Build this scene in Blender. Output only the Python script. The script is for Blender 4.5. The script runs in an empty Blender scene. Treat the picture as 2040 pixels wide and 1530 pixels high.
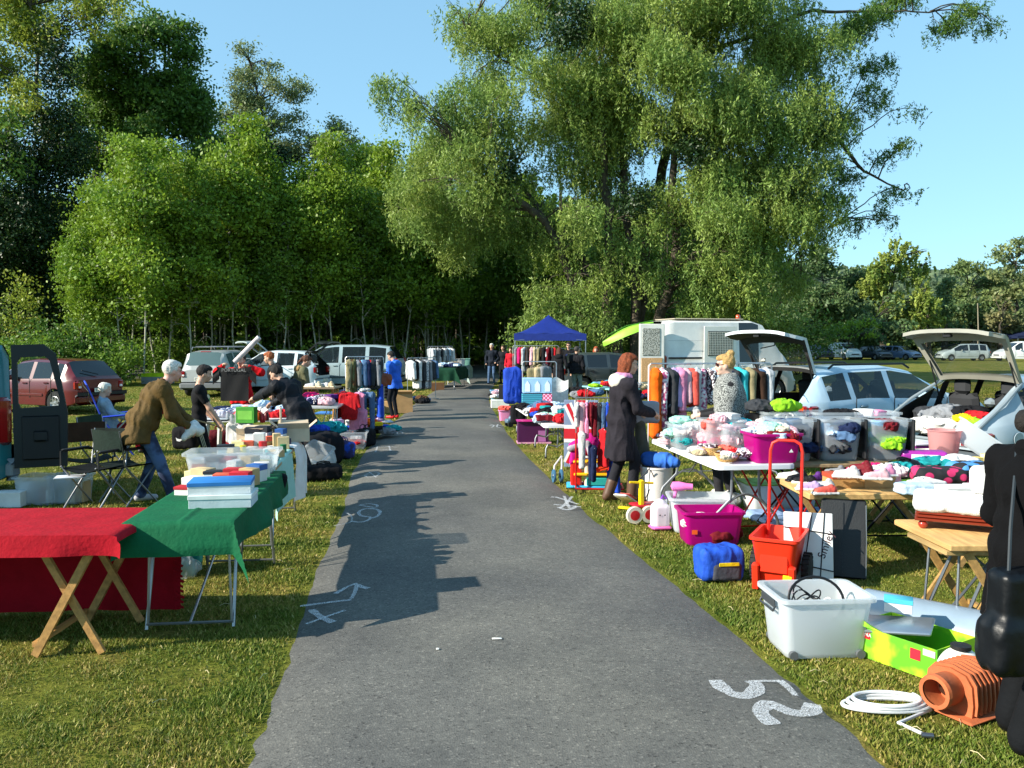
import bpy, math, random
import numpy as np
from mathutils import Vector, Matrix, Euler
from math import radians as R, sin, cos, pi
SC = bpy.context.scene
COL = SC.collection
rnd = random.Random(7)
F, HZ, CH = 1650.0, 682.0, 1.85            # focal length and horizon of the 2040 px picture, eye height
PITCH = math.atan((765 - HZ) / F)

def G(u, v, z=0.0):
    """where the sight line through pixel (u,v) meets the height z: a metric place on the site plan"""
    d = Vector(((u - 1020) / F, 1.0, -(v - 765) / F))
    d = Vector((d.x, d.y * cos(PITCH) + d.z * sin(PITCH), -d.y * sin(PITCH) + d.z * cos(PITCH)))
    t = (z - CH) / d.z
    return Vector((d.x * t, d.y * t, z))
def at(u, v, y):
    d = Vector(((u - 1020) / F, 1.0, -(v - 765) / F))
    d = Vector((d.x, d.y * cos(PITCH) + d.z * sin(PITCH), -d.y * sin(PITCH) + d.z * cos(PITCH)))
    t = y / d.y
    return Vector((d.x * t, y, CH + d.z * t))

# ---------------------------------------------------------------- materials
_m = {}
def S(h):
    if isinstance(h, str):
        if len(h) == 3: h = ''.join(c + c for c in h)
        c = [int(h[i:i + 2], 16) / 255 for i in (0, 2, 4)]
        return tuple(x / 12.92 if x <= .04045 else ((x + .055) / 1.055) ** 2.4 for x in c)
    return h
def mat(key, col, rough=.6, metal=0, bump=0, bscale=60, var=.12, vscale=6, trans=0, alpha=1, spec=.5, coat=0, emit=0, sheen=0, sub=None):
    key = str(key) + str(col) + str((rough, metal, bump, trans, alpha))
    if key in _m: return _m[key]
    col = S(col)
    m = bpy.data.materials.new('m_' + str(len(_m))); m.use_nodes = True
    n, l = m.node_tree.nodes, m.node_tree.links
    b = n['Principled BSDF']
    b.inputs['Roughness'].default_value = rough; b.inputs['Metallic'].default_value = metal
    b.inputs['IOR'].default_value = 1.45
    b.inputs['Specular IOR Level'].default_value = spec
    b.inputs['Coat Weight'].default_value = coat
    if sheen: b.inputs['Sheen Weight'].default_value = sheen
    b.inputs['Transmission Weight'].default_value = trans; b.inputs['Alpha'].default_value = alpha
    if emit:
        b.inputs['Emission Color'].default_value = (*col, 1); b.inputs['Emission Strength'].default_value = emit
    tc = n.new('ShaderNodeTexCoord')
    if var:
        nz = n.new('ShaderNodeTexNoise'); nz.inputs['Scale'].default_value = vscale; nz.inputs['Detail'].default_value = 5
        l.new(tc.outputs['Object'], nz.inputs['Vector'])
        mr = n.new('ShaderNodeMapRange'); mr.inputs['From Min'].default_value = .3; mr.inputs['From Max'].default_value = .7
        mr.inputs['To Min'].default_value = 1 - var * 1.6; mr.inputs['To Max'].default_value = 1 + var
        l.new(nz.outputs['Fac'], mr.inputs['Value'])
        mx = n.new('ShaderNodeVectorMath'); mx.operation = 'SCALE'; mx.inputs[0].default_value = col
        l.new(mr.outputs[0], mx.inputs['Scale']); l.new(mx.outputs[0], b.inputs['Base Color'])
    else: b.inputs['Base Color'].default_value = (*col, 1)
    if bump:
        nb = n.new('ShaderNodeTexNoise'); nb.inputs['Scale'].default_value = bscale; nb.inputs['Detail'].default_value = 6
        l.new(tc.outputs['Object'], nb.inputs['Vector'])
        bp = n.new('ShaderNodeBump'); bp.inputs['Strength'].default_value = bump; bp.inputs['Distance'].default_value = .01
        l.new(nb.outputs['Fac'], bp.inputs['Height']); l.new(bp.outputs[0], b.inputs['Normal'])
    _m[key] = m
    return m
def fab(c, **k): 
    a = dict(rough=.88, bump=.5, bscale=38, var=.16, vscale=9, spec=.2); a.update(k); return mat('f', c, **a)
def plas(c, **k):
    a = dict(rough=.35, var=.07, vscale=4); a.update(k); return mat('p', c, **a)
def metal(c='9a9c9e', **k):
    a = dict(rough=.38, metal=.85, var=.1); a.update(k); return mat('me', c, **a)
def wood(c='b58a55'):
    m = mat('w', c, rough=.62, var=.2, vscale=3, bump=.25, bscale=30)
    for nd in m.node_tree.nodes:
        if nd.type == 'TEX_NOISE' and not nd.inputs['Vector'].links[0].from_node.type == 'MAPPING':
            mp = m.node_tree.nodes.new('ShaderNodeMapping'); mp.inputs['Scale'].default_value = (1, 9, 9)
            src = nd.inputs['Vector'].links[0].from_socket
            m.node_tree.links.new(src, mp.inputs[0]); m.node_tree.links.new(mp.outputs[0], nd.inputs['Vector'])
    return m
def pattern(kind, c1, c2, scale=20, rough=.85):
    key = (kind, c1, c2, scale)
    if key in _m: return _m[key]
    m = bpy.data.materials.new('m_' + str(len(_m))); m.use_nodes = True
    n, l = m.node_tree.nodes, m.node_tree.links; b = n['Principled BSDF']
    b.inputs['Roughness'].default_value = rough
    tc = n.new('ShaderNodeTexCoord')
    if kind == 'stripe':
        t = n.new('ShaderNodeTexWave'); t.inputs['Scale'].default_value = scale; t.inputs['Distortion'].default_value = .6; fo = t.outputs['Fac']; t.bands_direction = 'Z'
    elif kind == 'dots':
        t = n.new('ShaderNodeTexVoronoi'); t.inputs['Scale'].default_value = scale; fo = t.outputs['Distance']
    elif kind == 'check':
        t = n.new('ShaderNodeTexChecker'); t.inputs['Scale'].default_value = scale; fo = t.outputs['Fac']
    else:
        t = n.new('ShaderNodeTexNoise'); t.inputs['Scale'].default_value = scale; t.inputs['Detail'].default_value = 3; fo = t.outputs['Fac']
    l.new(tc.outputs['Object'], t.inputs['Vector'])
    r = n.new('ShaderNodeValToRGB'); r.color_ramp.elements[0].position = .42; r.color_ramp.elements[1].position = .56 if kind != 'dots' else .5
    r.color_ramp.elements[0].color = (*S(c1), 1); r.color_ramp.elements[1].color = (*S(c2), 1)
    l.new(fo, r.inputs[0]); l.new(r.outputs[0], b.inputs['Base Color'])
    _m[key] = m; return m
def glass(c=(.02, .03, .03), rough=.04, alpha=.75):
    return mat('gl', c, rough=rough, var=0, alpha=alpha, spec=.8)

# ---------------------------------------------------------------- numpy noise
def _h(i, j, k, s):
    n = (i * 374761393 + j * 668265263 + k * 2147483647 + s * 974634777) & 0xffffffff
    n = ((n ^ (n >> 13)) * 1274126177) & 0xffffffff
    return ((n ^ (n >> 16)) & 0xffff) / 65535.0
def vn(p, s=0):
    p = np.asarray(p, float); i = np.floor(p).astype(np.int64); f = p - i; f = f * f * (3 - 2 * f)
    i, j, k = i[..., 0], i[..., 1], i[..., 2]; x, y, z = f[..., 0], f[..., 1], f[..., 2]
    r = 0
    for a in (0, 1):
        for b in (0, 1):
            for c in (0, 1):
                r = r + _h(i + a, j + b, k + c, s) * (x if a else 1 - x) * (y if b else 1 - y) * (z if c else 1 - z)
    return r * 2 - 1
def fbm(p, s=0, o=3):
    p = np.asarray(p, float)
    r = 0; a = 1.0
    for q in range(o): r = r + a * vn(p * 2 ** q, s + q); a *= .5
    return r

# ---------------------------------------------------------------- mesh building
class MB:
    def __init__(s): s.v, s.f, s.mi, s.T = [], [], [], Matrix.Identity(4)
    def add(s, vs, fs, mi=0):
        o = len(s.v); T = s.T
        s.v += [tuple(T @ Vector(v)) for v in vs]; s.f += [tuple(o + i for i in f) for f in fs]; s.mi += [mi] * len(fs); return s
    def box(s, c, d, rot=None, bev=.0, mi=0):
        x, y, z = (a / 2 for a in d); M = Matrix.Translation(c)
        if rot: M = M @ Euler(rot).to_matrix().to_4x4()
        b = min(bev, x * .9, y * .9, z * .9)
        if b <= 0:
            vs = [(i * x, j * y, k * z) for k in (-1, 1) for j in (-1, 1) for i in (-1, 1)]
            fs = [(0, 2, 3, 1), (4, 5, 7, 6), (0, 1, 5, 4), (2, 6, 7, 3), (0, 4, 6, 2), (1, 3, 7, 5)]
        else:
            def ring(xx, yy, zz):
                o = []
                for (sx, sy) in ((1, 1), (-1, 1), (-1, -1), (1, -1)):
                    p = [(sx * (xx), sy * (yy - b), zz), (sx * (xx - b), sy * yy, zz)]
                    if sx * sy < 0: p.reverse()
                    o += p
                return o
            R4 = [ring(x - b, y - b, -z), ring(x, y, -z + b), ring(x, y, z - b), ring(x - b, y - b, z)]
            vs = sum(R4, []); fs = []
            for q in range(3):
                for i in range(8): fs.append((q * 8 + i, q * 8 + (i + 1) % 8, q * 8 + 8 + (i + 1) % 8, q * 8 + 8 + i))
            fs += [tuple(range(7, -1, -1)), tuple(range(24, 32))]
        return s.add([M @ Vector(v) for v in vs], fs, mi)
    def tube(s, pts, r, n=8, cap=True, mi=0, close=False):
        pts = [Vector(p) for p in pts]; m = len(pts); rr = r if isinstance(r, (list, tuple)) else [r] * m
        vs, fs = [], []; up = None
        for i, p in enumerate(pts):
            a = pts[i - 1] if (i or close) else p; b = pts[(i + 1) % m] if (i < m - 1 or close) else p
            d = (b - a).normalized() if (b - a).length > 1e-9 else Vector((0, 0, 1))
            if up is None: up = d.orthogonal().normalized()
            up = (up - d * up.dot(d)); up = up.normalized() if up.length > 1e-6 else d.orthogonal().normalized()
            w = d.cross(up)
            for k in range(n):
                t = 2 * pi * k / n; vs.append(p + (up * cos(t) + w * sin(t)) * rr[i])
        for i in range(m if close else m - 1):
            for k in range(n):
                j = (i + 1) % m; fs.append((i * n + k, i * n + (k + 1) % n, j * n + (k + 1) % n, j * n + k))
        if cap and not close: fs += [tuple(range(n - 1, -1, -1)), tuple(range((m - 1) * n, m * n))]
        return s.add(vs, fs, mi)
    def lathe(s, prof, n=20, c=(0, 0, 0), axis='z', mi=0, arc=2 * pi):
        vs, fs = [], []; full = arc > 6.28
        q = n if full else n + 1
        for (r, z) in prof:
            for k in range(q):
                t = arc * k / n; p = (r * cos(t), r * sin(t), z)
                if axis == 'x': p = (p[2], p[0], p[1])
                if axis == 'y': p = (p[0], p[2], p[1])
                vs.append(Vector(c) + Vector(p))
        for i in range(len(prof) - 1):
            for k in range(n):
                k2 = (k + 1) % q; fs.append((i * q + k, i * q + k2, (i + 1) * q + k2, (i + 1) * q + k))
        return s.add(vs, fs, mi)
    def grid(s, fn, nu, nv, mi=0, cu=False, flip=False):
        vs = [fn(i / (nu - (0 if cu else 1)), j / (nv - 1)) for j in range(nv) for i in range(nu)]; fs = []
        for j in range(nv - 1):
            for i in range(nu if cu else nu - 1):
                i2 = (i + 1) % nu; q = (j * nu + i, j * nu + i2, (j + 1) * nu + i2, (j + 1) * nu + i); fs.append(q[::-1] if flip else q)
        return s.add(vs, fs, mi)
    def prism(s, poly, a, b, axis='y', mi=0):
        n = len(poly)
        def P(p, t): return {'y': (p[0], t, p[1]), 'x': (t, p[0], p[1]), 'z': (p[0], p[1], t)}[axis]
        vs = [P(p, a) for p in poly] + [P(p, b) for p in poly]
        fs = [tuple(range(n)), tuple(range(2 * n - 1, n - 1, -1))] + [(i, n + i, n + (i + 1) % n, (i + 1) % n) for i in range(n)]
        return s.add(vs, fs, mi)
    def mesh(s, smooth=True, ang=40):
        me = bpy.data.meshes.new('mesh'); me.from_pydata(s.v, [], s.f); me.polygons.foreach_set('material_index', s.mi)
        if smooth:
            me.polygons.foreach_set('use_smooth', [True] * len(s.f)); me.set_sharp_from_angle(angle=R(ang))
        me.update(); return me
def npmesh(v, f, smooth=True, mi=None):
    me = bpy.data.meshes.new('mesh'); v = np.asarray(v, np.float32); f = np.asarray(f, np.int32)
    k = f.shape[1]; me.vertices.add(len(v)); me.vertices.foreach_set('co', v.ravel())
    me.loops.add(f.size); me.loops.foreach_set('vertex_index', f.ravel())
    me.polygons.add(len(f)); me.polygons.foreach_set('loop_start', np.arange(0, f.size, k, dtype=np.int32))
    me.polygons.foreach_set('loop_total', np.full(len(f), k, np.int32))
    if mi is not None: me.polygons.foreach_set('material_index', np.asarray(mi, np.int32))
    if smooth: me.polygons.foreach_set('use_smooth', np.ones(len(f), bool))
    me.update(calc_edges=True); return me
def link(name, data, parent=None, mats=None, loc=(0, 0, 0), rot=None):
    o = bpy.data.objects.new(name, data); COL.objects.link(o); o.location = loc
    if rot is not None: o.rotation_euler = rot if isinstance(rot, (tuple, list, Euler)) else (0, 0, rot)
    if parent: o.parent = parent
    if mats is not None and data is not None:
        ms = mats if isinstance(mats, (list, tuple)) else [mats]
        if len(data.materials) == 0:
            for m in ms: data.materials.append(m)
        else:
            for i, m in enumerate(ms):
                if i < len(o.material_slots): o.material_slots[i].link = 'OBJECT'; o.material_slots[i].material = m
    return o
def tag(o, label, cat=None, group=None, kind=None):
    if label: o['label'] = label
    if cat: o['category'] = cat
    if group: o['group'] = group
    if kind: o['kind'] = kind
    return o
def thing(name, label, cat, loc=(0, 0, 0), rz=0, group=None):
    return tag(link(name, None, loc=loc, rot=rz), label, cat, group)
def part(name, mb, m, parent, label=None, smooth=True, loc=(0, 0, 0), rot=None, ang=40):
    o = link(name, mb.mesh(smooth, ang) if isinstance(mb, MB) else mb, parent, m, loc, rot)
    if label: o['label'] = label
    return o
def solo(name, mb, m, label, cat, loc=(0, 0, 0), rz=0, group=None, smooth=True):
    return tag(part(name, mb, m, None, None, smooth, loc, rz), label, cat, group)
def dup(root, label=None, loc=None, rz=None):
    r = root.copy(); COL.objects.link(r)
    if label: r['label'] = label
    if loc is not None: r.location = loc
    if rz is not None: r.rotation_euler = (0, 0, rz)
    for ch in list(root.children):
        c = ch.copy(); COL.objects.link(c); c.parent = r
        for g in list(ch.children):
            d = g.copy(); COL.objects.link(d); d.parent = c
    return r
def text(s, size, m, parent, loc, rot, ext=.001, name='lettering'):
    cu = bpy.data.curves.new('txt', 'FONT'); cu.body = s; cu.size = size; cu.extrude = ext; cu.align_x = 'CENTER'; cu.align_y = 'CENTER'; cu.resolution_u = 3
    t = bpy.data.objects.new('tmp', cu); COL.objects.link(t); me = bpy.data.meshes.new_from_object(t.evaluated_get(bpy.context.evaluated_depsgraph_get()))
    bpy.data.objects.remove(t); me.materials.clear(); return link(name, me, parent, m, loc, rot)

# ---------------------------------------------------------------- soft shapes from distance fields (surface nets)
def _pd(p, pr):
    """distance to a primitive: ('c',a,b,ra,rb) tapered capsule | ('e',c,(rx,ry,rz),rot) ellipsoid | ('b',c,half,rad,rot) rounded box"""
    k = pr[0]
    if k == 'c':
        a, b = np.array(pr[1]), np.array(pr[2]); ab = b - a; t = np.clip(((p - a) @ ab) / max(ab @ ab, 1e-9), 0, 1)
        return np.linalg.norm(p - (a + t[..., None] * ab), axis=-1) - (pr[3] + t * (pr[4] - pr[3]))
    c = np.array(pr[1]); q = p - c
    rot = pr[-1]
    if rot is not None: q = q @ np.array(rot)
    if k == 'e':
        r = np.array(pr[2]); n0 = np.linalg.norm(q / r, axis=-1); n1 = np.linalg.norm(q / (r * r), axis=-1) + 1e-9
        return n0 * (n0 - 1) / n1
    h = np.array(pr[2]) - pr[3]; d = np.abs(q) - h
    return np.linalg.norm(np.maximum(d, 0), axis=-1) + np.minimum(d.max(-1), 0) - pr[3]
def _pb(pr):
    if pr[0] == 'c': return np.minimum(np.array(pr[1]) - pr[3], np.array(pr[2]) - pr[4]), np.maximum(np.array(pr[1]) + pr[3], np.array(pr[2]) + pr[4])
    r = max(pr[2]) if pr[0] == 'e' else float(np.linalg.norm(pr[2])); c = np.array(pr[1]); return c - r, c + r
def blob(prims, vox=.012, k=.03, wr=0, wf=9, seed=1, paint=(), clip=None, wst=(1, 1, .35)):
    """prims: [(prim, material index)], returns (mesh). one continuous surface"""
    lo = np.min([_pb(p)[0] for p, _ in prims], 0) - k - wr - 2 * vox; hi = np.max([_pb(p)[1] for p, _ in prims], 0) + k + wr + 2 * vox
    n = np.ceil((hi - lo) / vox).astype(int) + 1
    D = np.full(n, 9.0, np.float32); ax = [lo[i] + np.arange(n[i]) * vox for i in range(3)]
    for p, _ in prims:
        a, b = _pb(p); m = k * 1.5 + wr + 2 * vox
        i0 = np.clip(np.floor((a - m - lo) / vox).astype(int), 0, n); i1 = np.clip(np.ceil((b + m - lo) / vox).astype(int) + 1, 0, n)
        sl = tuple(slice(i0[i], i1[i]) for i in range(3))
        P = np.stack(np.meshgrid(*[ax[i][sl[i]] for i in range(3)], indexing='ij'), -1)
        d = _pd(P, p); o = D[sl]; h = np.maximum(k - np.abs(d - o), 0) / k
        D[sl] = np.minimum(d, o) - h * h * k * .25
    if wr:
        P = np.stack(np.meshgrid(*ax, indexing='ij'), -1); nr = np.abs(D) < wr * 3 + 2 * vox
        q = P[nr]; w = 1 - np.abs(fbm(q * np.array(wst) * wf, seed, 2)) * 1.6
        D[nr] += -wr * w
    if clip is not None:
        P = np.stack(np.meshgrid(*ax, indexing='ij'), -1); D = np.maximum(D, clip(P).astype(np.float32))
    ins = D < 0; nx, ny, nz = n
    ids = np.zeros((nx - 1, ny - 1, nz - 1), np.int32); cnt = ids.astype(np.float32).copy(); acc = np.zeros((nx - 1, ny - 1, nz - 1, 3), np.float32)
    base = np.stack(np.meshgrid(*[np.arange(m - 1) for m in n], indexing='ij'), -1)
    cs = [(i, j, q) for i in (0, 1) for j in (0, 1) for q in (0, 1)]
    def sub(A, c): return A[c[0]:nx - 1 + c[0], c[1]:ny - 1 + c[1], c[2]:nz - 1 + c[2]]
    cross_any = np.zeros_like(ids, bool); s0 = sub(ins, cs[0])
    for c in cs[1:]: cross_any |= (sub(ins, c) != s0)
    I = np.argwhere(cross_any)
    if len(I) == 0: return npmesh([(0, 0, 0), (.001, 0, 0), (0, .001, 0)], [(0, 1, 2)])
    acc = np.zeros((len(I), 3)); cnt = np.zeros(len(I))
    dv = {c: D[I[:, 0] + c[0], I[:, 1] + c[1], I[:, 2] + c[2]] for c in cs}
    for a in cs:
        for axn in range(3):
            if a[axn]: continue
            b = list(a); b[axn] = 1; b = tuple(b); da, db = dv[a], dv[b]; m = (da < 0) != (db < 0)
            t = np.where(m, da / np.where(m, da - db, 1), 0); pt = np.array(a, float)[None].repeat(len(I), 0); pt[:, axn] += t
            acc += pt * m[:, None]; cnt += m
    V = lo + (I + acc / cnt[:, None]) * vox
    ids[cross_any] = np.arange(len(I)); Fs = []
    for axn in range(3):
        sl0 = [slice(None)] * 3; sl1 = [slice(None)] * 3; sl0[axn] = slice(0, -1); sl1[axn] = slice(1, None)
        A, B = ins[tuple(sl0)], ins[tuple(sl1)]; e = np.argwhere(A != B); u, w = (axn + 1) % 3, (axn + 2) % 3
        ok = (e[:, u] > 0) & (e[:, w] > 0) & (e[:, u] < n[u] - 1) & (e[:, w] < n[w] - 1); e = e[ok]
        fl = A[tuple(e.T)]
        def idx(du, dw):
            q = e.copy(); q[:, u] += du; q[:, w] += dw; return ids[tuple(q.T)]
        a, b, c, d = idx(-1, -1), idx(0, -1), idx(0, 0), idx(-1, 0)
        Q = np.stack([a, b, c, d], 1); Q[~fl] = Q[~fl][:, ::-1]; Fs.append(Q)
    Fa = np.concatenate(Fs); C = V[Fa].mean(1)
    mi = None
    if len(set(m for _, m in prims)) > 1 or paint:
        best = np.full(len(C), 99.0); mi = np.zeros(len(C), int)
        for p, m in prims:
            d = _pd(C, p); s = d < best; best[s] = d[s]; mi[s] = m
        for (c, r, m) in paint:
            q = (C - np.array(c)) / (np.array(r) if isinstance(r, (tuple, list)) else r); mi[np.linalg.norm(q, axis=1) < 1] = m
    return npmesh(V, Fa, True, mi)
# ================================================================ camera, light, sky
cam = bpy.data.objects.new('camera', bpy.data.cameras.new('camera')); COL.objects.link(cam); SC.camera = cam
cam.location = (0, 0, CH); cam.rotation_euler = (pi / 2 - PITCH, 0, 0)
cam.data.sensor_width = 36; cam.data.lens = 36 * F / 2040; cam.data.clip_end = 3000; cam.data.clip_start = .05
SUN_EL = R(28.5); SHD = Vector((1, .38, 0)).normalized()       # shadows fall to the right, a little away
sd = bpy.data.lights.new('sun', 'SUN'); sd.energy = 5.0; sd.angle = R(.5); sd.color = (1, .93, .8)
so = bpy.data.objects.new('sun', sd); COL.objects.link(so)
to_sun = Vector((-SHD.x * cos(SUN_EL), -SHD.y * cos(SUN_EL), sin(SUN_EL)))
so.rotation_euler = (-to_sun).to_track_quat('-Z', 'Y').to_euler()
w = bpy.data.worlds.new('World'); SC.world = w; w.use_nodes = True
n, l = w.node_tree.nodes, w.node_tree.links
sky = n.new('ShaderNodeTexSky'); sky.sky_type = 'NISHITA'; sky.sun_disc = False; sky.sun_elevation = SUN_EL
sky.sun_rotation = math.atan2(to_sun.x, to_sun.y); sky.air_density = 1.0; sky.dust_density = .1; sky.ozone_density = 1.6; sky.altitude = 100
gm_ = n.new('ShaderNodeGamma'); gm_.inputs[1].default_value = .42; l.new(sky.outputs[0], gm_.inputs[0])
vm_ = n.new('ShaderNodeVectorMath'); vm_.operation = 'MULTIPLY'; vm_.inputs[1].default_value = (1.16, 1.86, 2.22); l.new(gm_.outputs[0], vm_.inputs[0])
l.new(vm_.outputs[0], n['Background'].inputs[0]); n['Background'].inputs[1].default_value = .13
SC.view_settings.view_transform = 'Standard'; SC.view_settings.look = 'None'; SC.view_settings.exposure = .92; SC.view_settings.gamma = 1
SC.cycles.max_bounces = 8; SC.cycles.transparent_max_bounces = 24; SC.cycles.use_denoising = True
SC.cycles.sample_clamp_indirect = 4; SC.cycles.caustics_reflective = False; SC.cycles.caustics_refractive = False

# ================================================================ ground and path
L_EDGE = [(330, 1900), (470, 1530), (530, 1400), (578, 1268), (615, 1150), (665, 1040), (676, 1018), (703, 930), (740, 881), (772, 846), (797, 829), (822, 806), (847, 789), (872, 774), (905, 757), (925, 745), (938, 735), (944, 726)]
R_EDGE = [(2180, 1900), (1790, 1530), (1610, 1372), (1440, 1232), (1290, 1112), (1165, 1012), (1131, 980), (1029, 881), (999, 838), (983, 812), (977, 799), (978, 785), (984, 770), (996, 755), (996, 745), (988, 735), (978, 726)]
def smooth_line(px, n):
    P = [G(u, v) for u, v in px]; out = []
    for i in range(n):
        t = i / (n - 1) * (len(P) - 1); k = min(int(t), len(P) - 2); f = t - k
        p0, p1, p2, p3 = P[max(k - 1, 0)], P[k], P[k + 1], P[min(k + 2, len(P) - 1)]
        out.append(.5 * ((2 * p1) + (p2 - p0) * f + (2 * p0 - 5 * p1 + 4 * p2 - p3) * f * f + (3 * p1 - p0 - 3 * p2 + p3) * f ** 3))
    return out
LE, RE = smooth_line(L_EDGE, 260), smooth_line(R_EDGE, 260)
for E, s in ((LE, 1), (RE, 2)):
    for i, p in enumerate(E):
        p.x += float(vn(np.array([i * .45, s * 9., 0]), 3)) * .016 + float(vn(np.array([p.y * 9, s * 9., 0]), 4)) * .007
LE.insert(0, Vector((-1.35, -3, 0))); RE.insert(0, Vector((1.75, -3, 0)))
def path_x(y, E):
    for a, b in zip(E, E[1:]):
        if a.y <= y <= b.y: return a.x + (b.x - a.x) * (y - a.y) / max(b.y - a.y, 1e-6)
    return E[0].x if y < E[0].y else E[-1].x

def nodes(m): m.use_nodes = True; return m.node_tree.nodes, m.node_tree.links
def ramp(n, l, src, stops):
    r = n.new('ShaderNodeValToRGB'); e = r.color_ramp.elements
    while len(e) < len(stops): e.new(.5)
    for i, (p, c) in enumerate(stops): e[i].position = p; e[i].color = (*S(c), 1)
    l.new(src, r.inputs[0]); return r.outputs[0]
def noise(n, l, tc, sc, det=5, rough=.55):
    t = n.new('ShaderNodeTexNoise'); t.inputs['Scale'].default_value = sc; t.inputs['Detail'].default_value = det; t.inputs['Roughness'].default_value = rough
    l.new(tc, t.inputs['Vector']); return t.outputs['Fac']
def mixc(n, l, f, a, b, mode='MIX'):
    x = n.new('ShaderNodeMix'); x.data_type = 'RGBA'; x.blend_type = mode
    if isinstance(f, float): x.inputs[0].default_value = f
    else: l.new(f, x.inputs[0])
    for i, c in ((6, a), (7, b)):
        if isinstance(c, tuple): x.inputs[i].default_value = (*c, 1)
        else: l.new(c, x.inputs[i])
    return x.outputs[2]
GR = bpy.data.materials.new('turf'); n, l = nodes(GR); tc = n.new('ShaderNodeTexCoord').outputs['Object']; b = n['Principled BSDF']
c1 = ramp(n, l, noise(n, l, tc, 1.1, 8), [(.34, (.115, .150, .020)), (.5, (.185, .195, .034)), (.66, (.29, .22, .070))])
c2 = ramp(n, l, noise(n, l, tc, 55, 4), [(.3, (.45, .45, .4)), (.7, (1.3, 1.3, 1.2))])
c3 = ramp(n, l, noise(n, l, tc, 9, 5), [(.35, (.7, .75, .7)), (.65, (1.2, 1.15, 1.1))])
c = mixc(n, l, 1.0, mixc(n, l, 1.0, c1, c2, 'MULTIPLY'), c3, 'MULTIPLY'); l.new(c, b.inputs['Base Color'])
b.inputs['Roughness'].default_value = .95; b.inputs['Specular IOR Level'].default_value = .1
bp = n.new('ShaderNodeBump'); bp.inputs['Strength'].default_value = .9; bp.inputs['Distance'].default_value = .03
l.new(noise(n, l, tc, 70, 5, .7), bp.inputs['Height']); l.new(bp.outputs[0], b.inputs['Normal'])

def gfn(a, b_):
    return None
xs = np.concatenate([-np.geomspace(900, 12, 26), np.linspace(-11, 11, 60), np.geomspace(12, 900, 26)]); ys = np.concatenate([[-60, -20], np.linspace(-4, 40, 100), np.geomspace(42, 1500, 40)])
X, Y = np.meshgrid(xs, ys); Z = fbm(np.stack([X * .5, Y * .5, X * 0], -1), 5, 3) * .012
lx = np.array([path_x(y, LE) for y in ys]); rx = np.array([path_x(y, RE) for y in ys])
Z[(X > lx[:, None] - .5) & (X < rx[:, None] + .5)] = 0; Z -= .012
V = np.stack([X, Y, Z], -1).reshape(-1, 3); nx = len(xs); idx = np.arange((len(ys) - 1) * nx).reshape(-1, nx)[:, :-1].ravel()
solo('ground', npmesh(V, np.stack([idx, idx + 1, idx + nx + 1, idx + nx], 1)), GR, None, None)['kind'] = 'structure'

AS = bpy.data.materials.new('asphalt'); n, l = nodes(AS); tc = n.new('ShaderNodeTexCoord').outputs['Object']; b = n['Principled BSDF']
a1 = ramp(n, l, noise(n, l, tc, .9, 6), [(.35, (.100, .098, .091)), (.65, (.140, .135, .122))])
vo = n.new('ShaderNodeTexVoronoi'); vo.inputs['Scale'].default_value = 95; l.new(tc, vo.inputs['Vector'])
sep = n.new('ShaderNodeSeparateColor'); l.new(vo.outputs['Color'], sep.inputs[0])
a2 = ramp(n, l, sep.outputs[0], [(0, (.45, .45, .45)), (.1, (.85, .85, .85)), (.88, (1.08, 1.08, 1.06)), (1, (1.7, 1.66, 1.6))])
a3 = ramp(n, l, noise(n, l, tc, 14, 6, .7), [(.3, (.82, .82, .82)), (.7, (1.12, 1.12, 1.1))])
a6 = ramp(n, l, noise(n, l, tc, .35, 3), [(.4, (.86, .87, .9)), (.6, (1.1, 1.09, 1.06))])
a5 = ramp(n, l, noise(n, l, tc, 2.6, 8, .75), [(.66, (1, 1, 1)), (.74, (1.25, 1.2, 1.1))])
c = mixc(n, l, 1.0, mixc(n, l, 1.0, mixc(n, l, 1.0, mixc(n, l, 1.0, a1, a6, 'MULTIPLY'), a2, 'MULTIPLY'), a3, 'MULTIPLY'), a5, 'MULTIPLY'); l.new(c, b.inputs['Base Color'])
b.inputs['Roughness'].default_value = .82; b.inputs['Specular IOR Level'].default_value = .35
bp = n.new('ShaderNodeBump'); bp.inputs['Strength'].default_value = .4; bp.inputs['Distance'].default_value = .005
l.new(vo.outputs['Distance'], bp.inputs['Height']); l.new(bp.outputs[0], b.inputs['Normal'])
m = MB(); vs, fs = [], []
NP = 12
for i in range(len(LE)):
    for k in range(NP + 1):
        t = k / NP; e = min(t, 1 - t); p = LE[i].lerp(RE[i], t); vs.append((p.x, p.y, .018 + .02 * min(1, e * 6) if 0 < k < NP else -.02))
for i in range(len(LE) - 1):
    for k in range(NP): a = i * (NP + 1) + k; fs.append((a, a + 1, a + NP + 2, a + NP + 1))
m.add(vs, fs); FLR = bpy.data.materials.new('soil_shade'); n2, l2 = nodes(FLR); tc2 = n2.new('ShaderNodeTexCoord').outputs['Object']
l2.new(ramp(n2, l2, noise(n2, l2, tc2, 2.2, 8), [(.35, (.018, .03, .008)), (.65, (.05, .05, .022))]), n2['Principled BSDF'].inputs['Base Color']); n2['Principled BSDF'].inputs['Roughness'].default_value = 1  # earth and leaf floor, with the wood's shade put into its dark colour
def flo(a, b_):
    x = -75 + 96 * a; yb = 41.5 + (max(0, x + 14) * .42) - max(0, -18 - x) * .1 + .8 * float(vn(np.array([x * .5, 0, 0]), 6)); y = yb + (110 - yb) * b_; return (x, y, .008)
solo('soil_shade', MB().grid(flo, 97, 6), FLR, None, None)['kind'] = 'structure'
solo('path', m, AS, None, None)['kind'] = 'structure'
PZ = .038
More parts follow.
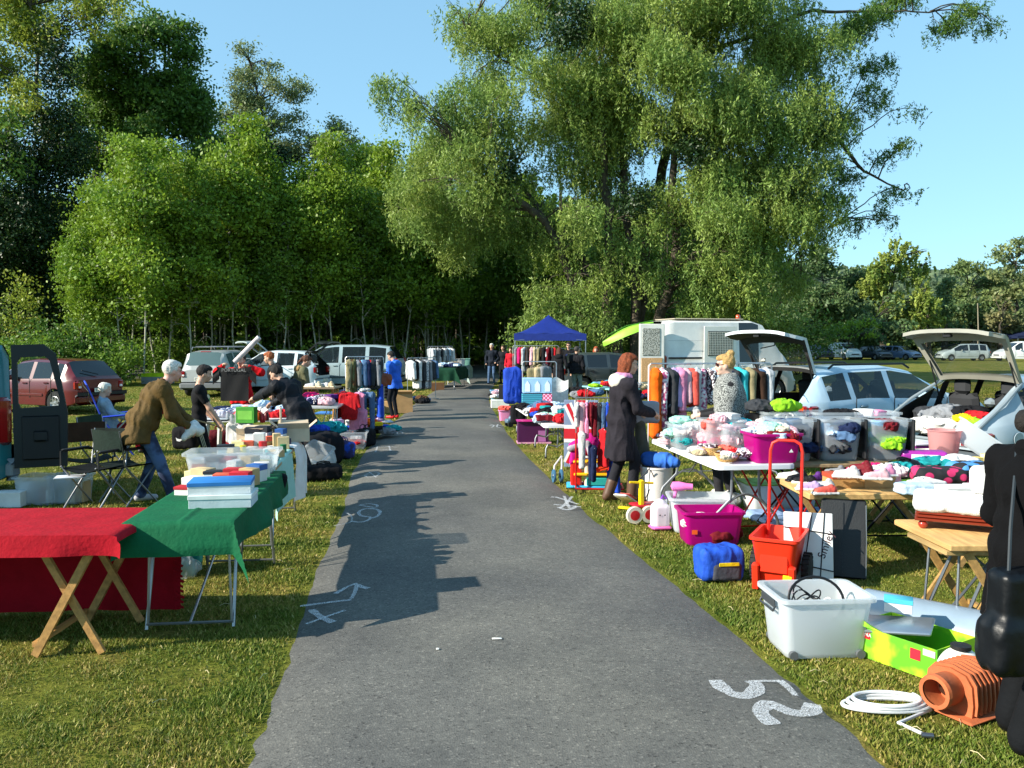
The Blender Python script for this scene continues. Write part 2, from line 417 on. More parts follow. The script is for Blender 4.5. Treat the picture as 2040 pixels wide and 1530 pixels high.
def road_z(x, y):
    a, b_ = path_x(y, LE), path_x(y, RE); t = (x - a) / max(b_ - a, .1); e = min(t, 1 - t); return .018 + .02 * min(1, max(e, .0) * 6)

# chalk and spray marks, stroked on the asphalt where they lie
CHK = bpy.data.materials.new('chalk'); n, l = nodes(CHK); tc = n.new('ShaderNodeTexCoord').outputs['Object']; b = n['Principled BSDF']
b.inputs['Base Color'].default_value = (.78, .80, .82, 1); b.inputs['Roughness'].default_value = .95
ar = n.new('ShaderNodeValToRGB'); ar.color_ramp.elements[0].position = .40; ar.color_ramp.elements[1].position = .62
ar.color_ramp.elements[0].color = (.04, .04, .04, 1); ar.color_ramp.elements[1].color = (.78, .78, .78, 1)
l.new(noise(n, l, tc, 150, 3, .7), ar.inputs[0]); l.new(ar.outputs[0], b.inputs['Alpha'])
CHT = CHK.copy(); CHT.node_tree.nodes['Color Ramp'].color_ramp.elements[0].color = (.02, .02, .02, 1); CHT.node_tree.nodes['Color Ramp'].color_ramp.elements[1].color = (.55, .55, .55, 1)
def mark(strokes, wd, label, m=None, name='road_marking'):
    mb = MB(); k = 0
    for st in strokes:
        w_ = wd
        if isinstance(st[0], (int, float)): w_ = st[0]; st = st[1:]
        P = [G(u, v) for u, v in st]; Q = []
        for i in range(len(P) - 1):
            p0, p1, p2, p3 = P[max(i - 1, 0)], P[i], P[i + 1], P[min(i + 2, len(P) - 1)]; nn = max(2, int((p2 - p1).length / .03))
            for j in range(nn):
                f = j / nn; Q.append(.5 * ((2 * p1) + (p2 - p0) * f + (2 * p0 - 5 * p1 + 4 * p2 - p3) * f * f + (3 * p1 - p0 - 3 * p2 + p3) * f ** 3))
        Q.append(P[-1]); vs = []
        for i, p in enumerate(Q):
            d = (Q[min(i + 1, len(Q) - 1)] - Q[max(i - 1, 0)]).normalized(); s = Vector((-d.y, d.x, 0)); ww = w_ * (1 + .22 * float(vn(np.array([i * .5, k * 3., 1.]), 8)))
            for q in (-1, 0, 1):
                pp = p + s * ww * .5 * q; vs.append((pp.x, pp.y, road_z(pp.x, pp.y) + .005 + k * .0006))
        fs = []
        for i in range(len(Q) - 1):
            for q in (0, 1): fs.append((i * 3 + q, i * 3 + q + 1, i * 3 + q + 4, i * 3 + q + 3))
        mb.add(vs, fs); k += 1
    return solo(name, mb, m or CHK, label, 'road marking')
mark([(.08, (1425, 1370), (1437, 1384), (1460, 1398), (1486, 1401), (1504, 1390), (1508, 1378), (1500, 1371)), (.03, (1484, 1372), (1510, 1369), (1555, 1367)), (.04, (1553, 1366), (1570, 1380), (1585, 1397))], .1, 'white sprayed figure 5 upside down on the asphalt by the right edge')
mark([(.085, (1618, 1412), (1617, 1425), (1603, 1433), (1575, 1432), (1545, 1420), (1530, 1417), (1515, 1428), (1518, 1440), (1535, 1455), (1541, 1460)), (.03, (1612, 1419), (1637, 1420))], .1, 'white sprayed figure 2 beside the figure 5 on the asphalt')
mark([(.035, (598, 1214), (640, 1210), (700, 1205)), (.035, (700, 1203), (708, 1188), (710, 1177)), (.035, (668, 1192), (690, 1180), (708, 1173)), (.045, (706, 1173), (720, 1180), (734, 1184))], .03, 'bent white chalk arrow pointing along the path in the table shadow')
mark([(.05, (620, 1222), (640, 1238), (664, 1250)), (.03, (610, 1251), (650, 1238), (688, 1226))], .03, 'white chalk cross on the asphalt below the bent arrow')
mark([(.035, (740, 1040), (752, 1036), (757, 1028), (750, 1022), (728, 1020), (715, 1026), (720, 1034), (738, 1038), (730, 1045), (715, 1047), (700, 1044)),
      (.03, (716, 1012), (745, 1018), (752, 1014), (735, 1010), (716, 1012))], .03, 'white chalk digits 508 written upside down at the left of the path')
mark([(.02, (665, 1052), (690, 1048), (700, 1045), (700, 1034), (690, 1026))], .02, 'thin chalk curve beside the digits 508 near the left edge', CHT)
mark([(.045, (1100, 997), (1108, 996), (1152, 1009)), (.04, (1140, 993), (1122, 1014), (1113, 1019)), (.045, (1103, 1012), (1158, 1014)), (.05, (1112, 1017), (1130, 1022), (1150, 1013)), (.035, (1124, 993), (1134, 1018))], .04, 'white sprayed crossed arrow at the right edge before the red rack')
mark([(.035, (975, 852), (985, 850), (1008, 851)), (.03, (976, 848), (984, 851), (979, 855)), (.03, (992, 848), (990, 853), (998, 855))], .03, 'small white sprayed arrow at the right edge beside the pink crate')
mark([(.03, (728, 951), (742, 945), (755, 948), (748, 955), (730, 955), (728, 951)), (.025, (735, 945), (750, 957)), (.02, (700, 953), (735, 952))], .03, 'small circled chalk cross at the left edge below the lace cloth', CHT)
mark([(.03, (740, 896), (765, 894), (790, 896)), (.03, (736, 903), (760, 900), (786, 903)), (.03, (752, 893), (748, 905)), (.025, (775, 893), (778, 904))], .03, 'faint chalk letters near the left edge beyond the circled cross', CHT)
mark([(.03, (782, 866), (795, 864), (803, 867), (793, 869), (790, 862)), (.02, (765, 868), (785, 866))], .03, 'small chalk loop on the path nearest the blue bags', CHT)
for (u, v, L, lab) in [(990, 1286, .06, 'white paper scrap lying on the middle of the path'), (872, 1307, .018, 'tiny pale pebble on the path left of the paper scrap')]:
    p = G(u, v); mb = MB().box((0, 0, 0), (L, .02, .006), bev=.002); solo('litter', mb, plas('e8e6df'), lab, 'litter', (p.x, p.y, PZ + .006), .1)

# short grass blades near the camera: nobody could count them
def blades(N, y0, y1, hgt, seed):
    rs = np.random.RandomState(seed); y = y0 + (y1 - y0) * rs.rand(N) ** 1.25; xr = rs.rand(N) * 2 - 1; x = xr * (y * .66 + .5)
    la = np.array([path_x(v, LE) for v in np.linspace(y0, y1, 200)]); ra = np.array([path_x(v, RE) for v in np.linspace(y0, y1, 200)])
    lx = np.interp(y, np.linspace(y0, y1, 200), la); rx = np.interp(y, np.linspace(y0, y1, 200), ra)
    e = rs.rand(N) ** 3 * .035
    k = (x < lx + e - .01) | (x > rx - e + .01)
    cl = fbm(np.stack([x * 5, y * 5, x * 0], -1), 31, 3); k &= rs.rand(N) < .7 + cl * .5
    x, y, cl = x[k], y[k], cl[k]; N = len(x)
    a = rs.rand(N) * 2 * pi; h = hgt * (.55 + .9 * rs.rand(N)) * (1 + .5 * cl); w_ = .0022 + .0035 * rs.rand(N); w_ *= 1 + y * .13
    dx, dy = np.cos(a) * w_, np.sin(a) * w_; ln = h * (.4 + rs.rand(N) * 1.5); b2 = rs.rand(N) * 2 * pi
    z0 = np.full(N, -.015); V = np.empty((N, 3, 3)); V[:, 0] = np.stack([x - dx, y - dy, z0], -1); V[:, 1] = np.stack([x + dx, y + dy, z0], -1)
    V[:, 2] = np.stack([x + np.cos(b2) * ln, y + np.sin(b2) * ln, z0 + .012 + h], -1)
    return V.reshape(-1, 3), np.arange(N * 3).reshape(-1, 3)
GB = bpy.data.materials.new('blade'); n, l = nodes(GB); b = n['Principled BSDF']; geo = n.new('ShaderNodeNewGeometry'); tc = n.new('ShaderNodeTexCoord').outputs['Object']
ca = ramp(n, l, geo.outputs['Random Per Island'], [(0, (.09, .145, .018)), (.55, (.19, .235, .038)), (.88, (.32, .30, .08)), (1, (.48, .42, .18))])
cb = ramp(n, l, noise(n, l, tc, 1.1, 8), [(.34, (.62, .8, .6)), (.66, (1.4, 1.1, 1.15))]); l.new(mixc(n, l, 1.0, ca, cb, 'MULTIPLY'), b.inputs['Base Color'])
b.inputs['Roughness'].default_value = .6; b.inputs['Specular IOR Level'].default_value = .2
tr = n.new('ShaderNodeBsdfTranslucent'); l.new(mixc(n, l, 1.0, ca, cb, 'MULTIPLY'), tr.inputs[0]); ms = n.new('ShaderNodeMixShader'); ms.inputs[0].default_value = .25
l.new(b.outputs[0], ms.inputs[1]); l.new(tr.outputs[0], ms.inputs[2]); l.new(ms.outputs[0], n['Material Output'].inputs[0])
Va, Fa = blades(560000, 2.2, 9, .014, 1); Vb, Fb = blades(300000, 8.5, 34, .024, 2)
solo('grass', npmesh(np.concatenate([Va, Vb]), np.concatenate([Fa, Fb + len(Va)]), False), GB, 'short sunlit mown grass on both sides of the path', 'grass')['kind'] = 'stuff'
mb = MB(); rs = random.Random(5)
for i in range(90):
    y = 3 + 10 * rs.random() ** 1.3; s = rs.random() < .5
    x = path_x(y, LE) - abs(rs.gauss(0, .5)) - .02 if s else path_x(y, RE) + abs(rs.gauss(0, .5)) + .02; a = rs.random() * 6.3; L = .03 + .07 * rs.random()
    mb.tube([(x, y, .012), (x + cos(a) * L * .5, y + sin(a) * L * .5, .024), (x + cos(a) * L, y + sin(a) * L, .014)], .0016, 3)
solo('straw', mb, mat('st', (.62, .52, .3), rough=.8), 'dry straw bits scattered on the mown grass', 'straw')['kind'] = 'stuff'
# ================================================================ trees
def leafmat(key, c, tr=.38, var=.35):
    m = bpy.data.materials.new('leaf_' + key); n, l = nodes(m); b = n['Principled BSDF']; geo = n.new('ShaderNodeNewGeometry'); tc = n.new('ShaderNodeTexCoord').outputs['Object']
    ca = ramp(n, l, geo.outputs['Random Per Island'], [(0, tuple(x * (1 - var) for x in c)), (.7, c), (1, tuple(x * (1 + var) for x in c))])
    cb = ramp(n, l, noise(n, l, tc, .45, 4), [(.36, (.78, .86, .8)), (.64, (1.3, 1.14, 1.0))]); cc = mixc(n, l, 1.0, ca, cb, 'MULTIPLY')
    l.new(cc, b.inputs['Base Color']); b.inputs['Roughness'].default_value = .5; b.inputs['Specular IOR Level'].default_value = .35
    t = n.new('ShaderNodeBsdfTranslucent'); l.new(cc, t.inputs[0]); ms = n.new('ShaderNodeMixShader'); ms.inputs[0].default_value = tr
    l.new(b.outputs[0], ms.inputs[1]); l.new(t.outputs[0], ms.inputs[2]); l.new(ms.outputs[0], n['Material Output'].inputs[0]); return m
LF = dict(willow=leafmat('willow', (.235, .345, .082)), willow2=leafmat('willow2', (.17, .27, .06)), sap=leafmat('sap', (.19, .31, .03)), sapd=leafmat('sapd', (.14, .25, .03)),
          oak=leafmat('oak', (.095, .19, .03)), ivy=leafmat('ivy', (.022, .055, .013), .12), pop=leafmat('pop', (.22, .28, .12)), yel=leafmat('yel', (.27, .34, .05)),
          far=leafmat('far', (.19, .27, .10)), fard=leafmat('fard', (.13, .21, .085)), fary=leafmat('fary', (.27, .36, .08)), farb=leafmat('farb', (.24, .24, .11)), hill=leafmat('hill', (.13, .19, .11)))  # hill leaves made paler in place of distance haze
BK = mat('bark', (.13, .105, .075), rough=.9, bump=.9, bscale=9, var=.35, vscale=3); BKD = mat('bark', (.055, .045, .032), rough=.95, bump=.9, bscale=9, var=.3)
BKP = mat('bark', (.42, .40, .32), rough=.85, bump=.5, bscale=12, var=.3, vscale=2.5)
def leaves(C, N, size, asp=2.2, down=0.0, seed=0, jit=1.0):
    """leaf-sized rhombs at the points C"""
    rs = np.random.RandomState(seed); n_ = len(C); d = rs.randn(n_, 3); d[:, 2] = d[:, 2] * (1 - down) - down * 2.2; d /= np.linalg.norm(d, axis=1)[:, None]
    q = rs.randn(n_, 3); s = np.cross(d, q); s /= np.linalg.norm(s, axis=1)[:, None] + 1e-9
    L = size * (.6 + .8 * rs.rand(n_))[:, None]; W = L / asp
    V = np.stack([C - d * L * .5, C + s * W * .5, C + d * L * .5, C - s * W * .5], 1)
    return V.reshape(-1, 3)
def clump_pts(clumps, seed, dens, hang=0.0, fill=.5):
    """clumps: (x,y,z,rx,ry,rz,density). points gathered into sprays inside each clump, biased to its shell"""
    rs = np.random.RandomState(seed); out = []
    for cl in clumps:
        x, y, z, rx, ry, rz, de = cl; n_ = int(dens * de * (rx * ry + ry * rz + rx * rz) / 3)
        if n_ < 3: continue
        if hang:
            per = 16; ns = max(2, n_ // per); d = rs.randn(ns, 3); d /= np.linalg.norm(d, axis=1)[:, None]; d[:, 2] = np.abs(d[:, 2]) * 1.1 - .35
            r = rs.rand(ns) ** .42; P = d * r[:, None]; P = P * np.array([rx, ry, rz]) + (x, y, z)
            nb = fbm(P * .8, seed, 2); P = P[nb > -.62]; ns = len(P); Lh = hang * (.4 + rs.rand(ns)); sw = rs.randn(ns, 2) * .16
            t = rs.rand(ns, per); Q = np.repeat(P[:, None], per, 1)
            Q[..., 2] -= t * Lh[:, None]; Q[..., 0] += sw[:, None, 0] * (1 - t) ** 2 * 1.6 + rs.randn(ns, per) * .045; Q[..., 1] += sw[:, None, 1] * (1 - t) ** 2 * 1.6 + rs.randn(ns, per) * .045
            out.append(Q.reshape(-1, 3))
        else:
            per = 14; ns = max(2, n_ // per); d = rs.randn(ns, 3); d /= np.linalg.norm(d, axis=1)[:, None]
            r = rs.rand(ns) ** fill; P = d * r[:, None] * np.array([rx, ry, rz]) + (x, y, z)
            nb = fbm(P * .9, seed, 2); P = P[nb > -.55]; ns = len(P); rr = .16 + .3 * rs.rand(ns)
            Q = P[:, None] + rs.randn(ns, per, 3) * rr[:, None, None] * np.array([1, 1, .55]); out.append(Q.reshape(-1, 3))
    return np.concatenate(out)
def crown(clumps, dens, size, asp=2.2, hang=0.0, down=0.0, seed=0, fill=.5):
    V = leaves(clump_pts(clumps, seed, dens, hang, fill), 0, size, asp, down, seed + 1); return npmesh(V, np.arange(len(V)).reshape(-1, 4), False)
def limb(mb, a, b, r0, r1, seg=7, wob=.12, n=7, seed=0, sag=0):
    rs = random.Random(seed); a, b = Vector(a), Vector(b); L = (b - a).length; pts, rr = [], []
    o = Vector((0, 0, 0))
    for i in range(seg + 1):
        t = i / seg
        if 0 < i < seg: o = o * .6 + Vector((rs.gauss(0, 1), rs.gauss(0, 1), rs.gauss(0, .5))) * wob * L / seg
        pts.append(a.lerp(b, t) + o * (1 if i < seg else 0) + Vector((0, 0, sag * 4 * t * (1 - t)))); rr.append(r0 + (r1 - r0) * t ** .8)
    mb.tube(pts, rr, n); return pts
def tree(name, label, cat, base, clumps, trunk, leaf, dens, size, asp=2.2, hang=0, down=0, seed=0, bark=None, group=None, twigs=1, ivy=None, fill=.5, tw=.045, more=()):
    t = thing(name, label, cat, base, 0, group); mb = MB(); rs = random.Random(seed); nodes_ = []
    for (a, b, r0, r1) in trunk: nodes_ += limb(mb, a, b, r0, r1, 9, .13 if r0 > .06 else .045, 9, rs.randrange(9999))
    for c in list(clumps) + list(more):
        cc = Vector(c[:3])
        near = sorted(nodes_, key=lambda q: (q - cc).length + max(0, q.z - cc.z) * 1.5)[:1]
        if near:
            ps = limb(mb, near[0], cc + Vector((0, 0, c[5] * .2)), .075 * max(.5, c[3] / 2.2), tw * .6, 6, .2, 5, rs.randrange(9999), sag=.25)
            for q in range(int(5 * twigs)):
                d = Vector((rs.gauss(0, 1), rs.gauss(0, 1), rs.gauss(0, .7))).normalized(); limb(mb, ps[rs.randrange(2, 7)], cc + Vector((d.x * c[3], d.y * c[4], d.z * c[5])) * .85, tw * .7, .008, 5, .2, 4, rs.randrange(9999))
    part('trunk', mb, bark or BK, t); part('crown', crown(clumps, dens, size, asp, hang, down, seed, fill), leaf, t, smooth=False)
    if ivy: part('ivy', crown(ivy[0], ivy[1], ivy[2], 1.5, 0, .2, seed + 5, .35), LF['ivy'], t, smooth=False)
    return t
def cp(y0, lst, base, dj=1.0, seed=0, flat=.8, split=1):
    """clumps drawn up as (u,v,radius px,density[,depth offset]) at the distance y0, relative to the tree's base"""
    rs = random.Random(seed); o = []
    for e in lst:
        y = y0 + (e[4] if len(e) > 4 else rs.uniform(-dj, dj)); p = at(e[0], e[1], y); r = e[2] * y / F
        for q in range(split):
            if split > 1: d = Vector((rs.gauss(0, 1), rs.gauss(0, 1), rs.gauss(0, 1))).normalized() * rs.uniform(.35, .85) * r; k = rs.uniform(.42, .66)
            else: d = Vector((0, 0, 0)); k = 1
            o.append((p.x - base.x + d.x, p.y - base.y + d.y, p.z - base.z + d.z, r * k, r * 1.05 * k, r * flat * k, e[3] * rs.uniform(.8, 1.2)))
    return o
# --- the great willow behind the van
wb = Vector((5.4, 38.5, 0)); D0 = 38.5
WL = [(790, 185, 48, .8), (830, 215, 40, .5), (890, 300, 100, 1), (850, 400, 95, .9), (940, 215, 90, .9), (955, 110, 85, .6), (905, 60, 60, .45), (1000, 330, 120, 1), (930, 450, 100, .9), (1020, 60, 110, .8), (1090, 170, 120, 1), (1130, 300, 130, 1),
      (1060, 430, 90, .8), (1215, 110, 125, 1), (1180, 20, 100, .7), (1240, 240, 120, 1), (1320, 150, 125, 1), (1300, 40, 110, .8), (1400, 60, 130, 1), (1430, 200, 130, 1), (1350, 320, 130, .9), (1220, 410, 110, .8), (1150, 500, 90, .7),
      (1110, 590, 75, .6), (1170, 620, 70, .6), (1470, 340, 130, 1), (1520, 100, 120, .9), (1550, 230, 120, .9), (1560, 350, 115, .9), (1450, 470, 120, .9), (1380, 430, 90, .5, 3.5), (1540, 460, 100, .8), (1620, 60, 110, .8), (1640, 180, 85, .55),
      (1640, 290, 75, .5), (1500, 560, 85, .8), (1430, 600, 80, .9), (1380, 560, 70, .5, 3), (1600, 540, 60, .4), (1200, 560, 60, .5, -2), (1250, 470, 60, .4, -3), (1310, 520, 50, .35, -3), (1380, 500, 60, .45, -3), (1170, 430, 70, .6, -3), (1300, 430, 55, .4, -3), (1440, 540, 60, .5, -2), (1330, 600, 60, .35, 3.5), (1250, 560, 60, .4, 3), (1250, -60, 130, .7), (1480, -50, 140, .8), (1080, -60, 110, .6)]
WR = [(1720, 130, 75, .34), (1690, 240, 75, .4), (1750, 220, 60, .25), (1710, 330, 70, .36), (1780, 310, 55, .26), (1800, 380, 38, .3), (1740, 395, 45, .26), (1640, 420, 75, .5), (1700, 455, 40, .25), (1600, 470, 60, .45), (1740, 40, 80, .4), (1840, 30, 70, .36), (1920, 40, 50, .34), (1960, 15, 50, .3), (1780, -20, 70, .4), (1790, 440, 25, .2), (1700, 60, 60, .4)]
P_ = lambda u, v, dy=0: tuple(at(u, v, D0 + dy) - wb)
trk = [((-.6, 0, -.3), P_(1215, 420), .34, .2), (P_(1215, 420), P_(1180, 200, -1), .24, .14), ((-.4, .2, -.3), P_(1085, 440, -1), .28, .17), (P_(1085, 440, -1), P_(960, 350, -2), .2, .1), (P_(1185, 560), P_(1060, 400, 1), .3, .14),
       ((.2, -.2, -.3), P_(1240, 300, 1), .28, .17), ((.3, .4, -.3), P_(1300, 400, 2), .3, .2), (P_(1300, 400, 2), P_(1375, 120, 1), .26, .16), (P_(1375, 120, 1), P_(1400, -40, 1), .16, .1), ((.9, .1, -.3), P_(1340, 420, -1), .3, .17), (P_(1340, 420, -1), P_(1360, 200, -1), .2, .12),
       ((1.2, .5, -.3), P_(1420, 480, 1), .3, .18), (P_(1420, 480, 1), P_(1590, 215, 1), .2, .16), (P_(1590, 215, 1), P_(1660, 260, 1), .17, .12), (P_(1660, 260, 1), P_(1715, 335, 1), .12, .07), (P_(1715, 335, 1), P_(1800, 380, 1), .07, .03), (P_(1440, 420, 0), P_(1565, 430, 0), .14, .1), (P_(1565, 430, 0), P_(1595, 500, 0), .09, .03), (P_(1565, 430, 0), P_(1650, 455, 0), .07, .02),
       (P_(1375, 120, 1), P_(1620, 20, 0), .12, .08), (P_(1620, 20, 0), P_(1850, 25, 0), .08, .03), (P_(1085, 440, -1), P_(990, 300, 2), .12, .06), (P_(1000, 120, 0), P_(930, 60, 0), .05, .02), (P_(1180, 200, -1), P_(1000, 120, 0), .12, .05)]
wt = tree('willow_tree', 'huge multi-stemmed willow with drooping pale green sprays behind the white van', 'tree', wb, cp(D0, WL, wb, 3.2, 3, split=6), trk, LF['willow'], 1750, .17, 3.6, hang=1.25, down=.5, seed=11, tw=.03, twigs=.2, more=cp(D0, WR, wb, 1.5, 4, split=2), bark=mat('bark', (.075, .06, .042), rough=.92, bump=.9, bscale=9, var=.35, vscale=3))
part('side_crown', crown(cp(D0, WR, wb, 1.5, 4, split=2), 5200, .15, 3.6, .6, .4, 21, .8), LF['oak'], wt, 'sparse darker outer sprays against the sky', smooth=False)
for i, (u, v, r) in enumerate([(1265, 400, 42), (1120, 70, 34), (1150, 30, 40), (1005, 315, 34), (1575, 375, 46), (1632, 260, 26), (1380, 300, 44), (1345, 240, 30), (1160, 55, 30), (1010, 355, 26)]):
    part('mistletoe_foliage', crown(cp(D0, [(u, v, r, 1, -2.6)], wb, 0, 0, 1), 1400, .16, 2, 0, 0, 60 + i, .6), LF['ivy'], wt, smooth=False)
# --- forest on the left
def forest_tree(label, y0, bu, lst, leaf, dens, size, name='tall_tree', asp=1.9, seed=0, trunk=None, hang=0, ivy=None, bark=None, dj=1.5, flat=.85, group=None, r0=.3, tw=.04):
    b_ = at(bu, 700, y0); b_.z = 0; top = at(lst[0][0], min(e[1] for e in lst) + 30, y0) - b_
    c = cp(y0, lst, b_, dj, seed, flat, split=4)
    iv = (cp(y0, ivy, b_, .6, seed + 1, 1), 1500, .16) if ivy else None
    return tree(name, label, 'tree', b_, c, trunk or [((0, 0, -.2), tuple(top), r0, .06)], leaf, dens, size, asp, hang, .3 if hang else 0, seed, bark or BKD, group, .4, iv, tw=tw)
forest_tree('tall tree whose trunk is wrapped in a dark ivy column at the far left', 46, 115, [(60, 60, 90, .8), (-20, 130, 100, .8), (150, 40, 60, .5), (30, -20, 100, .7), (60, 200, 70, .5), (200, 40, 50, .35), (-30, 250, 90, .6), (210, -10, 60, .4)], LF['yel'], 1000, .2, seed=2,
            ivy=[(110, 60, 22, 1), (110, 110, 32, 1), (112, 165, 34, 1), (110, 225, 42, 1), (120, 290, 55, 1), (115, 360, 65, 1), (110, 440, 75, 1), (120, 520, 75, 1), (60, 330, 40, 1), (110, 600, 80, 1)])
forest_tree('dark ivy-clad tree at the very left edge beside the ivy column tree', 44, 0, [(-30, 320, 80, .7), (10, 260, 50, .5)], LF['oak'], 700, .22, seed=3, ivy=[(20, 310, 45, 1), (10, 390, 65, 1), (20, 460, 75, 1), (0, 540, 80, 1), (20, 620, 70, 1), (-60, 450, 90, 1), (40, 250, 22, 1)])
forest_tree('broad dark green oak rising over the young trees on the left', 52, 290, [(330, 110, 60, 1), (250, 90, 65, 1), (200, 150, 60, 1), (280, 180, 80, 1), (370, 180, 60, 1), (220, 240, 70, 1), (330, 250, 80, 1), (400, 240, 45, 1), (180, 310, 60, .8), (420, 290, 30, .7), (300, 310, 60, .8), (400, 330, 60, .9), (430, 400, 60, .9), (350, 370, 70, 1), (250, 370, 60, .7), (370, 60, 22, .5), (310, 50, 25, .4), (290, 430, 80, .9)], LF['oak'], 1150, .24, seed=4)
forest_tree('loose grey-green poplar standing against the sky', 60, 520, [(500, 130, 38, .7), (560, 180, 42, .7), (480, 190, 42, .7), (530, 240, 50, .9), (450, 240, 34, .6), (590, 250, 26, .5), (490, 300, 50, 1), (560, 300, 40, 1), (545, 140, 20, .5), (480, 100, 14, .4), (505, 350, 60, 1)], LF['pop'], 1700, .2, seed=5, asp=2.2)
forest_tree('small dark ivy-covered tree under the grey-green poplar', 56, 500, [(510, 290, 40, 1), (470, 340, 50, 1), (540, 330, 40, 1), (500, 390, 60, 1), (450, 410, 50, 1)], LF['ivy'], 1500, .24, seed=6)
forest_tree('pale feathery tree low on the skyline between poplar and willow', 62, 650, [(660, 260, 30, .6), (630, 280, 28, .6), (690, 285, 26, .6), (610, 320, 40, .9), (660, 330, 45, 1), (710, 330, 40, .9), (650, 380, 50, 1)], LF['pop'], 1700, .2, seed=7)
forest_tree('yellowish tree glimpsed between the oak and the ivy column', 56, 180, [(190, 200, 60, .6), (160, 120, 50, .5), (230, 30, 40, .3), (150, 280, 70, .6), (240, 300, 50, .6)], LF['yel'], 1000, .2, seed=8)
# young grove: five kinds, copied
def sapling(seed, h, leaf, wid):
    rs = random.Random(seed); cl = []
    n_ = 16
    for i in range(n_):
        t = i / (n_ - 1); z = h * (.34 + .64 * t); r = wid * (.5 + 1.0 * math.sin(pi * min(1, t * .8 + .12))) * rs.uniform(.55, 1.2) * (1 - .45 * t); a = rs.random() * 6.3; o = r * .75 * (1 - .7 * t)
        cl.append((cos(a) * o, sin(a) * o, z, r, r, r * .62, .45 + .5 * t))
    for q in range(1): a = rs.random() * 6.3; cl.append((cos(a) * wid * .6, sin(a) * wid * .6, h * rs.uniform(.1, .26), wid * .5, wid * .5, wid * .35, .22))
    return tree('young_tree', 'x', 'tree', (0, 0, 0), cl, [((0, 0, -.2), (rs.gauss(0, .3), rs.gauss(0, .3), h * .96), .055, .012)], leaf, 1150, .18, 1.6, 0, 0, seed, BKP, None, .4, tw=.016)
KL = ['slender young tree with thin pale trunk in the sunlit front of the grove', 'thin-trunked young tree deeper inside the dark grove behind the stalls']
protos = [sapling(40 + i, [11.5, 10.2, 12.4, 9.6, 11.0][i], LF['sap' if i % 2 == 0 else 'sapd'], [1.35, 1.2, 1.5, 1.15, 1.4][i]) for i in range(5)]
protosd = []
front = []; rs = random.Random(14); used = set()
for (u, y, s) in [(170, 38, .62), (245, 38, .82), (285, 37, .86), (335, 40, .92), (380, 39, .84), (420, 42, 1.02), (465, 41, .98), (495, 44, 1.1), (445, 45, 1.12), (260, 41, .96), (220, 39, .72), (520, 43, .98), (560, 42, .84), (600, 44, 1.02), (630, 43, .92), (665, 44, 1.02), (700, 46, .98), (735, 45, 1.02), (775, 48, 1.06), (810, 47, 1.0), (850, 49, 1.05), (890, 50, .95), (935, 56, 1.1), (965, 58, 1.1), (1010, 56, 1.0), (1055, 52, 1.0), (1090, 50, .9), (1125, 48, .8),
                  (205, 42, .8), (310, 43, .95), (440, 46, .95), (580, 48, 1.1), (640, 49, 1.1), (715, 51, 1.1), (800, 53, 1.1), (870, 55, 1.1), (1040, 60, 1.1), (550, 50, 1.05), (350, 46, .9)]:
    k = rs.randrange(5); o = protos[k]; x = (u - 1020) / F * y
    if k not in used: used.add(k); o.location = (x, y, 0); o.scale = (s, s, s)
    else: o = dup(o, None, (x, y, 0)); o.scale = (s * rs.uniform(.9, 1.1), s, s)
    o.rotation_euler = (0, 0, rs.random() * 6.3); o['label'] = KL[0]; o['group'] = 'young trees along the sunlit front of the grove'
for i in range(95):
    y = rs.uniform(49, 70); x = rs.uniform(-.62, .09) * y; k = rs.randrange(5); s = rs.uniform(.85, 1.15)
    if abs((x / y) * F + 1020 - 955) < 30 and y < 60: continue
    o = dup(protos[k], KL[1], (x, y, 0), rs.random() * 6.3); o.scale = (s, s, s); o['group'] = 'young trees inside the dark grove'
# the wood behind: one mass
mb = MB(); cl = []
for i in range(260):
    u = rs.uniform(-250, 1500); y = rs.uniform(66, 86); x = (u - 1020) / F * y; h = rs.uniform(0, 1) ** 1.5 * (12.5 if u > 140 else 15)
    cl.append((x, y, h, 3.2, 2.6, 2.6, 1))
for i in range(70): x = rs.uniform(-50, 14); y = rs.uniform(62, 84); mb.tube([(x, y, -.2), (x + rs.gauss(0, .3), y, 14)], [.14, .06], 5)
wd = thing('dark_wood', 'deep dark wood closing off the view behind the young grove', 'woodland', (0, 0, 0)); wd['kind'] = 'stuff'
part('foliage', crown(cl, 330, .5, 1.6, 0, 0, 77, .7), LF['sapd'], wd, smooth=False); part('trunks', mb, BKD, wd)
# undergrowth at the foot of the grove
def bush(label, u, y, w_, h, leaf, seed, dens=900, cat='bush', name='bush', group=None):
    rs = random.Random(seed); x = (u - 1020) / F * y
    cl = [(rs.uniform(-w_, w_) * .6, rs.uniform(-.5, .5), rs.uniform(.25, .75) * h, w_ * .45, .8, h * .38, 1) for _ in range(7)]
    t = thing(name, label, cat, (x, y, 0), 0, group); m_ = MB()
    for c_ in cl: limb(m_, (0, 0, -.1), c_[:3], .03, .01, 4, .2, 4, rs.randrange(999))
    part('stem', m_, BKD, t); part('foliage', crown(cl, dens, .15, 1.7, 0, 0, seed, .6), leaf, t, smooth=False); return t
bush('bright green bramble bush behind the teal van', 40, 34, 2.0, 2.0, LF['sapd'], 1); bush('dark shrub above the red car', 130, 36, 2.6, 3.0, LF['oak'], 2); bush('low leafy shrub between red and silver cars', 225, 35, 1.4, 1.9, LF['sapd'], 3)
bush('tall yellow-green shrub at the far left edge', 0, 39, 2.0, 5.4, LF['yel'], 4, 420); bush('small dark bush behind the silver car', 330, 44, 2.4, 2.0, LF['sapd'], 5); bush('dark bush behind the open hatchbacks', 540, 52, 5, 2.2, LF['oak'], 6, 700)
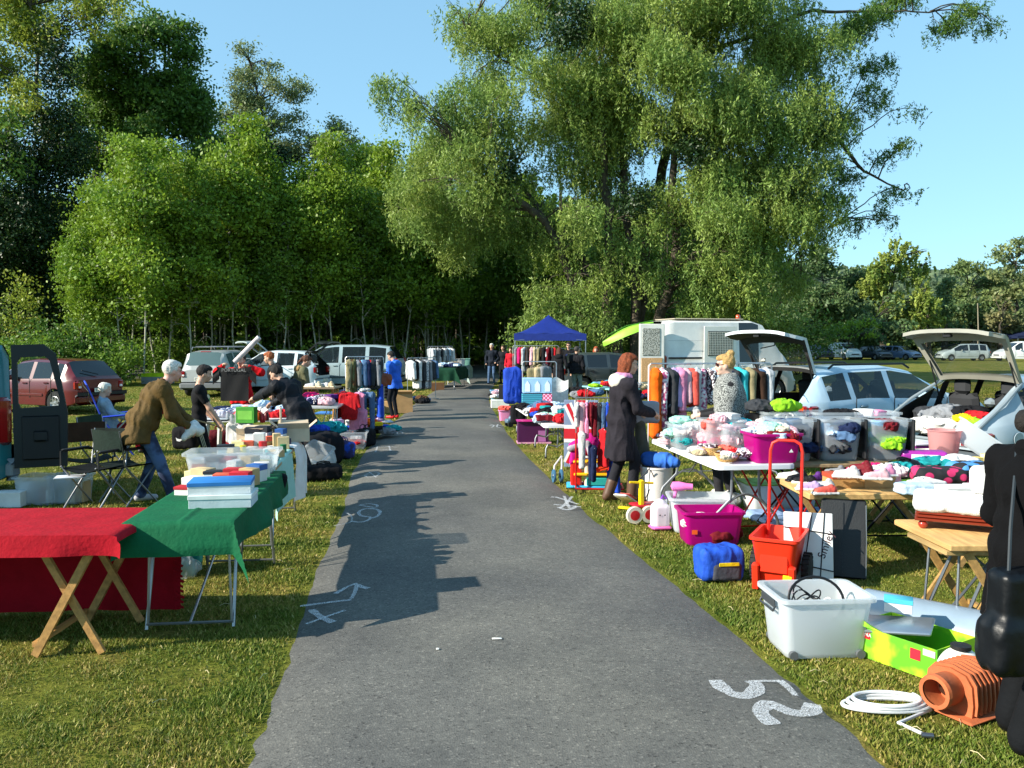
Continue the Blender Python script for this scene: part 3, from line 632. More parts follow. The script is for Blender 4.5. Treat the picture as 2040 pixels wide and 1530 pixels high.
bush('dark undergrowth bush behind the grey estate car', 760, 54, 5, 2.2, LF['oak'], 7, 700); bush('leafy bush at the grove mouth left of the blue tent', 1085, 42, 2.6, 4.6, LF['willow2'], 8, 700); bush('bushy willow shoots behind the blue tent', 1160, 41, 2.4, 4.5, LF['willow2'], 9, 700)
bush('spreading green bush behind the white van cab', 1480, 40, 3.4, 4.0, LF['willow'], 10, 700); bush('dark bush behind the van roof', 1370, 42, 3.4, 3.6, LF['sapd'], 11, 600); bush('leafy bush right of the willow foot', 1590, 48, 3, 3.4, LF['oak'], 12, 700)
# --- far tree line on the right and hill
def far_tree(label, u, y, lst, leaf, seed, hang=0, dens=260, sz=.42, group=None):
    return forest_tree(label, y, u, lst, leaf, dens, sz, 'broadleaf_tree', 1.8, seed, hang=hang, dj=2.5, group=group, r0=.5, tw=.1)
far_tree('olive green round tree at the left of the distant row', 1640, 100, [(1640, 530, 45, 1), (1600, 560, 45, 1), (1690, 560, 45, 1), (1640, 600, 60, 1), (1580, 620, 50, 1), (1700, 630, 50, 1), (1650, 650, 55, .8)], LF['fard'], 31)
far_tree('tallest yellow-green tree in the distant row', 1755, 97, [(1785, 490, 26, .9), (1760, 525, 42, 1), (1800, 540, 38, 1), (1835, 500, 20, .7), (1840, 530, 22, .7), (1755, 580, 45, 1), (1820, 590, 45, 1), (1770, 630, 50, .8), (1730, 560, 30, 1)], LF['fary'], 32, 1.4)
far_tree('dark tree in front of the tallest yellow-green one', 1750, 92, [(1740, 640, 35, .9), (1770, 610, 30, .6), (1720, 670, 35, .9), (1790, 660, 35, .9)], LF['fard'], 33)
far_tree('yellow willow clump right of the tallest distant tree', 1850, 95, [(1850, 580, 28, .9), (1840, 610, 35, 1), (1870, 640, 35, .9), (1800, 660, 30, .7)], LF['fary'], 34, 1.2)
far_tree('dark narrow tree behind the open silver hatch', 1880, 99, [(1880, 570, 24, 1), (1885, 610, 35, 1), (1890, 660, 40, 1)], LF['fard'], 35)
far_tree('broad soft green tree behind the thin pole', 1930, 105, [(1930, 550, 35, 1), (1965, 575, 40, 1), (1900, 590, 35, 1), (1935, 620, 50, 1), (1970, 650, 45, 1), (1920, 670, 45, 1)], LF['far'], 36)
far_tree('grey-green tree at the right edge of the distant row', 2020, 102, [(2025, 500, 32, .6), (2000, 530, 34, .6), (2050, 540, 45, .9), (2020, 590, 40, 1), (2060, 620, 60, 1), (2000, 650, 40, 1)], LF['pop'], 37)
far_tree('reddish brown leaved tree low at the right edge', 1990, 97, [(1995, 610, 22, .7), (1985, 640, 25, .9), (2010, 660, 25, .8)], LF['farb'], 38)
far_tree('green tree behind the olive one at the willow edge', 1580, 108, [(1575, 545, 40, 1), (1545, 590, 50, 1), (1600, 600, 50, 1), (1560, 650, 50, 1), (1500, 620, 50, 1)], LF['far'], 39)
far_tree('low round tree just behind the parked dark cars', 1700, 88, [(1690, 650, 25, .9), (1720, 660, 22, .9), (1660, 665, 25, .9)], LF['sap'], 40)
cl = []; rs = random.Random(3)
for i in range(90): u = rs.uniform(1380, 2300); y = rs.uniform(112, 122); cl.append(((u - 1020) / F * y, y, rs.uniform(0, 6.5), 4, 3, 3, 1))
tg = solo('dark_wood', crown(cl, 150, .7, 1.6, 0, 0, 78, .7), LF['fard'], 'dark mass of woodland under the distant row of trees', 'woodland'); tg['kind'] = 'stuff'
def hillf(a, b_):
    x = -120 + 900 * a; y = 330 + 260 * b_; return (x, y, (38 + 5 * sin(x * .011) + 3 * float(vn(np.array([x * .02, 0, 0]), 2))) * math.sin(min(1, b_ * 1.6) * pi / 2) - 1)
solo('hill', MB().grid(hillf, 60, 8), mat('hill', (.06, .10, .05), rough=1, var=.4, vscale=.03), None, None)['kind'] = 'structure'
rs = np.random.RandomState(9); a, b_ = rs.rand(26000), rs.rand(26000) ** .6 * .75; P = np.array([hillf(x, y) for x, y in zip(a, b_)]); P[:, 2] += rs.rand(26000) * 3 + 2 * vn(P * .09, 3)
Vv = leaves(P, 0, 3.2, 1.3, 0, 4); tg = solo('hill_wood', npmesh(Vv, np.arange(len(Vv)).reshape(-1, 4), False), LF['hill'], 'pale green wood on the distant hill, haze put into its leaf colour', 'woodland'); tg['kind'] = 'stuff'
# ================================================================ vehicles
def paint(c, **k):
    key = ('paint', c)
    if key in _m: return _m[key]
    m = bpy.data.materials.new('paint_' + str(len(_m))); n, l = nodes(m); b = n['Principled BSDF']; geo = n.new('ShaderNodeNewGeometry'); tc = n.new('ShaderNodeTexCoord').outputs['Object']
    c = S(c); cc = ramp(n, l, noise(n, l, tc, 2.5, 6), [(.35, tuple(x * .9 for x in c)), (.65, tuple(x * 1.06 for x in c))])
    cm = mixc(n, l, 1.0, cc, cc); x = mixc(n, l, geo.outputs['Backfacing'], cm, (.03, .03, .032)); l.new(x, b.inputs['Base Color'])
    b.inputs['Roughness'].default_value = k.get('rough', .32); b.inputs['Metallic'].default_value = k.get('metal', .0); b.inputs['Coat Weight'].default_value = .6; b.inputs['Coat Roughness'].default_value = .08
    _m[key] = m; return m
TY = mat('tyre', (.018, .018, .018), rough=.85, bump=.3); BLKP = plas('1b1c1e', rough=.55); LAMP_R = plas('8c0a0c', rough=.15, coat=1); LAMP_W = plas('dfe4e6', rough=.12, coat=1); LAMP_O = plas('b8480c', rough=.2, coat=1); DGL = mat('dglass', (.012, .016, .018), rough=.05, var=0, spec=.9)
TGL = glass((.02, .028, .028), .03, .42)
def wheel(parent, x, y, r, w_=.2, rim='a8abad', side=1):
    m = MB(); m.lathe([(r * .6, -w_ / 2), (r * .93, -w_ / 2), (r, -w_ * .35), (r, w_ * .35), (r * .93, w_ / 2), (r * .6, w_ / 2)], 28, (0, 0, 0), 'y')
    o = part('wheel', m, TY, parent, loc=(x, y, r)); q = MB(); s = side
    q.lathe([(r * .62, s * w_ * .3), (r * .62, s * w_ * .47), (r * .56, s * w_ * .5), (r * .5, s * w_ * .36), (.02, s * w_ * .3)], 28, (0, 0, 0), 'y')
    for k in range(7):
        a = k * 2 * pi / 7; c, sn = cos(a), sin(a); wv = .035
        q.add([(c * .04 - sn * wv, s * w_ * .42, sn * .04 + c * wv), (c * .04 + sn * wv, s * w_ * .42, sn * .04 - c * wv), (c * r * .56 + sn * wv * .7, s * w_ * .49, sn * r * .56 - c * wv * .7), (c * r * .56 - sn * wv * .7, s * w_ * .49, sn * r * .56 + c * wv * .7)], [(0, 1, 2, 3)])
    q.lathe([(.05, s * w_ * .3), (.05, s * w_ * .46), (.0, s * w_ * .48)], 12, (0, 0, 0), 'y'); part('rim', q, metal(rim, rough=.35), o)
def itp(t, x):
    for (a, p), (b, q) in zip(t, t[1:]):
        if a <= x <= b: return p + (q - p) * (x - a) / max(b - a, 1e-6)
    return t[0][1] if x < t[0][0] else t[-1][1]
def car(label, loc, rz, L, W, top, belt, wheels, col, wins, screens, r=.3, sill=.22, name='parked_car', cat='car', open_=False, tgl=None, group='parked cars', detail=2, lamp='hatch', trim=None, plate=True, front=True, cap_z=None, mirror=True, tum=.2, hp=.12):
    """top, belt: height against x (rear -L/2 .. front L/2); wins: x spans of side panes; screens: x spans of front and rear glass"""
    t = thing(name, label, cat, loc, rz, group); h = L / 2; xs = set(np.linspace(-h, h, 46).tolist())
    for q in top + belt: xs.add(q[0])
    for a, b in wins + screens: xs.add(a); xs.add(b); xs.add(a + .03); xs.add(b - .03)
    for wx in wheels:
        for k in range(-8, 9): xs.add(wx + k / 8 * (r + .06))
    xs = sorted(x for x in xs if -h <= x <= h); X = [xs[0]]
    for x in xs:
        if x - X[-1] > .012: X.append(x)
    def ring(x):
        tp, bl = itp(top, x), itp(belt, x); e = min(1, (h - abs(x)) / .42); e2 = 1 - (1 - e) ** 2.2; hw = W / 2 * (.83 + .17 * e2); sl = sill
        for wx in wheels:
            d = abs(x - wx)
            if d < r + .06: sl = max(sl, r + math.sqrt((r + .06) ** 2 - d * d))
        sl = max(sl, sill + (1 - e) ** 2 * .1); bl = min(bl, tp - .03); g = min(1, max(0, (tp - bl) / .42)); tw = tum * g; md = max(sl + .02, (sill + bl) * .52)
        P = [(hw * .93, sl - .0), (hw * .985, sl + .02), (hw, md), (hw * .995, bl - (bl - md) * .25), (hw * (.965), bl - .01), (hw * .955, bl + .012),
             (hw * (.95 - tw), tp - (.085 if g > .3 else .02 + .06 * g)), (hw * (.90 - tw * 1.25), tp - .035 * max(g, .3)), (hw * .5, tp - .006), (0, tp)]
        return [(x, -y, z) for y, z in P] + [(x, y, z) for y, z in P[-2::-1]]
    rings = [ring(x) for x in X]; m = 19; groups = {'body': [], 'side': [], 'screen': []}
    vs = [p for rg in rings for p in rg]
    for i in range(len(X) - 1):
        xm = (X[i] + X[i + 1]) / 2
        for j in range(m - 1):
            f = (i * m + j, (i + 1) * m + j, (i + 1) * m + j + 1, i * m + j + 1); jj = min(j, m - 2 - j); k = 'body'
            if jj == 5 and any(a + .02 < xm < b - .02 for a, b in wins): k = 'side'
            if jj >= 7 and any(a < xm < b for a, b in screens): k = 'screen'
            if open_ and xm < open_ and jj >= 5 and not (jj <= 6 and False): 
                if jj >= 7: continue
            groups[k].append(f)
    def sub(fs, mb=None):
        mb = mb or MB(); used = sorted({i for f in fs for i in f}); mp = {a: b for b, a in enumerate(used)}; return mb.add([vs[i] for i in used], [tuple(mp[i] for i in f) for f in fs])
    body = sub(groups['body']); last = rings[-1]; body.add(last, [tuple(range(m - 1, -1, -1))])
    first = rings[0]
    if open_:
        cz = cap_z or .62; lo = [p for p in first]; low = [(p[0], p[1], min(p[2], cz)) for p in first]; body.add(low, [tuple(range(m))])
    else: body.add(first, [tuple(range(m))])
    part('body', body, paint(col), t, ang=32)
    gl = tgl or DGL; sd = [[f for f in groups['side'] if vs[f[0]][1] < 0], [f for f in groups['side'] if vs[f[0]][1] > 0]]
    for s_ in sd:
        for a, b in wins:
            fs = [f for f in s_ if a <= (vs[f[0]][0] + vs[f[2]][0]) / 2 <= b]
            if fs: part('window', sub(fs), gl, t)
    for a, b in screens:
        fs = [f for f in groups['screen'] if a <= (vs[f[0]][0] + vs[f[2]][0]) / 2 <= b]
        if fs: part('windscreen' if a > 0 else 'rear_window', sub(fs), gl, t)
    under = MB().box((0, 0, sill + .06), (L * .92, W * .8, .1)); part('underbody', under, BLKP, t)
    if tgl or open_:
        it = MB(); bz = itp(belt, 0)
        for sx in (.25, -.65):
            for sy in (-.36, .36): it.box((sx, sy, sill + .28), (.5, .5, .22), bev=.06); it.box((sx - .28, sy, bz - .05), (.14, .48, .66), (0, -.2, 0), bev=.06); it.box((sx - .36, sy, bz + .36), (.1, .26, .2), bev=.05)
        it.box((h - 1.25 if L > 4 else h - 1.1, 0, bz - .12), (.4, W * .86, .26), bev=.08); it.tube([(.62 + .1 * cos(a) * .3, .36 + .17 * cos(a), bz + .02 + .17 * sin(a)) for a in np.linspace(0, 2 * pi, 18)], .014, 6, cap=False)
        it.box((-.2, 0, sill + .13), (L * .8, W * .84, .03)); part('interior', it, plas('2a2b2e', rough=.8), t)
    for wx in wheels:
        for s_ in (-1, 1): wheel(t, wx, s_ * (W / 2 - .11), r, .2, side=s_)
    a = MB()
    if detail > 0:
        lz = itp(belt, -h) - .17
        for s_ in (-1, 1):
            if lamp == 'tall': q = MB().box((-h + .07, s_ * (W / 2 - .13), lz + .12), (.16, .15, .55), bev=.04)
            elif lamp == 'wide': q = MB().box((-h + .035, s_ * (W / 2 - .27), lz + .03), (.12, .36, .2), bev=.03); q.box((-h + .17, s_ * (W / 2 - .065), lz + .03), (.3, .06, .2), (0, 0, -s_ * .16), bev=.02)
            else: q = MB().box((-h + .05, s_ * (W / 2 - .19), lz + .04), (.16, .2, .26), bev=.05)
            o = part('tail_light', q, LAMP_R, t)
            if lamp == 'wide': part('reflector', MB().box((-h - .022, s_ * (W / 2 - .22), lz + .08), (.02, .22, .07), bev=.01), LAMP_O, o); part('reflector', MB().box((-h - .022, s_ * (W / 2 - .36), lz + .03), (.02, .07, .16), bev=.01), LAMP_W, o)
            else: part('reflector', MB().box((-h - .028, s_ * (W / 2 - .2), lz + .0), (.02, .09, .06), bev=.01), LAMP_W, o)
            if front: part('headlight', MB().box((h - .13, s_ * (W / 2 - .27), itp(belt, h - .1) - .17), (.22, .36, .15), (0, .15, s_ * -.28), bev=.05), LAMP_W, t)
            if mirror: part('mirror', MB().box((screens[0][0] - .12 if screens else .6, s_ * (W / 2 + .07), itp(belt, .5) + .07), (.12, .2, .14), bev=.05), paint(col), t)
        part('bumper', MB().box((-h + .0, 0, sill + .17), (.16, W * .93, .26), bev=.07), trim or paint(col), t)
        part('front_bumper', MB().box((h - .01, 0, sill + .15), (.14, W * .9, .24), bev=.07), trim or paint(col), t)
        if front: part('grille', MB().box((h - .0, 0, sill + .38), (.06, W * .5, .12), bev=.02), BLKP, t)
        if plate:
            pl = part('number_plate', MB().box((-h - .09, 0, .62 if not open_ else .45), (.015, .5, .11), bev=.004), plas('dcdcd2'), t)
        for s_ in (-1, 1):
            for a_, b_ in wins[:2]: part('door_handle', MB().box((a_ + .14, s_ * (W / 2 + .008), itp(belt, a_) - .1), (.17, .03, .035), bev=.012), paint(col), t)
            for dx in sorted({w_[0] for w_ in wins[:2]} | {wins[0][1]}): part('door_seam', MB().box((dx - .03, s_ * (W / 2 - .0), itp(belt, dx) * .5 + .22), (.008, .012, itp(belt, dx) - .38)), BLKP, t)
            part('side_trim', MB().box((0, s_ * (W / 2 + .004), .5), (L * .42, .03, .07), bev=.01), trim or paint(col), t)
    return t
def tailgate(t, x, z, W, col, ang=45, gl=.55, lo=.42, dark=False, kink=42, glm=None):
    """raised rear door: rises backwards from its hinge at the roof's end; kink between the glass and the lower panel"""
    root = part('tailgate', MB(), plas(col), t); c1, s1 = cos(R(ang)), sin(R(ang)); c2, s2 = cos(R(ang - kink)), sin(R(ang - kink))
    def P(s, y, off=0):
        k = gl + .12; bow = -.10 * (abs(y) / (W / 2)) ** 3 * .6
        if s <= k: q = (x - s * c1 - off * s1, y, z + s * s1 - off * c1 + bow * c1); return (q[0], q[1], z + s * s1 - off * c1 + bow)
        e = s - k; return (x - k * c1 - e * c2 - off * s2, y, z + k * s1 + e * s2 - off * c2 + bow)
    m = MB(); inn = MB(); Lt = gl + .12 + lo
    def wd(s): return W / 2 * (.86 + .14 * min(1, s / (gl + .12))) * (1 if s < Lt - .1 else .93)
    for off, mm in ((0, m), (.05, inn)):
        def strip(s0, s1, f0, f1, n=4, nc=4):
            mm.grid(lambda a, b: P(s0 + (s1 - s0) * b, wd(s0 + (s1 - s0) * b) * (f0 + (f1 - f0) * a), off), nc, n)
        strip(0, .07, -1, 1, 3, 12); strip(.07, gl, -1, -.89); strip(.07, gl, .89, 1); strip(gl, gl + .12, -1, 1, 3, 12); strip(gl + .12, Lt, -1, 1, 6, 12)
    for f in (-1, 1): m.grid(lambda a, b: P(Lt * b, wd(Lt * b) * f, .05 * a), 2, 14)
    m.grid(lambda a, b: P(Lt, wd(Lt) * (2 * a - 1), .05 * b), 10, 2)
    root.data = m.mesh(); root.data.materials.append(plas(col, rough=.3, coat=.5)); part('lining', inn, plas('2b2b2c', rough=.7) if dark else plas(col, rough=.4), root)
    pane = MB().grid(lambda a, b: P(.07 + (gl - .07) * b, wd(.07 + (gl - .07) * b) * .89 * (2 * a - 1), .02), 6, 6); part('rear_window', pane, glm or glass((.02, .03, .03), .03, .35), root)
    wp = MB().tube([P(gl + .02, 0, -.03), P(gl - .1, .1, -.03), P(gl - .14, .42, -.03)], .01, 5); part('latch', MB().box(P(Lt - .08, 0, .08), (.06, .12, .05), bev=.01), BLKP, root); part('wiper', wp, BLKP, root)
    for s_ in (-1, 1): part('gas_strut', MB().tube([P(.34, wd(.3) * .93 * s_, .05), (x + .02, s_ * W * .43, z - .42)], .011, 6), BLKP, t)
    return root
HATCH = dict(top=[(-1.9, .92), (-1.82, .98), (-1.42, 1.40), (-1.1, 1.44), (-.2, 1.46), (.35, 1.40), (1.05, .98), (1.6, .84), (1.9, .62)], belt=[(-1.9, .9), (-1.0, .93), (1.0, .88), (1.9, .62)])
def scale_prof(p, L, H, L0=3.8, H0=1.46): return [(x * L / L0, z * H / H0) for x, z in p]
def hatch(label, loc, rz, L, W, H, col, **k):
    s = L / 3.8; wins = [(-.28 * s, .86 * s), (-1.08 * s, -.34 * s), (-1.42 * s, -1.14 * s)]
    if k.pop('three', 0): wins = [(-.3 * s, .86 * s), (-1.3 * s, -.38 * s)]
    return car(label, loc, rz, L, W, scale_prof(HATCH['top'], L, H), scale_prof(HATCH['belt'], L, H), [-1.22 * s, 1.2 * s], col, wins, [(.38 * s, 1.03 * s), (-1.8 * s, -1.42 * s)], **k)
MPVT = [(-2, .95), (-1.96, 1.1), (-1.72, 1.56), (-1.2, 1.62), (0, 1.62), (.5, 1.55), (1.3, 1.05), (1.75, .88), (2, .6)]
def mpv(label, loc, rz, L, W, H, col, **k):
    s = L / 4; f = lambda p: [(x * s, z * H / 1.62) for x, z in p]
    return car(label, loc, rz, L, W, f(MPVT), f([(-2, .93), (-1, .98), (1, .92), (2, .6)]), [-1.25 * s, 1.25 * s], col, [(-.15 * s, 1.0 * s), (-1.0 * s, -.22 * s), (-1.65 * s, -1.07 * s)], [(.53 * s, 1.28 * s), (-1.95 * s, -1.72 * s)], **k)
# -- left side
r_ = hatch('shiny red hatchback parked on the grass at the far left', (-12.45, 22.3, 0), pi - R(24), 3.8, 1.64, 1.43, '5c070d', trim=None, three=0)
part('bumper_strip', MB().box((-1.99, 0, .53), (.02, 1.5, .1), bev=.01), BLKP, r_); part('wiper', MB().tube([(-1.83, 0, 1.02), (-1.72, .4, 1.13)], .012, 5), BLKP, r_)
text('FA 371 ST', .1, BLKP, r_, (-1.999, 0, .62), (pi / 2, 0, -pi / 2))
s_ = mpv('silver people carrier with roof bars seen from behind', (-10.3, 29.8, 0), R(88), 4.1, 1.72, 1.58, 'a9adab', lamp='hatch', tgl=glass((.10, .16, .16), .04, .8), trim=plas('6d7072', rough=.5))
rb = MB()
for y in (-.62, .62): rb.tube([(-1.4, y, 1.6), (-1.35, y, 1.68), (.5, y, 1.68), (.55, y, 1.6)], .016, 6)
for x in (-1.1, .2): rb.tube([(x, -.62, 1.7), (x, .62, 1.7)], .018, 6)
part('roof_bar', rb, metal(), s_); part('brake_light', MB().box((-1.74, 0, 1.53), (.05, .36, .04), bev=.01), LAMP_R, s_); text('CF 512 QR', .1, BLKP, s_, (-2.155, 0, .62), (pi / 2, 0, -pi / 2))
a_ = hatch('silver hatchback with glazed tailgate raised behind the hooded person', (-8.6, 33.5, 0), R(38), 3.9, 1.66, 1.5, 'a7b4b8', open_=-1.42, tgl=TGL); tailgate(a_, -1.44, 1.48, 1.35, 'a7b4b8', 40)
b_ = hatch('white hatchback facing left with its dark tailgate raised', (-8.9, 31.2, 0), R(172), 3.7, 1.66, 1.56, 'c8d4d8', open_=-1.38, tgl=TGL); tailgate(b_, -1.38, 1.5, 1.35, '202226', 38, dark=True)
c_ = mpv('grey-blue estate car with long side windows beside the clothes rack', (-6.9, 33.3, 0), R(176), 5.0, 1.86, 1.76, '95a8ac', lamp='tall', tgl=TGL, trim=plas('5a6468')); 
hatch('dark grey car half hidden behind the red-haired woman under the tent side', (3.6, 30.5, 0), R(15), 4.1, 1.7, 1.5, '3c4548', detail=1)
# -- the pale estate and the old hatchback on the right
GT = [(-2.28, .95), (-2.2, 1.05), (-1.86, 1.40), (-1.4, 1.46), (-.3, 1.48), (.25, 1.41), (1.0, 1.02), (1.9, .86), (2.28, .6)]
ga = R(27); grc = Vector((4.45, 12.3, 0)); gw = 1.8; hd = Vector((cos(ga), sin(ga), 0)); lf = Vector((-sin(ga), cos(ga), 0)); gc = grc + hd * 2.28 + lf * gw / 2
g_ = car('light silver-blue hatchback with a roof rail and tailgate up behind the bins', gc, ga, 4.56, gw, GT, [(-2.28, .93), (-1, .97), (1.1, .90), (2.28, .6)], [-1.42, 1.35], 'a9c2d2', [(-.42, .86), (-1.28, -.48), (-1.86, -1.36)], [(.27, .98), (-2.18, -1.86)], r=.32, open_=-1.86, tgl=glass((.03, .05, .06), .03, .5), lamp='wide')
tailgate(g_, -1.86, 1.42, 1.4, 'c9cfd0', 60, .52, .40, dark=True, kink=50)
rr = MB()
for s in (-1, 1): rr.tube([(-1.6, s * .6, 1.44), (-1.5, s * .6, 1.5), (.1, s * .6, 1.5), (.25, s * .6, 1.43)], .018, 6)
part('roof_rail', rr, BLKP, g_); part('fuel_cap', MB().lathe([(.085, 0), (.08, -.006), (0, -.007)], 20, (-1.3, -.905, .72), 'y'), paint('a9c2d2'), g_)
oa = R(21); orc = Vector((5.72, 9.95, 0)); hd2 = Vector((cos(oa), sin(oa), 0)); lf2 = Vector((-sin(oa), cos(oa), 0)); ow = 1.66; oc = orc + hd2 * 2.0 + lf2 * ow / 2
OT = [(-2.0, .80), (-1.95, .86), (-1.12, 1.36), (-.8, 1.40), (-.1, 1.41), (.3, 1.36), (.95, .98), (1.7, .82), (2.0, .6)]
o_ = car('old champagne silver hatchback with its boot open and full of bags', oc, oa, 4.0, ow, OT, [(-2.0, .78), (-1.2, .88), (1.0, .88), (2.0, .6)], [-1.2, 1.25], '9fadb5', [(-.3, .82), (-.98, -.36), (-1.25, -1.05)], [(.32, .93), (-1.94, -1.12)], r=.29, open_=-1.12, tgl=TGL, lamp='wide', trim=plas('50585e', rough=.6), cap_z=.58)
tailgate(o_, -1.12, 1.385, 1.42, '98968a', 56, .62, .26, kink=50)
part('fuel_cap', MB().lathe([(.085, 0), (.08, -.006), (0, -.007)], 20, (-1.45, -.835, .66), 'y'), paint('9fadb5'), o_)
part('boot_sill', MB().tube([(-1.12, -.6, 1.33), (-1.55, -.7, 1.08), (-1.96, -.72, .82), (-2.0, -.55, .6), (-2.0, .55, .6), (-1.96, .72, .82), (-1.55, .7, 1.08), (-1.12, .6, 1.33)], .022, 8), plas('7f8a90'), o_)
O2W = Matrix.Translation(oc) @ Matrix.Rotation(oa, 4, 'Z'); G2W = Matrix.Translation(gc) @ Matrix.Rotation(ga, 4, 'Z')
# -- vans
def van(label, loc, rz, L, W, H, col, wins=(), hood=.95, r=.33, belt=1.15, three=True, **k):
    h = L / 2; top = [(-h, H - .18), (-h + .06, H - .05), (-h + .4, H), (h - hood - 1.15, H), (h - hood - .75, H - .12), (h - hood + .12, belt + .08), (h - .12, belt - .2), (h, .66)]
    return car(label, loc, rz, L, W, top, [(-h, belt), (h - hood, belt - .02), (h, .66)], [-h + .85, h - .8], col, list(wins), [(h - hood - .72, h - hood + .1)], r=r, lamp='tall', name='parked_van', cat='van', tum=.1, **k)
va = R(14); vc = Vector((6.75, 27.2, 0)); VH = 2.56
v_ = van('big white high-roof van with its rear door open and a grille window', vc, va, 4.7, 1.95, VH, 'dcdbd6', [(.25, 1.0)], hood=.45, belt=1.22, trim=plas('34373a', rough=.6), open_=-2.25, cap_z=.6, tgl=DGL)
GRM = pattern('dots', 'd8d8d0', '3a4038', 60, .5)
def vrect(nm, x0, x1, z0, z1, m, y=-.985, th=.02, par=v_): return part(nm, MB().box(((x0 + x1) / 2, y, (z0 + z1) / 2), (x1 - x0, th, z1 - z0), bev=.008), m, par)
vrect('sliding_door', -1.0, .12, .5, 2.36, paint('dcdbd6'), -.99, .035); gw_ = vrect('grille_window', -.88, .0, 1.42, 2.2, plas('4a504c', rough=.5), -1.012, .02)
gm = MB()
for i in range(15): x = -.85 + i * .058; gm.tube([(x, -1.026, 1.45), (x, -1.026, 2.17)], .008, 4)
for i in range(14): z = 1.46 + i * .053; gm.tube([(-.86, -1.03, z), (-.02, -1.03, z)], .008, 4)
part('mesh_grille', gm, plas('cfcfc6'), gw_); vrect('side_strip', -2.2, -1.05, 1.33, 1.39, BLKP, -.99, .02); vrect('side_seam', -2.2, -1.05, 1.9, 1.905, BLKP, -.975, .012)
part('beacon', MB().lathe([(.09, 0), (.09, .04), (.075, .05), (.075, .17), (.05, .2), (0, .205)], 16, (.55, -.3, VH - .01)), LAMP_O, v_)
part('roof_rack', MB().box((-.7, 0, VH + .03), (2.4, 1.5, .035), bev=.01), plas('b9ae98'), v_)
rd = part('rear_door', MB().box((0, .38, 0), (.06, .8, 1.86), bev=.04), plas('dcdbd6'), v_, loc=(-2.36, -.99, 1.5), rot=(0, 0, R(80)))
part('door_window', MB().box((.035, .4, .36), (.02, .56, .84), bev=.06), GRM, rd); part('door_window', MB().box((-.035, .4, .36), (.02, .56, .84), bev=.06), GRM, rd); part('lower_lining', MB().box((.038, .38, -.5), (.02, .66, .74), bev=.01), wood('c39a6c'), rd); part('lower_lining', MB().box((-.038, .38, -.5), (.02, .66, .74), bev=.01), wood('c39a6c'), rd)
# teal van, only its tail end in view
tv = van('teal van at the left edge with its dark rear door swung open', (-8.12, 8.94, 0), R(211), 4.6, 1.8, 1.9, '1f7078', [(.5, 1.3)], belt=1.0, open_=-2.2, cap_z=.5, tgl=DGL, trim=plas('7d8488', rough=.6))
td = part('rear_door', MB(), plas('0d333c'), tv, loc=(-2.33, .9, .42), rot=(0, 0, R(-7))); td.scale = (.76, 1, 1)
dm = MB()
def dprof(z): return .72 - .0 * z if z < .75 else .72 - .16 * ((z - .75) / .62) ** 1.4
Z_ = [0, .06, .3, .62, .8, 1.0, 1.2, 1.33, 1.38]
oc_ = [(-dprof(z) if z < 1.33 else -dprof(z) + .1 * (z - 1.33) / .05, z) for z in Z_]; inn_ = [(0, z) for z in Z_]
hole = [(-.6, .70), (-.10, .68), (-.07, .74), (-.07, 1.2), (-.12, 1.26), (-.44, 1.27), (-.5, 1.22), (-.62, .78)]
outer = [(-.70, 0), (0, 0), (0, .5), (0, 1.0), (0, 1.40), (-.42, 1.41), (-.58, 1.3), (-.72, .62)]
for yo in (-.035, .035): dm.add([(x, yo, z) for x, z in outer] + [(x, yo, z) for x, z in hole], [(i, (i + 1) % 8, 8 + (i + 1) % 8, 8 + i) for i in range(8)])
dm.add([(x, yo, z) for yo in (-.035, .035) for x, z in outer], [(i, (i + 1) % 8, 8 + (i + 1) % 8, 8 + i) for i in range(8)]); dm.add([(x, yo, z) for yo in (-.035, .035) for x, z in hole], [(i, (i + 1) % 8, 8 + (i + 1) % 8, 8 + i) for i in range(8)])
td.data = dm.mesh(ang=30); td.data.materials.append(plas('071a20', rough=.4)); 
part('door_window', MB().add([(x, 0, z) for x, z in hole], [tuple(range(8))]), glass((.05, .1, .1), .03, .16), td)
part('door_lining', MB().box((-.36, .045, .34), (.5, .03, .5), bev=.04).box((-.36, .06, .36), (.2, .04, .12), bev=.03), plas('14191c', rough=.7), td)
# -- vehicles far across the field
hatch('navy blue off-roader parked far across the field', at(1628, 712, 90).xy.to_3d(), R(-82), 4.3, 1.85, 1.7, '141c34', detail=1)
w2 = van('small white van with its left cab door open far across the field', at(1682, 712, 89).xy.to_3d(), R(-80), 4.1, 1.75, 1.85, 'dfe2e0', [(.1, .95)], belt=1.1, detail=1); part('cab_door', MB().box((.5, -1.3, .9), (.08, .9, 1.3), (0, 0, .2), bev=.04), paint('dfe2e0'), w2)
hatch('dark green-blue hatchback far across the field', at(1742, 713, 88).xy.to_3d(), R(-78), 4.0, 1.72, 1.48, '1e2c38', detail=1)
hatch('steel blue hatchback under the raised silver tailgate', at(1792, 713, 88).xy.to_3d(), R(-60), 4.1, 1.74, 1.5, '5c6f8c', detail=1)
mpv('pale silver people carrier seen through the raised rear window', at(1917, 715, 84).xy.to_3d(), R(178), 4.8, 1.82, 1.7, 'aab6b4', detail=1)
van('white delivery van at the right edge facing left', at(2035, 714, 82).xy.to_3d(), R(180), 5.0, 1.9, 1.95, 'e3e5e4', [(.4, 1.2)], belt=1.1, detail=1)
hatch('dark car partly hidden left of the navy off-roader', at(1600, 711, 96).xy.to_3d(), R(-70), 4.0, 1.7, 1.5, '22262c', detail=1)
hatch('dark grey car between the green-blue and steel blue hatchbacks', at(1768, 712, 95).xy.to_3d(), R(-75), 4.0, 1.7, 1.5, '30363c', detail=1)
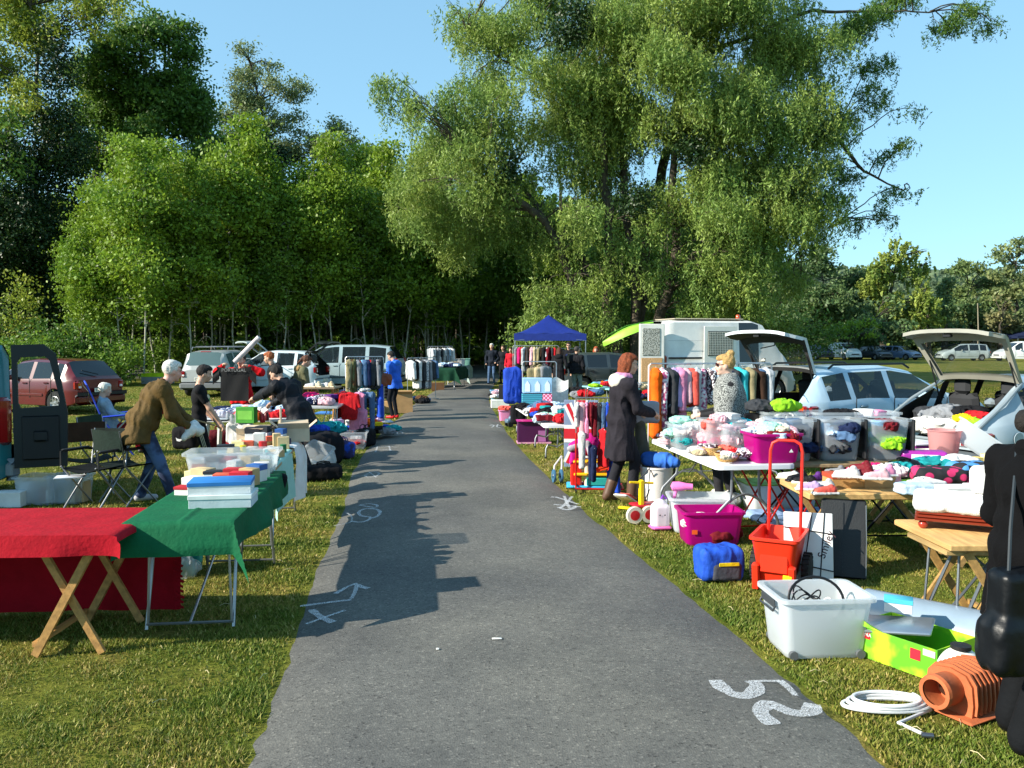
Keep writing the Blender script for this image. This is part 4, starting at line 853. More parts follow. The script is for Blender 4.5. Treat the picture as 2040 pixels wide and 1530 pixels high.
# pole and far marquees
pb = at(1947, 712, 86); solo('wooden_pole', MB().tube([(0, 0, 0), (.03, 0, 3), (-.12, 0, 5.9)], [.07, .06, .04], 7), wood('8f8570'), 'thin bare pole sticking up among the far parked cars', 'pole', (pb.x, pb.y, 0))
def marquee(label, x, y, w_, hz, pk, col, wall=None, rz=0, drop=.28, cat='tent', name='gazebo'):
    t = thing(name, label, cat, (x, y, 0), rz, 'pop-up tents'); h = w_ / 2
    def roof(a, b):
        X, Y = 2 * a - 1, 2 * b - 1; m_ = max(abs(X), abs(Y)); return (X * h, Y * h, hz + (pk - hz) * (1 - m_) ** 1.45 * 1.0 + .015 * sin((X * Y) * 9))
    part('canopy', MB().grid(roof, 25, 25), col, t); vl = MB()
    for k in range(4):
        a = k * pi / 2; c, s = cos(a), sin(a); vl.grid(lambda p, q: ((2 * p - 1) * h * c - -h * s * 1, (2 * p - 1) * h * s - h * c, hz - drop * q), 9, 2)
    part('valance', vl, col, t); fr = MB()
    for sx in (-1, 1):
        for sy in (-1, 1): part('leg', MB().box((sx * (h - .03), sy * (h - .03), hz / 2), (.035, .035, hz)), metal('c0c4c8'), t)
        fr.tube([(sx * h, -h, hz - drop), (0, -h + .02, hz - .1), (-sx * h, -h, hz - drop)], .008, 4)
    for k in range(6): x0 = -h + k * w_ / 6; fr.tube([(x0, -h + .03, hz - (.32 if k % 2 else .12)), (x0 + w_ / 6, -h + .03, hz - (.12 if k % 2 else .32))], .01, 4)
    part('scissor_frame', fr, metal('c0c4c8'), t)
    if wall: part('side_wall', MB().grid(lambda a, b: (-h + w_ * a, h - .02 + .03 * sin(a * 30), hz * b), 30, 2), wall, t)
    return t
BLU = mat('tarp', (.012, .03, .22), rough=.5, var=.08, bump=.1, bscale=6); NAV = fab('1a2442')
tp = at(1095, 700, 34.5); marquee('royal blue pop-up gazebo with a pointed roof over the far clothes stall', tp.x, tp.y + .9, 2.95, 2.2, 3.02, BLU)
marquee('distant navy marquee with cream side walls', at(1975, 700, 100).x, 100, 7, 2.5, 3.2, NAV, fab('e8dcc0')); marquee('distant dark marquee at the right edge behind the white delivery van', at(2045, 700, 98).x, 98, 5.5, 2.6, 3.3, NAV, fab('d6d0c0'))
# ================================================================ people
SK = mat('skin', (.56, .33, .23), rough=.55, var=.08, sub=1); SKP = mat('skin', (.62, .40, .31), rough=.55, var=.08)
LIP = mat('lip', (.42, .14, .12), rough=.5); EYE = mat('eye', (.03, .02, .02), rough=.2, var=0)
def ik(a, b, l1, l2, hint):
    a, b, hint = Vector(a), Vector(b), Vector(hint); d = b - a; L = min(d.length, (l1 + l2) * .999); d.normalize(); b = a + d * L
    x = (l1 * l1 - l2 * l2 + L * L) / (2 * L); h = math.sqrt(max(0, l1 * l1 - x * x)); p = hint - d * hint.dot(d)
    return a + d * x + (p.normalized() if p.length > 1e-6 else d.orthogonal()) * h, b
def person(label, loc, rz, H=1.72, lean=0, lean_side=0, turn=0, head=(0, 0), arms=(None, None), feet=None, hips=None, top='222', legs='223', shoes='222', skin=None, hair='4a2c1c', hair_len=0, hair_kind='short',
           sleeves=1, coat=0, coat_m=None, hood=False, vox=.012, wide=1.0, build=1.0, scarf=None, glasses=None, hem=.0, undershirt=None, boots=0, extra=None, belly=0, skirt=None, fingers=True, wr=.011, legw=1, collar=True, name='person', bulk=0, hoodup=False):
    """faces +y. arms: (left wrist, right wrist) targets in body metres (x right, y forward, z up); head=(pitch down, yaw)"""
    t = thing(name, label, 'person', loc, rz, 'people at the flea market'); s = H / 1.72; skin = skin or SK
    M_ = lambda v: Vector(v) * s
    pel = M_(hips or (0, 0, .95)); ln = R(lean); Rt = Matrix.Rotation(R(turn), 3, 'Z') @ Matrix.Rotation(-ln, 3, 'X') @ Matrix.Rotation(R(lean_side), 3, 'Y')
    T = lambda x, y, z: pel + Rt @ (Vector((x, y, z)) * s)
    waist, chest, neck0, neck1 = T(0, .0, .14), T(0, .0, .33), T(0, -.01, .49), T(0, .015, .56)
    Rh = Matrix.Rotation(R(turn + head[1]), 3, 'Z') @ Matrix.Rotation(-R(lean * .55 + head[0]), 3, 'X'); hc = neck1 + Rh @ (Vector((0, .025, .105)) * s)
    Hd = lambda x, y, z: hc + Rh @ (Vector((x, y, z)) * s); rot_h = [list(r) for r in Rh]; rt = [list(r) for r in Rt]
    w = wide; b = build
    P = []; add = lambda p, m: P.append((p, m))
    TOP, LEG, SHO, SKI, EY, LP = 0, 1, 2, 3, 4, 5
    add(('e', pel + Rt @ (Vector((0, 0, .0)) * s), tuple(np.array((.165 * w * b, .115 * b, .13)) * s), rt), LEG)
    add(('e', waist, tuple(np.array((.140 * w * b, .100 * b + belly, .15)) * s), rt), TOP); add(('e', chest, tuple(np.array((.168 * w * b, .112 * b, .18)) * s), rt), TOP)
    if belly: add(('e', T(0, .06, .08), tuple(np.array((.14 * b, .08 + belly, .14)) * s), rt), TOP)
    sh = {}; tor = []
    for k, sx in ((0, -1), (1, 1)):
        S_ = T(sx * .175 * w, 0, .43); sh[k] = S_; c_ = ('c', tuple(T(sx * .04, -.01, .45)), tuple(S_), .055 * s, .062 * s * b); add(c_, TOP)
    add(('c', tuple(neck0), tuple(neck1), .052 * s, .05 * s), SKI); add(('c', tuple(neck1), tuple(Hd(0, -.02, -.04)), .05 * s, .05 * s), SKI)
    add(('e', tuple(hc + Rh @ (Vector((0, -.012, .02)) * s)), tuple(np.array((.073, .092, .098)) * s), rot_h), SKI)
    add(('e', tuple(Hd(0, .025, -.05)), tuple(np.array((.052, .062, .058)) * s), rot_h), SKI)
    HP = [(('c', tuple(Hd(0, .078, .012)), tuple(Hd(0, .104, -.026)), .007 * s, .014 * s), SKI), (('e', tuple(Hd(0, .07, -.092)), (.02 * s, .018 * s, .016 * s), rot_h), SKI), (('e', tuple(Hd(0, .083, -.055)), (.024 * s, .014 * s, .011 * s), rot_h), LP)]
    for sx in (-1, 1): HP.append((('e', tuple(Hd(sx * .073, -.005, -.008)), (.012 * s, .02 * s, .032 * s), rot_h), SKI)); HP.append((('e', tuple(Hd(sx * .03, .072, .034)), (.026 * s, .012 * s, .009 * s), rot_h), SKI)); HP.append((('e', tuple(Hd(sx * .04, .056, -.025)), (.024 * s, .02 * s, .024 * s), rot_h), SKI))
    paint_ = [(tuple(Hd(sx * .03, .082, .014)), .0115 * s, EY) for sx in (-1, 1)] + [(tuple(Hd(0, .095, -.055)), (.024 * s, .02 * s, .009 * s), LP)]
    P += HP
    # legs
    fl = feet or ((-.11, 0.0), (.11, 0.03)); knees = []
    for k, sx in ((0, -1), (1, 1)):
        hp = pel + Vector((sx * .088 * w, 0, -.04)) * s; ff = fl[k]; an = Vector((ff[0], ff[1], (ff[2] if len(ff) > 2 else 0) + .085)) * s
        kd = (.0 + sx * .1, 1, 0); kn, an = ik(hp, an, .43 * s, .42 * s, kd if len(ff) < 6 else ff[3:6]); knees.append(kn)
        add(('c', tuple(hp), tuple(kn), .088 * s * b, .060 * s * (legw * .5 + .5)), LEG); add(('c', tuple(kn), tuple(an), .060 * s * (legw * .5 + .5), .046 * s * legw), LEG)
        if boots: add(('c', tuple(an + (kn - an) * .34), tuple(an), .064 * s, .056 * s), SHO)
        fd = Vector((sx * .12, 1, 0)); fd.normalize(); add(('c', tuple(an + Vector((0, -.03, -.04)) * s), tuple(an + fd * .16 * s + Vector((0, 0, -.05)) * s), .042 * s, .033 * s), SHO)
    # arms
    hands = []
    for k, sx in ((0, -1), (1, 1)):
        wt_ = arms[k] or (sx * .24, .08, .88)
        el, wr_ = ik(sh[k], M_(wt_), .29 * s, .25 * s, (sx * .5, -.6, -.5)); mt = TOP if sleeves else SKI
        add(('c', tuple(sh[k]), tuple(el), .053 * s * b, .043 * s * b), TOP if sleeves or True else SKI)
        if sleeves == 0: P[-1] = (('c', tuple(sh[k]), tuple(sh[k].lerp(el, .6)), .056 * s, .05 * s), TOP); add(('c', tuple(sh[k].lerp(el, .3)), tuple(el), .044 * s, .038 * s), SKI)
        add(('c', tuple(el), tuple(wr_), .041 * s, .032 * s if sleeves else .026 * s), mt)
        fd = (wr_ - el).normalized(); up = Vector((0, 0, 1)); sd = fd.cross(up); sd = sd.normalized() if sd.length > .05 else Vector((1, 0, 0)); dn = sd.cross(fd).normalized()
        palm = wr_ + fd * .05 * s; add(('c', tuple(wr_), tuple(palm), .024 * s, .03 * s), SKI); add(('c', tuple(palm + sd * .018 * s), tuple(palm - sd * .018 * s), .02 * s, .02 * s), SKI)
        if fingers:
            for q in range(4):
                o = palm + sd * (q - 1.5) * .019 * s + fd * .025 * s; Lf = (.034, .04, .037, .028)[q] * s; m1 = o + (fd * .8 - dn * .35 * (1)) * Lf; m2 = m1 + (fd * .35 - dn * .85) * Lf * .95
                add(('c', tuple(o), tuple(m1), .0092 * s, .0088 * s), SKI); add(('c', tuple(m1), tuple(m2), .0088 * s, .0078 * s), SKI)
            ts = -sx; o = palm - fd * .01 * s + sd * ts * .022 * s; m1 = o + (sd * ts * .6 + fd * .7 - dn * .2) * .032 * s; add(('c', tuple(o), tuple(m1), .012 * s, .0105 * s), SKI); add(('c', tuple(m1), tuple(m1 + (fd * .9 - dn * .4) * .026 * s), .0105 * s, .0085 * s), SKI)
        hands.append((palm, fd, el, wr_))
    mats = [fab(top) if isinstance(top, str) else top, fab(legs) if isinstance(legs, str) else legs, mat('shoe', shoes, rough=.5, var=.1), skin, EYE, LIP]
    body = link('body', blob(P, vox, .022 * s, .0, paint=paint_), t, mats); info = dict(t=t, s=s, T=T, Hd=Hd, hands=hands, sh=sh, pel=pel, Rt=Rt, rot_h=rot_h, knees=knees, hc=hc, rt=rt)
    # outer garment: a shell over torso and sleeves
    if coat or coat_m:
        g = (.014 + bulk) * s; C = [(('e', waist, tuple(np.array((.14 * w * b + .02 + bulk, .10 * b + .022 + bulk + belly, .16)) * s), rt), 0), (('e', chest, tuple(np.array((.168 * w * b + .016 + bulk, .112 * b + .02 + bulk, .185)) * s), rt), 0), (('e', T(0, 0, .02), tuple(np.array((.165 * w * b + .018 + bulk, .125 * b + .02 + bulk, .13)) * s), rt), 0)]
        for k, sx in ((0, -1), (1, 1)):
            C.append((('c', tuple(T(sx * .05, -.01, .44)), tuple(sh[k]), .064 * s, .075 * s + bulk), 0)); el, wr_ = hands[k][2], hands[k][3]
            C.append((('c', tuple(sh[k]), tuple(el), .062 * s + bulk, .054 * s + bulk * .6), 0)); C.append((('c', tuple(el), tuple(wr_ - hands[k][1] * .01), .054 * s + bulk * .6, .042 * s), 0))
            C.append((('c', tuple(T(sx * .06, -.02, .46)), tuple(T(sx * .035, -.035, .53)), .04 * s, .022 * s), 0))
        if coat > .05:
            for sx in (-1, 1): C.append((('c', tuple(T(sx * .07, 0, .0)), tuple(pel + Rt @ Vector((sx * .085, -.005, -coat * .5)) * s * (1) + Vector((0, 0, -coat * .5)) * s), .115 * s * b, .125 * s * b + bulk), 0))
            C.append((('c', tuple(T(0, -.01, 0)), tuple(pel + Rt @ Vector((0, -.02, -coat * .5)) * s + Vector((0, 0, -coat * .5)) * s), .12 * s * b, .12 * s * b), 0))
        zc = None
        if coat > .05:
            zb = (pel + Rt @ Vector((0, 0, -coat * .5)) * s).z - coat * .5 * s - .02; zc = lambda P_: zb - P_[..., 2] + .012 * np.sin(P_[..., 0] * 30)
        link('coat' if coat > .2 else 'jacket', blob(C, vox, .03 * s, wr + .004, 10, 3 + len(label), clip=zc), t, coat_m or fab('222'))
        if hood or collar:
            c2 = MB(); rr = .075 * s if not hood else .085 * s; h_ = .05 if not hood else .07
            c2.grid(lambda a, b_: tuple(T(0, -.012, 0) * 0 + neck0 + Rt @ Vector((sin(a * 2 * pi) * rr * (1.05 + .12 * b_), -.005 - cos(a * 2 * pi) * rr * (.95 + .1 * b_) , -.03 + (h_ * (.6 + .4 * cos(a * 2 * pi))) * b_ * 1.3)) ), 20, 5, cu=True)
            part('collar', c2, coat_m or fab('222'), t)
        if hood: link('hood', blob([(('e', tuple(T(0, -.10, .46)), (.13 * s, .07 * s, .085 * s), rt), 0), (('c', tuple(T(-.09, -.04, .49)), tuple(T(.09, -.04, .49)), .035 * s, .035 * s), 0)], vox, .03, .006), t, hood if not isinstance(hood, bool) else coat_m)
    # hair
    hm = mat('hair', hair, rough=.75, bump=.8, bscale=150, var=.25, vscale=60) if hair else None
    if hair:
        Hh = [(('e', tuple(Hd(0, -.026, .036)), tuple(np.array((.084, .092, .094)) * s), rot_h), 0), (('e', tuple(Hd(0, .018, .082)), tuple(np.array((.068, .07, .042)) * s), rot_h), 0)]
        if hair_kind in ('bob', 'long', 'curly'):
            L_ = {'bob': .13, 'long': .28, 'curly': .24}[hair_kind] * (hair_len or 1)
            for sx in (-1, 1): Hh.append((('c', tuple(Hd(sx * .066, -.02, .03)), tuple(Hd(sx * (.066 if hair_kind == 'bob' else .09), -.02, .03 - L_ * .8)), .034 * s, (.026 if hair_kind != 'curly' else .045) * s), 0))
            Hh.append((('c', tuple(Hd(0, -.08, .0)), tuple(Hd(0, -.075, .02 - L_)), .055 * s, .045 * s), 0)); Hh.append((('c', tuple(Hd(-.04, -.06, .0)), tuple(Hd(-.045, -.05, .02 - L_)), .045 * s, .035 * s), 0)); Hh.append((('c', tuple(Hd(.04, -.06, .0)), tuple(Hd(.045, -.05, .02 - L_)), .045 * s, .035 * s), 0))
            Hh.append((('e', tuple(Hd(0, .045, .075)), tuple(np.array((.066, .045, .03)) * s), rot_h), 0))
        if hair_kind == 'bun': Hh.append((('e', tuple(Hd(0, -.07, .135)), (.042 * s, .042 * s, .036 * s), None), 0))
        if hair_kind == 'lowbun': Hh.append((('e', tuple(Hd(0, -.125, -.03)), (.05 * s, .045 * s, .055 * s), None), 0))
        if hair_kind == 'pony': Hh.append((('c', tuple(Hd(0, -.1, .04)), tuple(Hd(0, -.15, -.12)), .03 * s, .018 * s), 0))
        ft = .056 if hair_kind in ('bob', 'curly', 'long') else .05
        hcn = np.array(hc); Rn = np.array(rot_h)
        def clipf(P_):
            q = (P_ - hcn) @ Rn / s; return np.minimum(np.minimum((q[..., 1] - .03) * .9, .062 - q[..., 2] + (0)), .075 - np.abs(q[..., 0]) ) * 1.0
        if hair_kind == 'balding':
            clip2 = lambda P_: np.minimum((((P_ - hcn) @ Rn / s)[..., 1] + .02), .05 - 0 * P_[..., 0])
        link('hair', blob(Hh, min(vox, .009), .015, .006 if hair_kind != 'curly' else .018, 26, 5, clip=clipf, wst=(1, 1, .5)), t, hm)
    if hoodup: link('hood', blob([(('e', tuple(Hd(0, -.03, .02)), tuple(np.array((.105, .115, .13)) * s), rot_h), 0), (('c', tuple(Hd(0, -.05, -.03)), tuple(T(0, -.03, .45)), .09 * s, .11 * s), 0)], vox, .03, .004, clip=lambda P_: (lambda q: np.minimum(q[..., 1] - .045, .09 - np.linalg.norm(q * np.array((1.1, 0, .8)), axis=-1)))((P_ - np.array(hc)) @ np.array(rot_h) / s)), t, coat_m or mats[0])
    if scarf: link('scarf', blob([(('c', tuple(neck0 + Rt @ Vector((sin(a) * .07, .0 - cos(a) * .065, .02)) * s), tuple(neck0 + Rt @ Vector((sin(a + .7) * .07, .0 - cos(a + .7) * .065, .03)) * s), .036 * s, .036 * s), 0) for a in np.arange(0, 6.3, .7)] + [(('c', tuple(T(.02, .1, .46)), tuple(T(.03, .135, .28)), .035 * s, .03 * s), 0)], vox, .02, .008, 14), t, scarf)
    if glasses:
        g = MB()
        for sx in (-1, 1):
            if glasses == 'sun': g.box(Hd(sx * .034, .09, .014), (.052 * s, .012, .038 * s), tuple(Rh.to_euler()), bev=.008)
            else: g.tube([Hd(sx * .034 + .024 * cos(a), .094, .012 + .016 * sin(a)) for a in np.linspace(0, 2 * pi, 13)], .0022, 4, cap=False)
            g.tube([Hd(sx * .058, .09, .018), Hd(sx * .078, 0, .014)], .003, 4)
        g.tube([Hd(-.012, .095, .016), Hd(.012, .095, .016)], .003, 4); part('glasses', g, mat('gls', (.05, .012, .01) if glasses == 'sun' else (.3, .28, .25), rough=.2), t)
    return info
def pp(u, v, z=0): p = G(u, v, z); return (p.x, p.y, 0)
BLK = '1c1c20'
# woman in the long black coat, in profile facing right
wc = person('woman with short red hair in a long black hooded coat and brown boots, facing right', pp(1236, 1000), R(-78), 1.71, lean=4, head=(6, -2), arms=((-.16, .26, 1.02), (.10, .34, 1.04)), feet=((-.09, -.12), (.10, .10)), top=BLK, legs='24242a', shoes='5a4030', hair='7c3a18', hair_kind='bob', coat=.42, coat_m=fab('262329', bump=.6), hood=fab('d8d2c4'), vox=.0085, scarf=fab('d890b4'), boots=1, glasses='rim', wr=.013, bulk=.012, legw=1.2)
bg = MB(); H0 = wc['hands'][0][0]
HBm = blob([(('b', (H0.x, H0.y + .06, H0.z + .03), (.05, .16, .13), .04, None), 0)], .01, .02, .006, 8)
hb = tag(link('handbag', HBm, None, mat('lth', '8a8f98', rough=.45, bump=.3), wc['t'].location, wc['t'].rotation_euler.z), 'grey leather handbag held against the black coat by the red-haired woman', 'handbag')
part('strap', MB().tube([(H0.x + .03, H0.y - .06, H0.z + .12), wc['T'](-.05, .1, .35), wc['T'](-.14, 0, .5)], .012, 6), mat('lth', '1c1c1e', rough=.5), hb)
sk_ = blob([(('c', (H0.x, H0.y - .02, H0.z - .06), (H0.x, H0.y + .02, H0.z - .58), .05, .10), 0)], .012, .02, .012, 8)
tag(link('skirt', sk_, None, fab('5c5a50'), wc['t'].location, wc['t'].rotation_euler.z), 'dark olive skirt draped over the arm of the red-haired woman', 'garment')
# woman in the grey poncho with sunglasses, facing left
wp_ = person('blond woman with a bun, sunglasses and a speckled grey wool cape behind the folding table', pp(1452, 1012), R(78), 1.70, lean=2, head=(2, 4), arms=((-.14, .30, 1.06), (.1, .32, 1.06)), feet=((-.1, .1), (.11, -.06)), top='2a2a2c', legs='2c2c30', shoes='4a3838', hair='b8935a', hair_kind='bun', glasses='sun', vox=.0085, skin=SKP)
wool = pattern('noise', '2c2e2e', '9a9c98', 90, .95); s = wp_['s']; T = wp_['T']
cape = blob([(('e', tuple(T(0, 0, .34)), (.25, .17, .22), wp_['rt']), 0), (('c', tuple(T(-.12, .02, .34)), tuple(T(-.22, .07, .04)), .13, .115), 0), (('c', tuple(T(.12, .0, .34)), tuple(T(.22, .01, .02)), .13, .12), 0), (('c', tuple(T(0, -.04, .3)), tuple(T(0, -.08, .0)), .13, .14), 0), (('c', tuple(T(0, .03, .3)), tuple(T(0, .06, .12)), .12, .12), 0), (('c', tuple(T(-.08, .02, .50)), tuple(T(.08, .02, .50)), .055, .055), 0), (('c', tuple(T(0, -.05, .51)), tuple(T(0, .07, .50)), .06, .05), 0)], .01, .05, .01, 6)
link('cape', cape, wp_['t'], wool)
cu_ = MB().lathe([(.025, 0), (.036, .1), (.034, .1), (.023, .01)], 14); h1 = wp_['hands'][0][0]; q = wp_['t'].matrix_basis @ (h1 + Vector((.06, .03, -.04)))
solo('paper_cup', cu_, plas('eae6e0'), 'white paper cup held by the woman in the wool cape', 'cup', q)
# old man bending forward in the brown jacket
om = person('elderly white-haired man bending forward in a brown suede jacket and red jumper', pp(312, 1000), R(-62), 1.73, lean=30, head=(-4, 14), hips=(0, -.14, .93), arms=((-.06, .40, .90), (.14, .34, .86)), feet=((-.14, -.16), (.13, .16)), top='c02a1e', legs=pattern('noise', '1a2746', '46608a', 5), shoes='b8b8bc', hair='dcd8d0', hair_kind='short', legw=1.25, coat=.22, coat_m=fab('5a4624', bump=.7, rough=.75), vox=.0085, glasses='rim', skin=mat('skin', (.66, .36, .28), rough=.55), build=1.1, wr=.012, bulk=.02)
jp = blob([(('e', tuple(om['T'](0.02, .105, .28)), (.07, .05, .2), om['rt']), 0)], .01, .02, .004); link('jumper', jp, om['t'], fab('c02a1e'))
h0, h1 = om['hands'][0][0], om['hands'][1][0]; W2 = om['t'].matrix_basis
cl_ = blob([(('c', tuple(h0), tuple(h1), .05, .06), 0), (('e', tuple((h0 + h1) / 2 + Vector((0, .05, -.04))), (.1, .07, .06), None), 0), (('c', tuple(h1), tuple(h1 + Vector((.05, -.08, -.08))), .05, .03), 0)], .009, .02, .014, 14)
tag(link('wrapping_cloth', cl_, None, fab('d8d6d0'), om['t'].location, om['t'].rotation_euler.z), 'crumpled white cloth in the hands of the bending elderly man', 'cloth')
st_ = W2 @ (h0 + Vector((-.02, .1, .03))); solo('wooden_stick', MB().tube([(-.12, 0, .03), (.12, .05, -.05)], .011, 6), wood('a08058'), 'short wooden stick poking from the elderly man\'s hands', 'stick', st_)
# boy in black t-shirt
bo = person('dark-haired boy in a black printed T-shirt and striped black track trousers', pp(398, 968), R(-72), 1.55, lean=3, head=(12, 4), arms=((-.16, .22, .92), (.16, .30, .90)), top='17171a', legs='141417', shoes='222', hair='16110e', sleeves=0, vox=.01)
part('print', MB().grid(lambda a, b: tuple(bo['T'](-.10 + .2 * a, .104 + .025 * sin(pi * a) + .02 * sin(pi * b), .17 + .2 * b)), 8, 6), pattern('noise', '30803c', 'd8c8a8', 22), bo['t'])
for k in (0, .018, .036):
    for i_, kn in enumerate(bo['knees']):
        sx = (-1, 1)[i_]; part('stripe', MB().tube([bo['pel'] + Vector((sx * .16, .02 - k, -.06)), kn + Vector((sx * .062, .01 - k, 0)), kn + Vector((sx * .052, -.01 - k, -.3))], .0045, 4), fab('d8d0b0'), bo['t'])
# person in red hoodie holding up a black shirt
rh = person('person in a bright red hoodie holding up a black T-shirt that hides the face', pp(484, 884), R(178), 1.62, arms=((.24, .16, 1.52), (-.34, .18, 1.50)) and ((-.22, .22, 1.5), (.28, .22, 1.52)), top='c4141c', legs='20222a', hair='33241a', coat=.14, coat_m=fab('c8121c'), vox=.011, bulk=.012)
mid = (rh['hands'][0][0] + rh['hands'][1][0]) / 2 + Vector((0, .03, -.02)); mid = rh['t'].matrix_basis @ mid
ts = MB(); 
def shirt(a, b):
    x = (2 * a - 1); w_ = .25 + .07 * (b < .28) * (1 - b * 2); return (x * w_, .005 * sin(x * 5 + b * 5) + .01 * sin(b * 4), -.62 * b + .02 * (1 - x * x) * -2 * (b < .05))
ts.grid(shirt, 20, 20)
for sx in (-1, 1): ts.grid(lambda a, b: (sx * (.27 + .12 * b), .012 * sin(a * 9), -.03 - .2 * a - .1 * b), 6, 5)
tsh = solo('tee_shirt', ts, mat('f2', '121214', rough=.9, bump=.4), 'black T-shirt with grey lettering held up by the person in red', 'T-shirt', (mid.x, mid.y - .03, mid.z))
text('PORTUGAL', .085, fab('8a8a88'), tsh, (0, -.03, -.07), (pi / 2, 0, 0))
# person in black jacket reaching left over the table
rj = person('dark-haired person in a black jacket reaching far across the stall', pp(585, 945), R(62), 1.70, lean=36, head=(8, 10), hips=(0, -.12, .9), arms=((-.06, .78, 1.02), (.22, .58, .98)), feet=((-.12, .05), (.13, -.18)), top=BLK, legs='202228', hair='120e0c', coat=.16, coat_m=fab('17191f', rough=.6), vox=.009, bulk=.02, wr=.009)
# hooded figure, olive parka woman
person('person in a black hooded top standing behind the reaching one', pp(552, 868), R(110), 1.66, lean=8, head=(8, -20), top=BLK, legs='202228', hair='a0562c', coat=.12, coat_m=fab('1d1f24'), vox=.013, hood=fab('1d1f24'))
ol = person('young woman in an olive parka with a fur-trimmed hood looking down at her hands', pp(596, 866), R(-62), 1.60, lean=10, head=(22, 0), arms=((-.1, .3, .98), (.1, .32, .98)), top='5c5a3e', legs='222833', hair='5a3420', hair_kind='pony', coat=.3, coat_m=fab('63634a'), vox=.011, hood=mat('fur', 'b08c5c', rough=.95, bump=1, bscale=60), bulk=.015)
# boy in blue jacket
bj = person('boy in a bright blue hooded jacket and red shoes beside the clothes rack', pp(787, 833), R(62), 1.63, lean=3, head=(20, 4), arms=((-.08, .26, 1.12), (.1, .28, 1.1)), top='2a5ac8', legs='1a1c22', shoes='c8141c', hair='14100e', coat=.16, coat_m=fab('2a62d0', rough=.6), hood=fab('3a78e0'), vox=.0105, bulk=.012)
# seated old lady
sl = person('white-haired old lady seated in the blue folding chair in a pale blue cardigan', (0, 0, 0), 0, 1.58, lean=-14, head=(18, 4), hips=(0, 0, .52), arms=((-.16, .3, .66), (.16, .3, .66)), feet=((-.1, .52), (.1, .50)), top='8ea4b8', legs='8c1c28', shoes='333', hair='e4e0d4', hair_kind='short', coat=.06, coat_m=fab('8fa6bc'), vox=.012, skin=SKP)
slp = G(222, 905); sl['t'].location = (slp.x, slp.y, 0); sl['t'].rotation_euler = (0, 0, R(-62))
# far people
person('white-haired man in a dark jacket and jeans walking down the middle of the path', pp(980, 766), R(168), 1.78, top='20242c', legs='4a6280', hair='d8d4cc', coat=.14, coat_m=fab('1c222c'), vox=.014, arms=((-.2, .14, .95), (.22, .1, .9)), feet=((-.1, 0), (.1, .2)), fingers=False)
person('dark-haired person in black clothes standing on the path beside the far rack', pp(1003, 764), R(150), 1.70, top=BLK, legs='1c1c20', hair='3a2418', coat=.3, coat_m=fab('1c1c22'), vox=.015, fingers=False, skirt=1)
person('person in a red jacket among the clothes at the gazebo\'s left leg', pp(1018, 768), R(160), 1.62, top='b01828', legs='1c1c20', hair='2a1a12', coat=.15, coat_m=fab('b41c2c'), vox=.015, fingers=False)
person('woman with long brown hair in a black coat seen from behind at the right-hand tables', pp(1113, 795), R(-20), 1.68, lean=6, head=(14, 20), top=BLK, legs='1e1e24', hair='4a2818', hair_kind='long', coat=.42, coat_m=fab('19191d'), vox=.013, hood=fab('19191d'))
person('tall man in dark sunglasses and a black sweater behind the stout man', pp(1133, 780), R(165), 1.84, top='17171b', legs='60686e', hair='1c1612', glasses='sun', coat=.1, coat_m=fab('17171b'), vox=.013)
person('stout man in a black sweater and grey jeans turning his back', pp(1148, 794), R(-28), 1.70, head=(0, -30), top='1a1a1e', legs='76868c', hair='3a3634', coat=.1, coat_m=fab('1b1b20'), vox=.012, build=1.22, belly=.02)
person('woman with curly red hair, hand at her mouth, in a black jacket and jeans', pp(1187, 776), R(170), 1.66, top='1a1c20', legs='46607c', hair='a8502c', hair_kind='curly', coat=.1, coat_m=fab('22242a'), vox=.012, arms=((-.2, .1, 1.0), (.04, .2, 1.4)))
# person at the right edge
re_ = person('person in a long dark coat with a low dark bun, cut by the right edge', pp(2046, 1480), R(-80), 1.60, lean=0, head=(14, 0), arms=((-.22, .25, 1.0), (.2, .3, 1.0)), feet=((-.12, .02), (.1, -.1)), top='101114', legs='0e1013', shoes='0c0c0e', hair='17120f', hair_kind='lowbun', coat=.34, coat_m=mat('cw', '0b0b0d', rough=.95, bump=.4, spec=.15), vox=.01, bulk=.014, build=1.05, wr=.014, legw=1.7)
HB = blob([(('b', (0, 0, .05), (.15, .06, .17), .03, None), 0), (('b', (0, 0, -.10), (.19, .085, .12), .05, None), 0)], .009, .03, .012, 8, wst=(1, 1, .6))
bpos = G(2012, 1310, .35) + Vector((-.0, 0, .0)); b2 = tag(link('shoulder_bag', HB, None, mat('lth', '0b0e12', rough=.42, bump=.4, bscale=20, spec=.35), (2.24, 3.56, .64), R(12)), 'big shiny black leather shoulder bag hanging beside the dark coat', 'bag')
for sx in (-1, 1): part('strap', MB().tube([(sx * .11, -.02, .18), (sx * .09 + .03, .03, .4), (sx * .04 + .08, .12, .62), (.12, .2, .72)], .008, 6), mat('lth', '2a3034', rough=.4), b2)
# ================================================================ stall furniture and goods
CN = {'white': 'cfcdca', 'cream': 'c8bea4', 'black': '18181b', 'grey': '7c7f84', 'charcoal': '34363a', 'navy': '1c2748', 'royal blue': '2348b4', 'sky blue': '7eb4d8', 'denim': '4a6688', 'teal': '1c8a8e', 'turquoise': '3cb8c0', 'pink': 'e08cae', 'hot pink': 'd8246c', 'magenta': 'b8187c',
      'red': 'b81c24', 'dark red': '6e1822', 'orange': 'ee6412', 'yellow': 'e4c21c', 'lime': '8cc428', 'green': '1e6e42', 'olive': '5c5c3c', 'khaki': '8a8060', 'beige': 'c4b08c', 'brown': '5c4028', 'purple': '5a2e78', 'lilac': 'b49cc8', 'pale pink': 'd4a8b0', 'pale blue': 'b4cce0', 'coral': 'd8584c', 'mint': '9cd0bc', 'silver': 'b0b4b8', 'dark brown': '33231a', 'cardboard': 'b08a5c'}
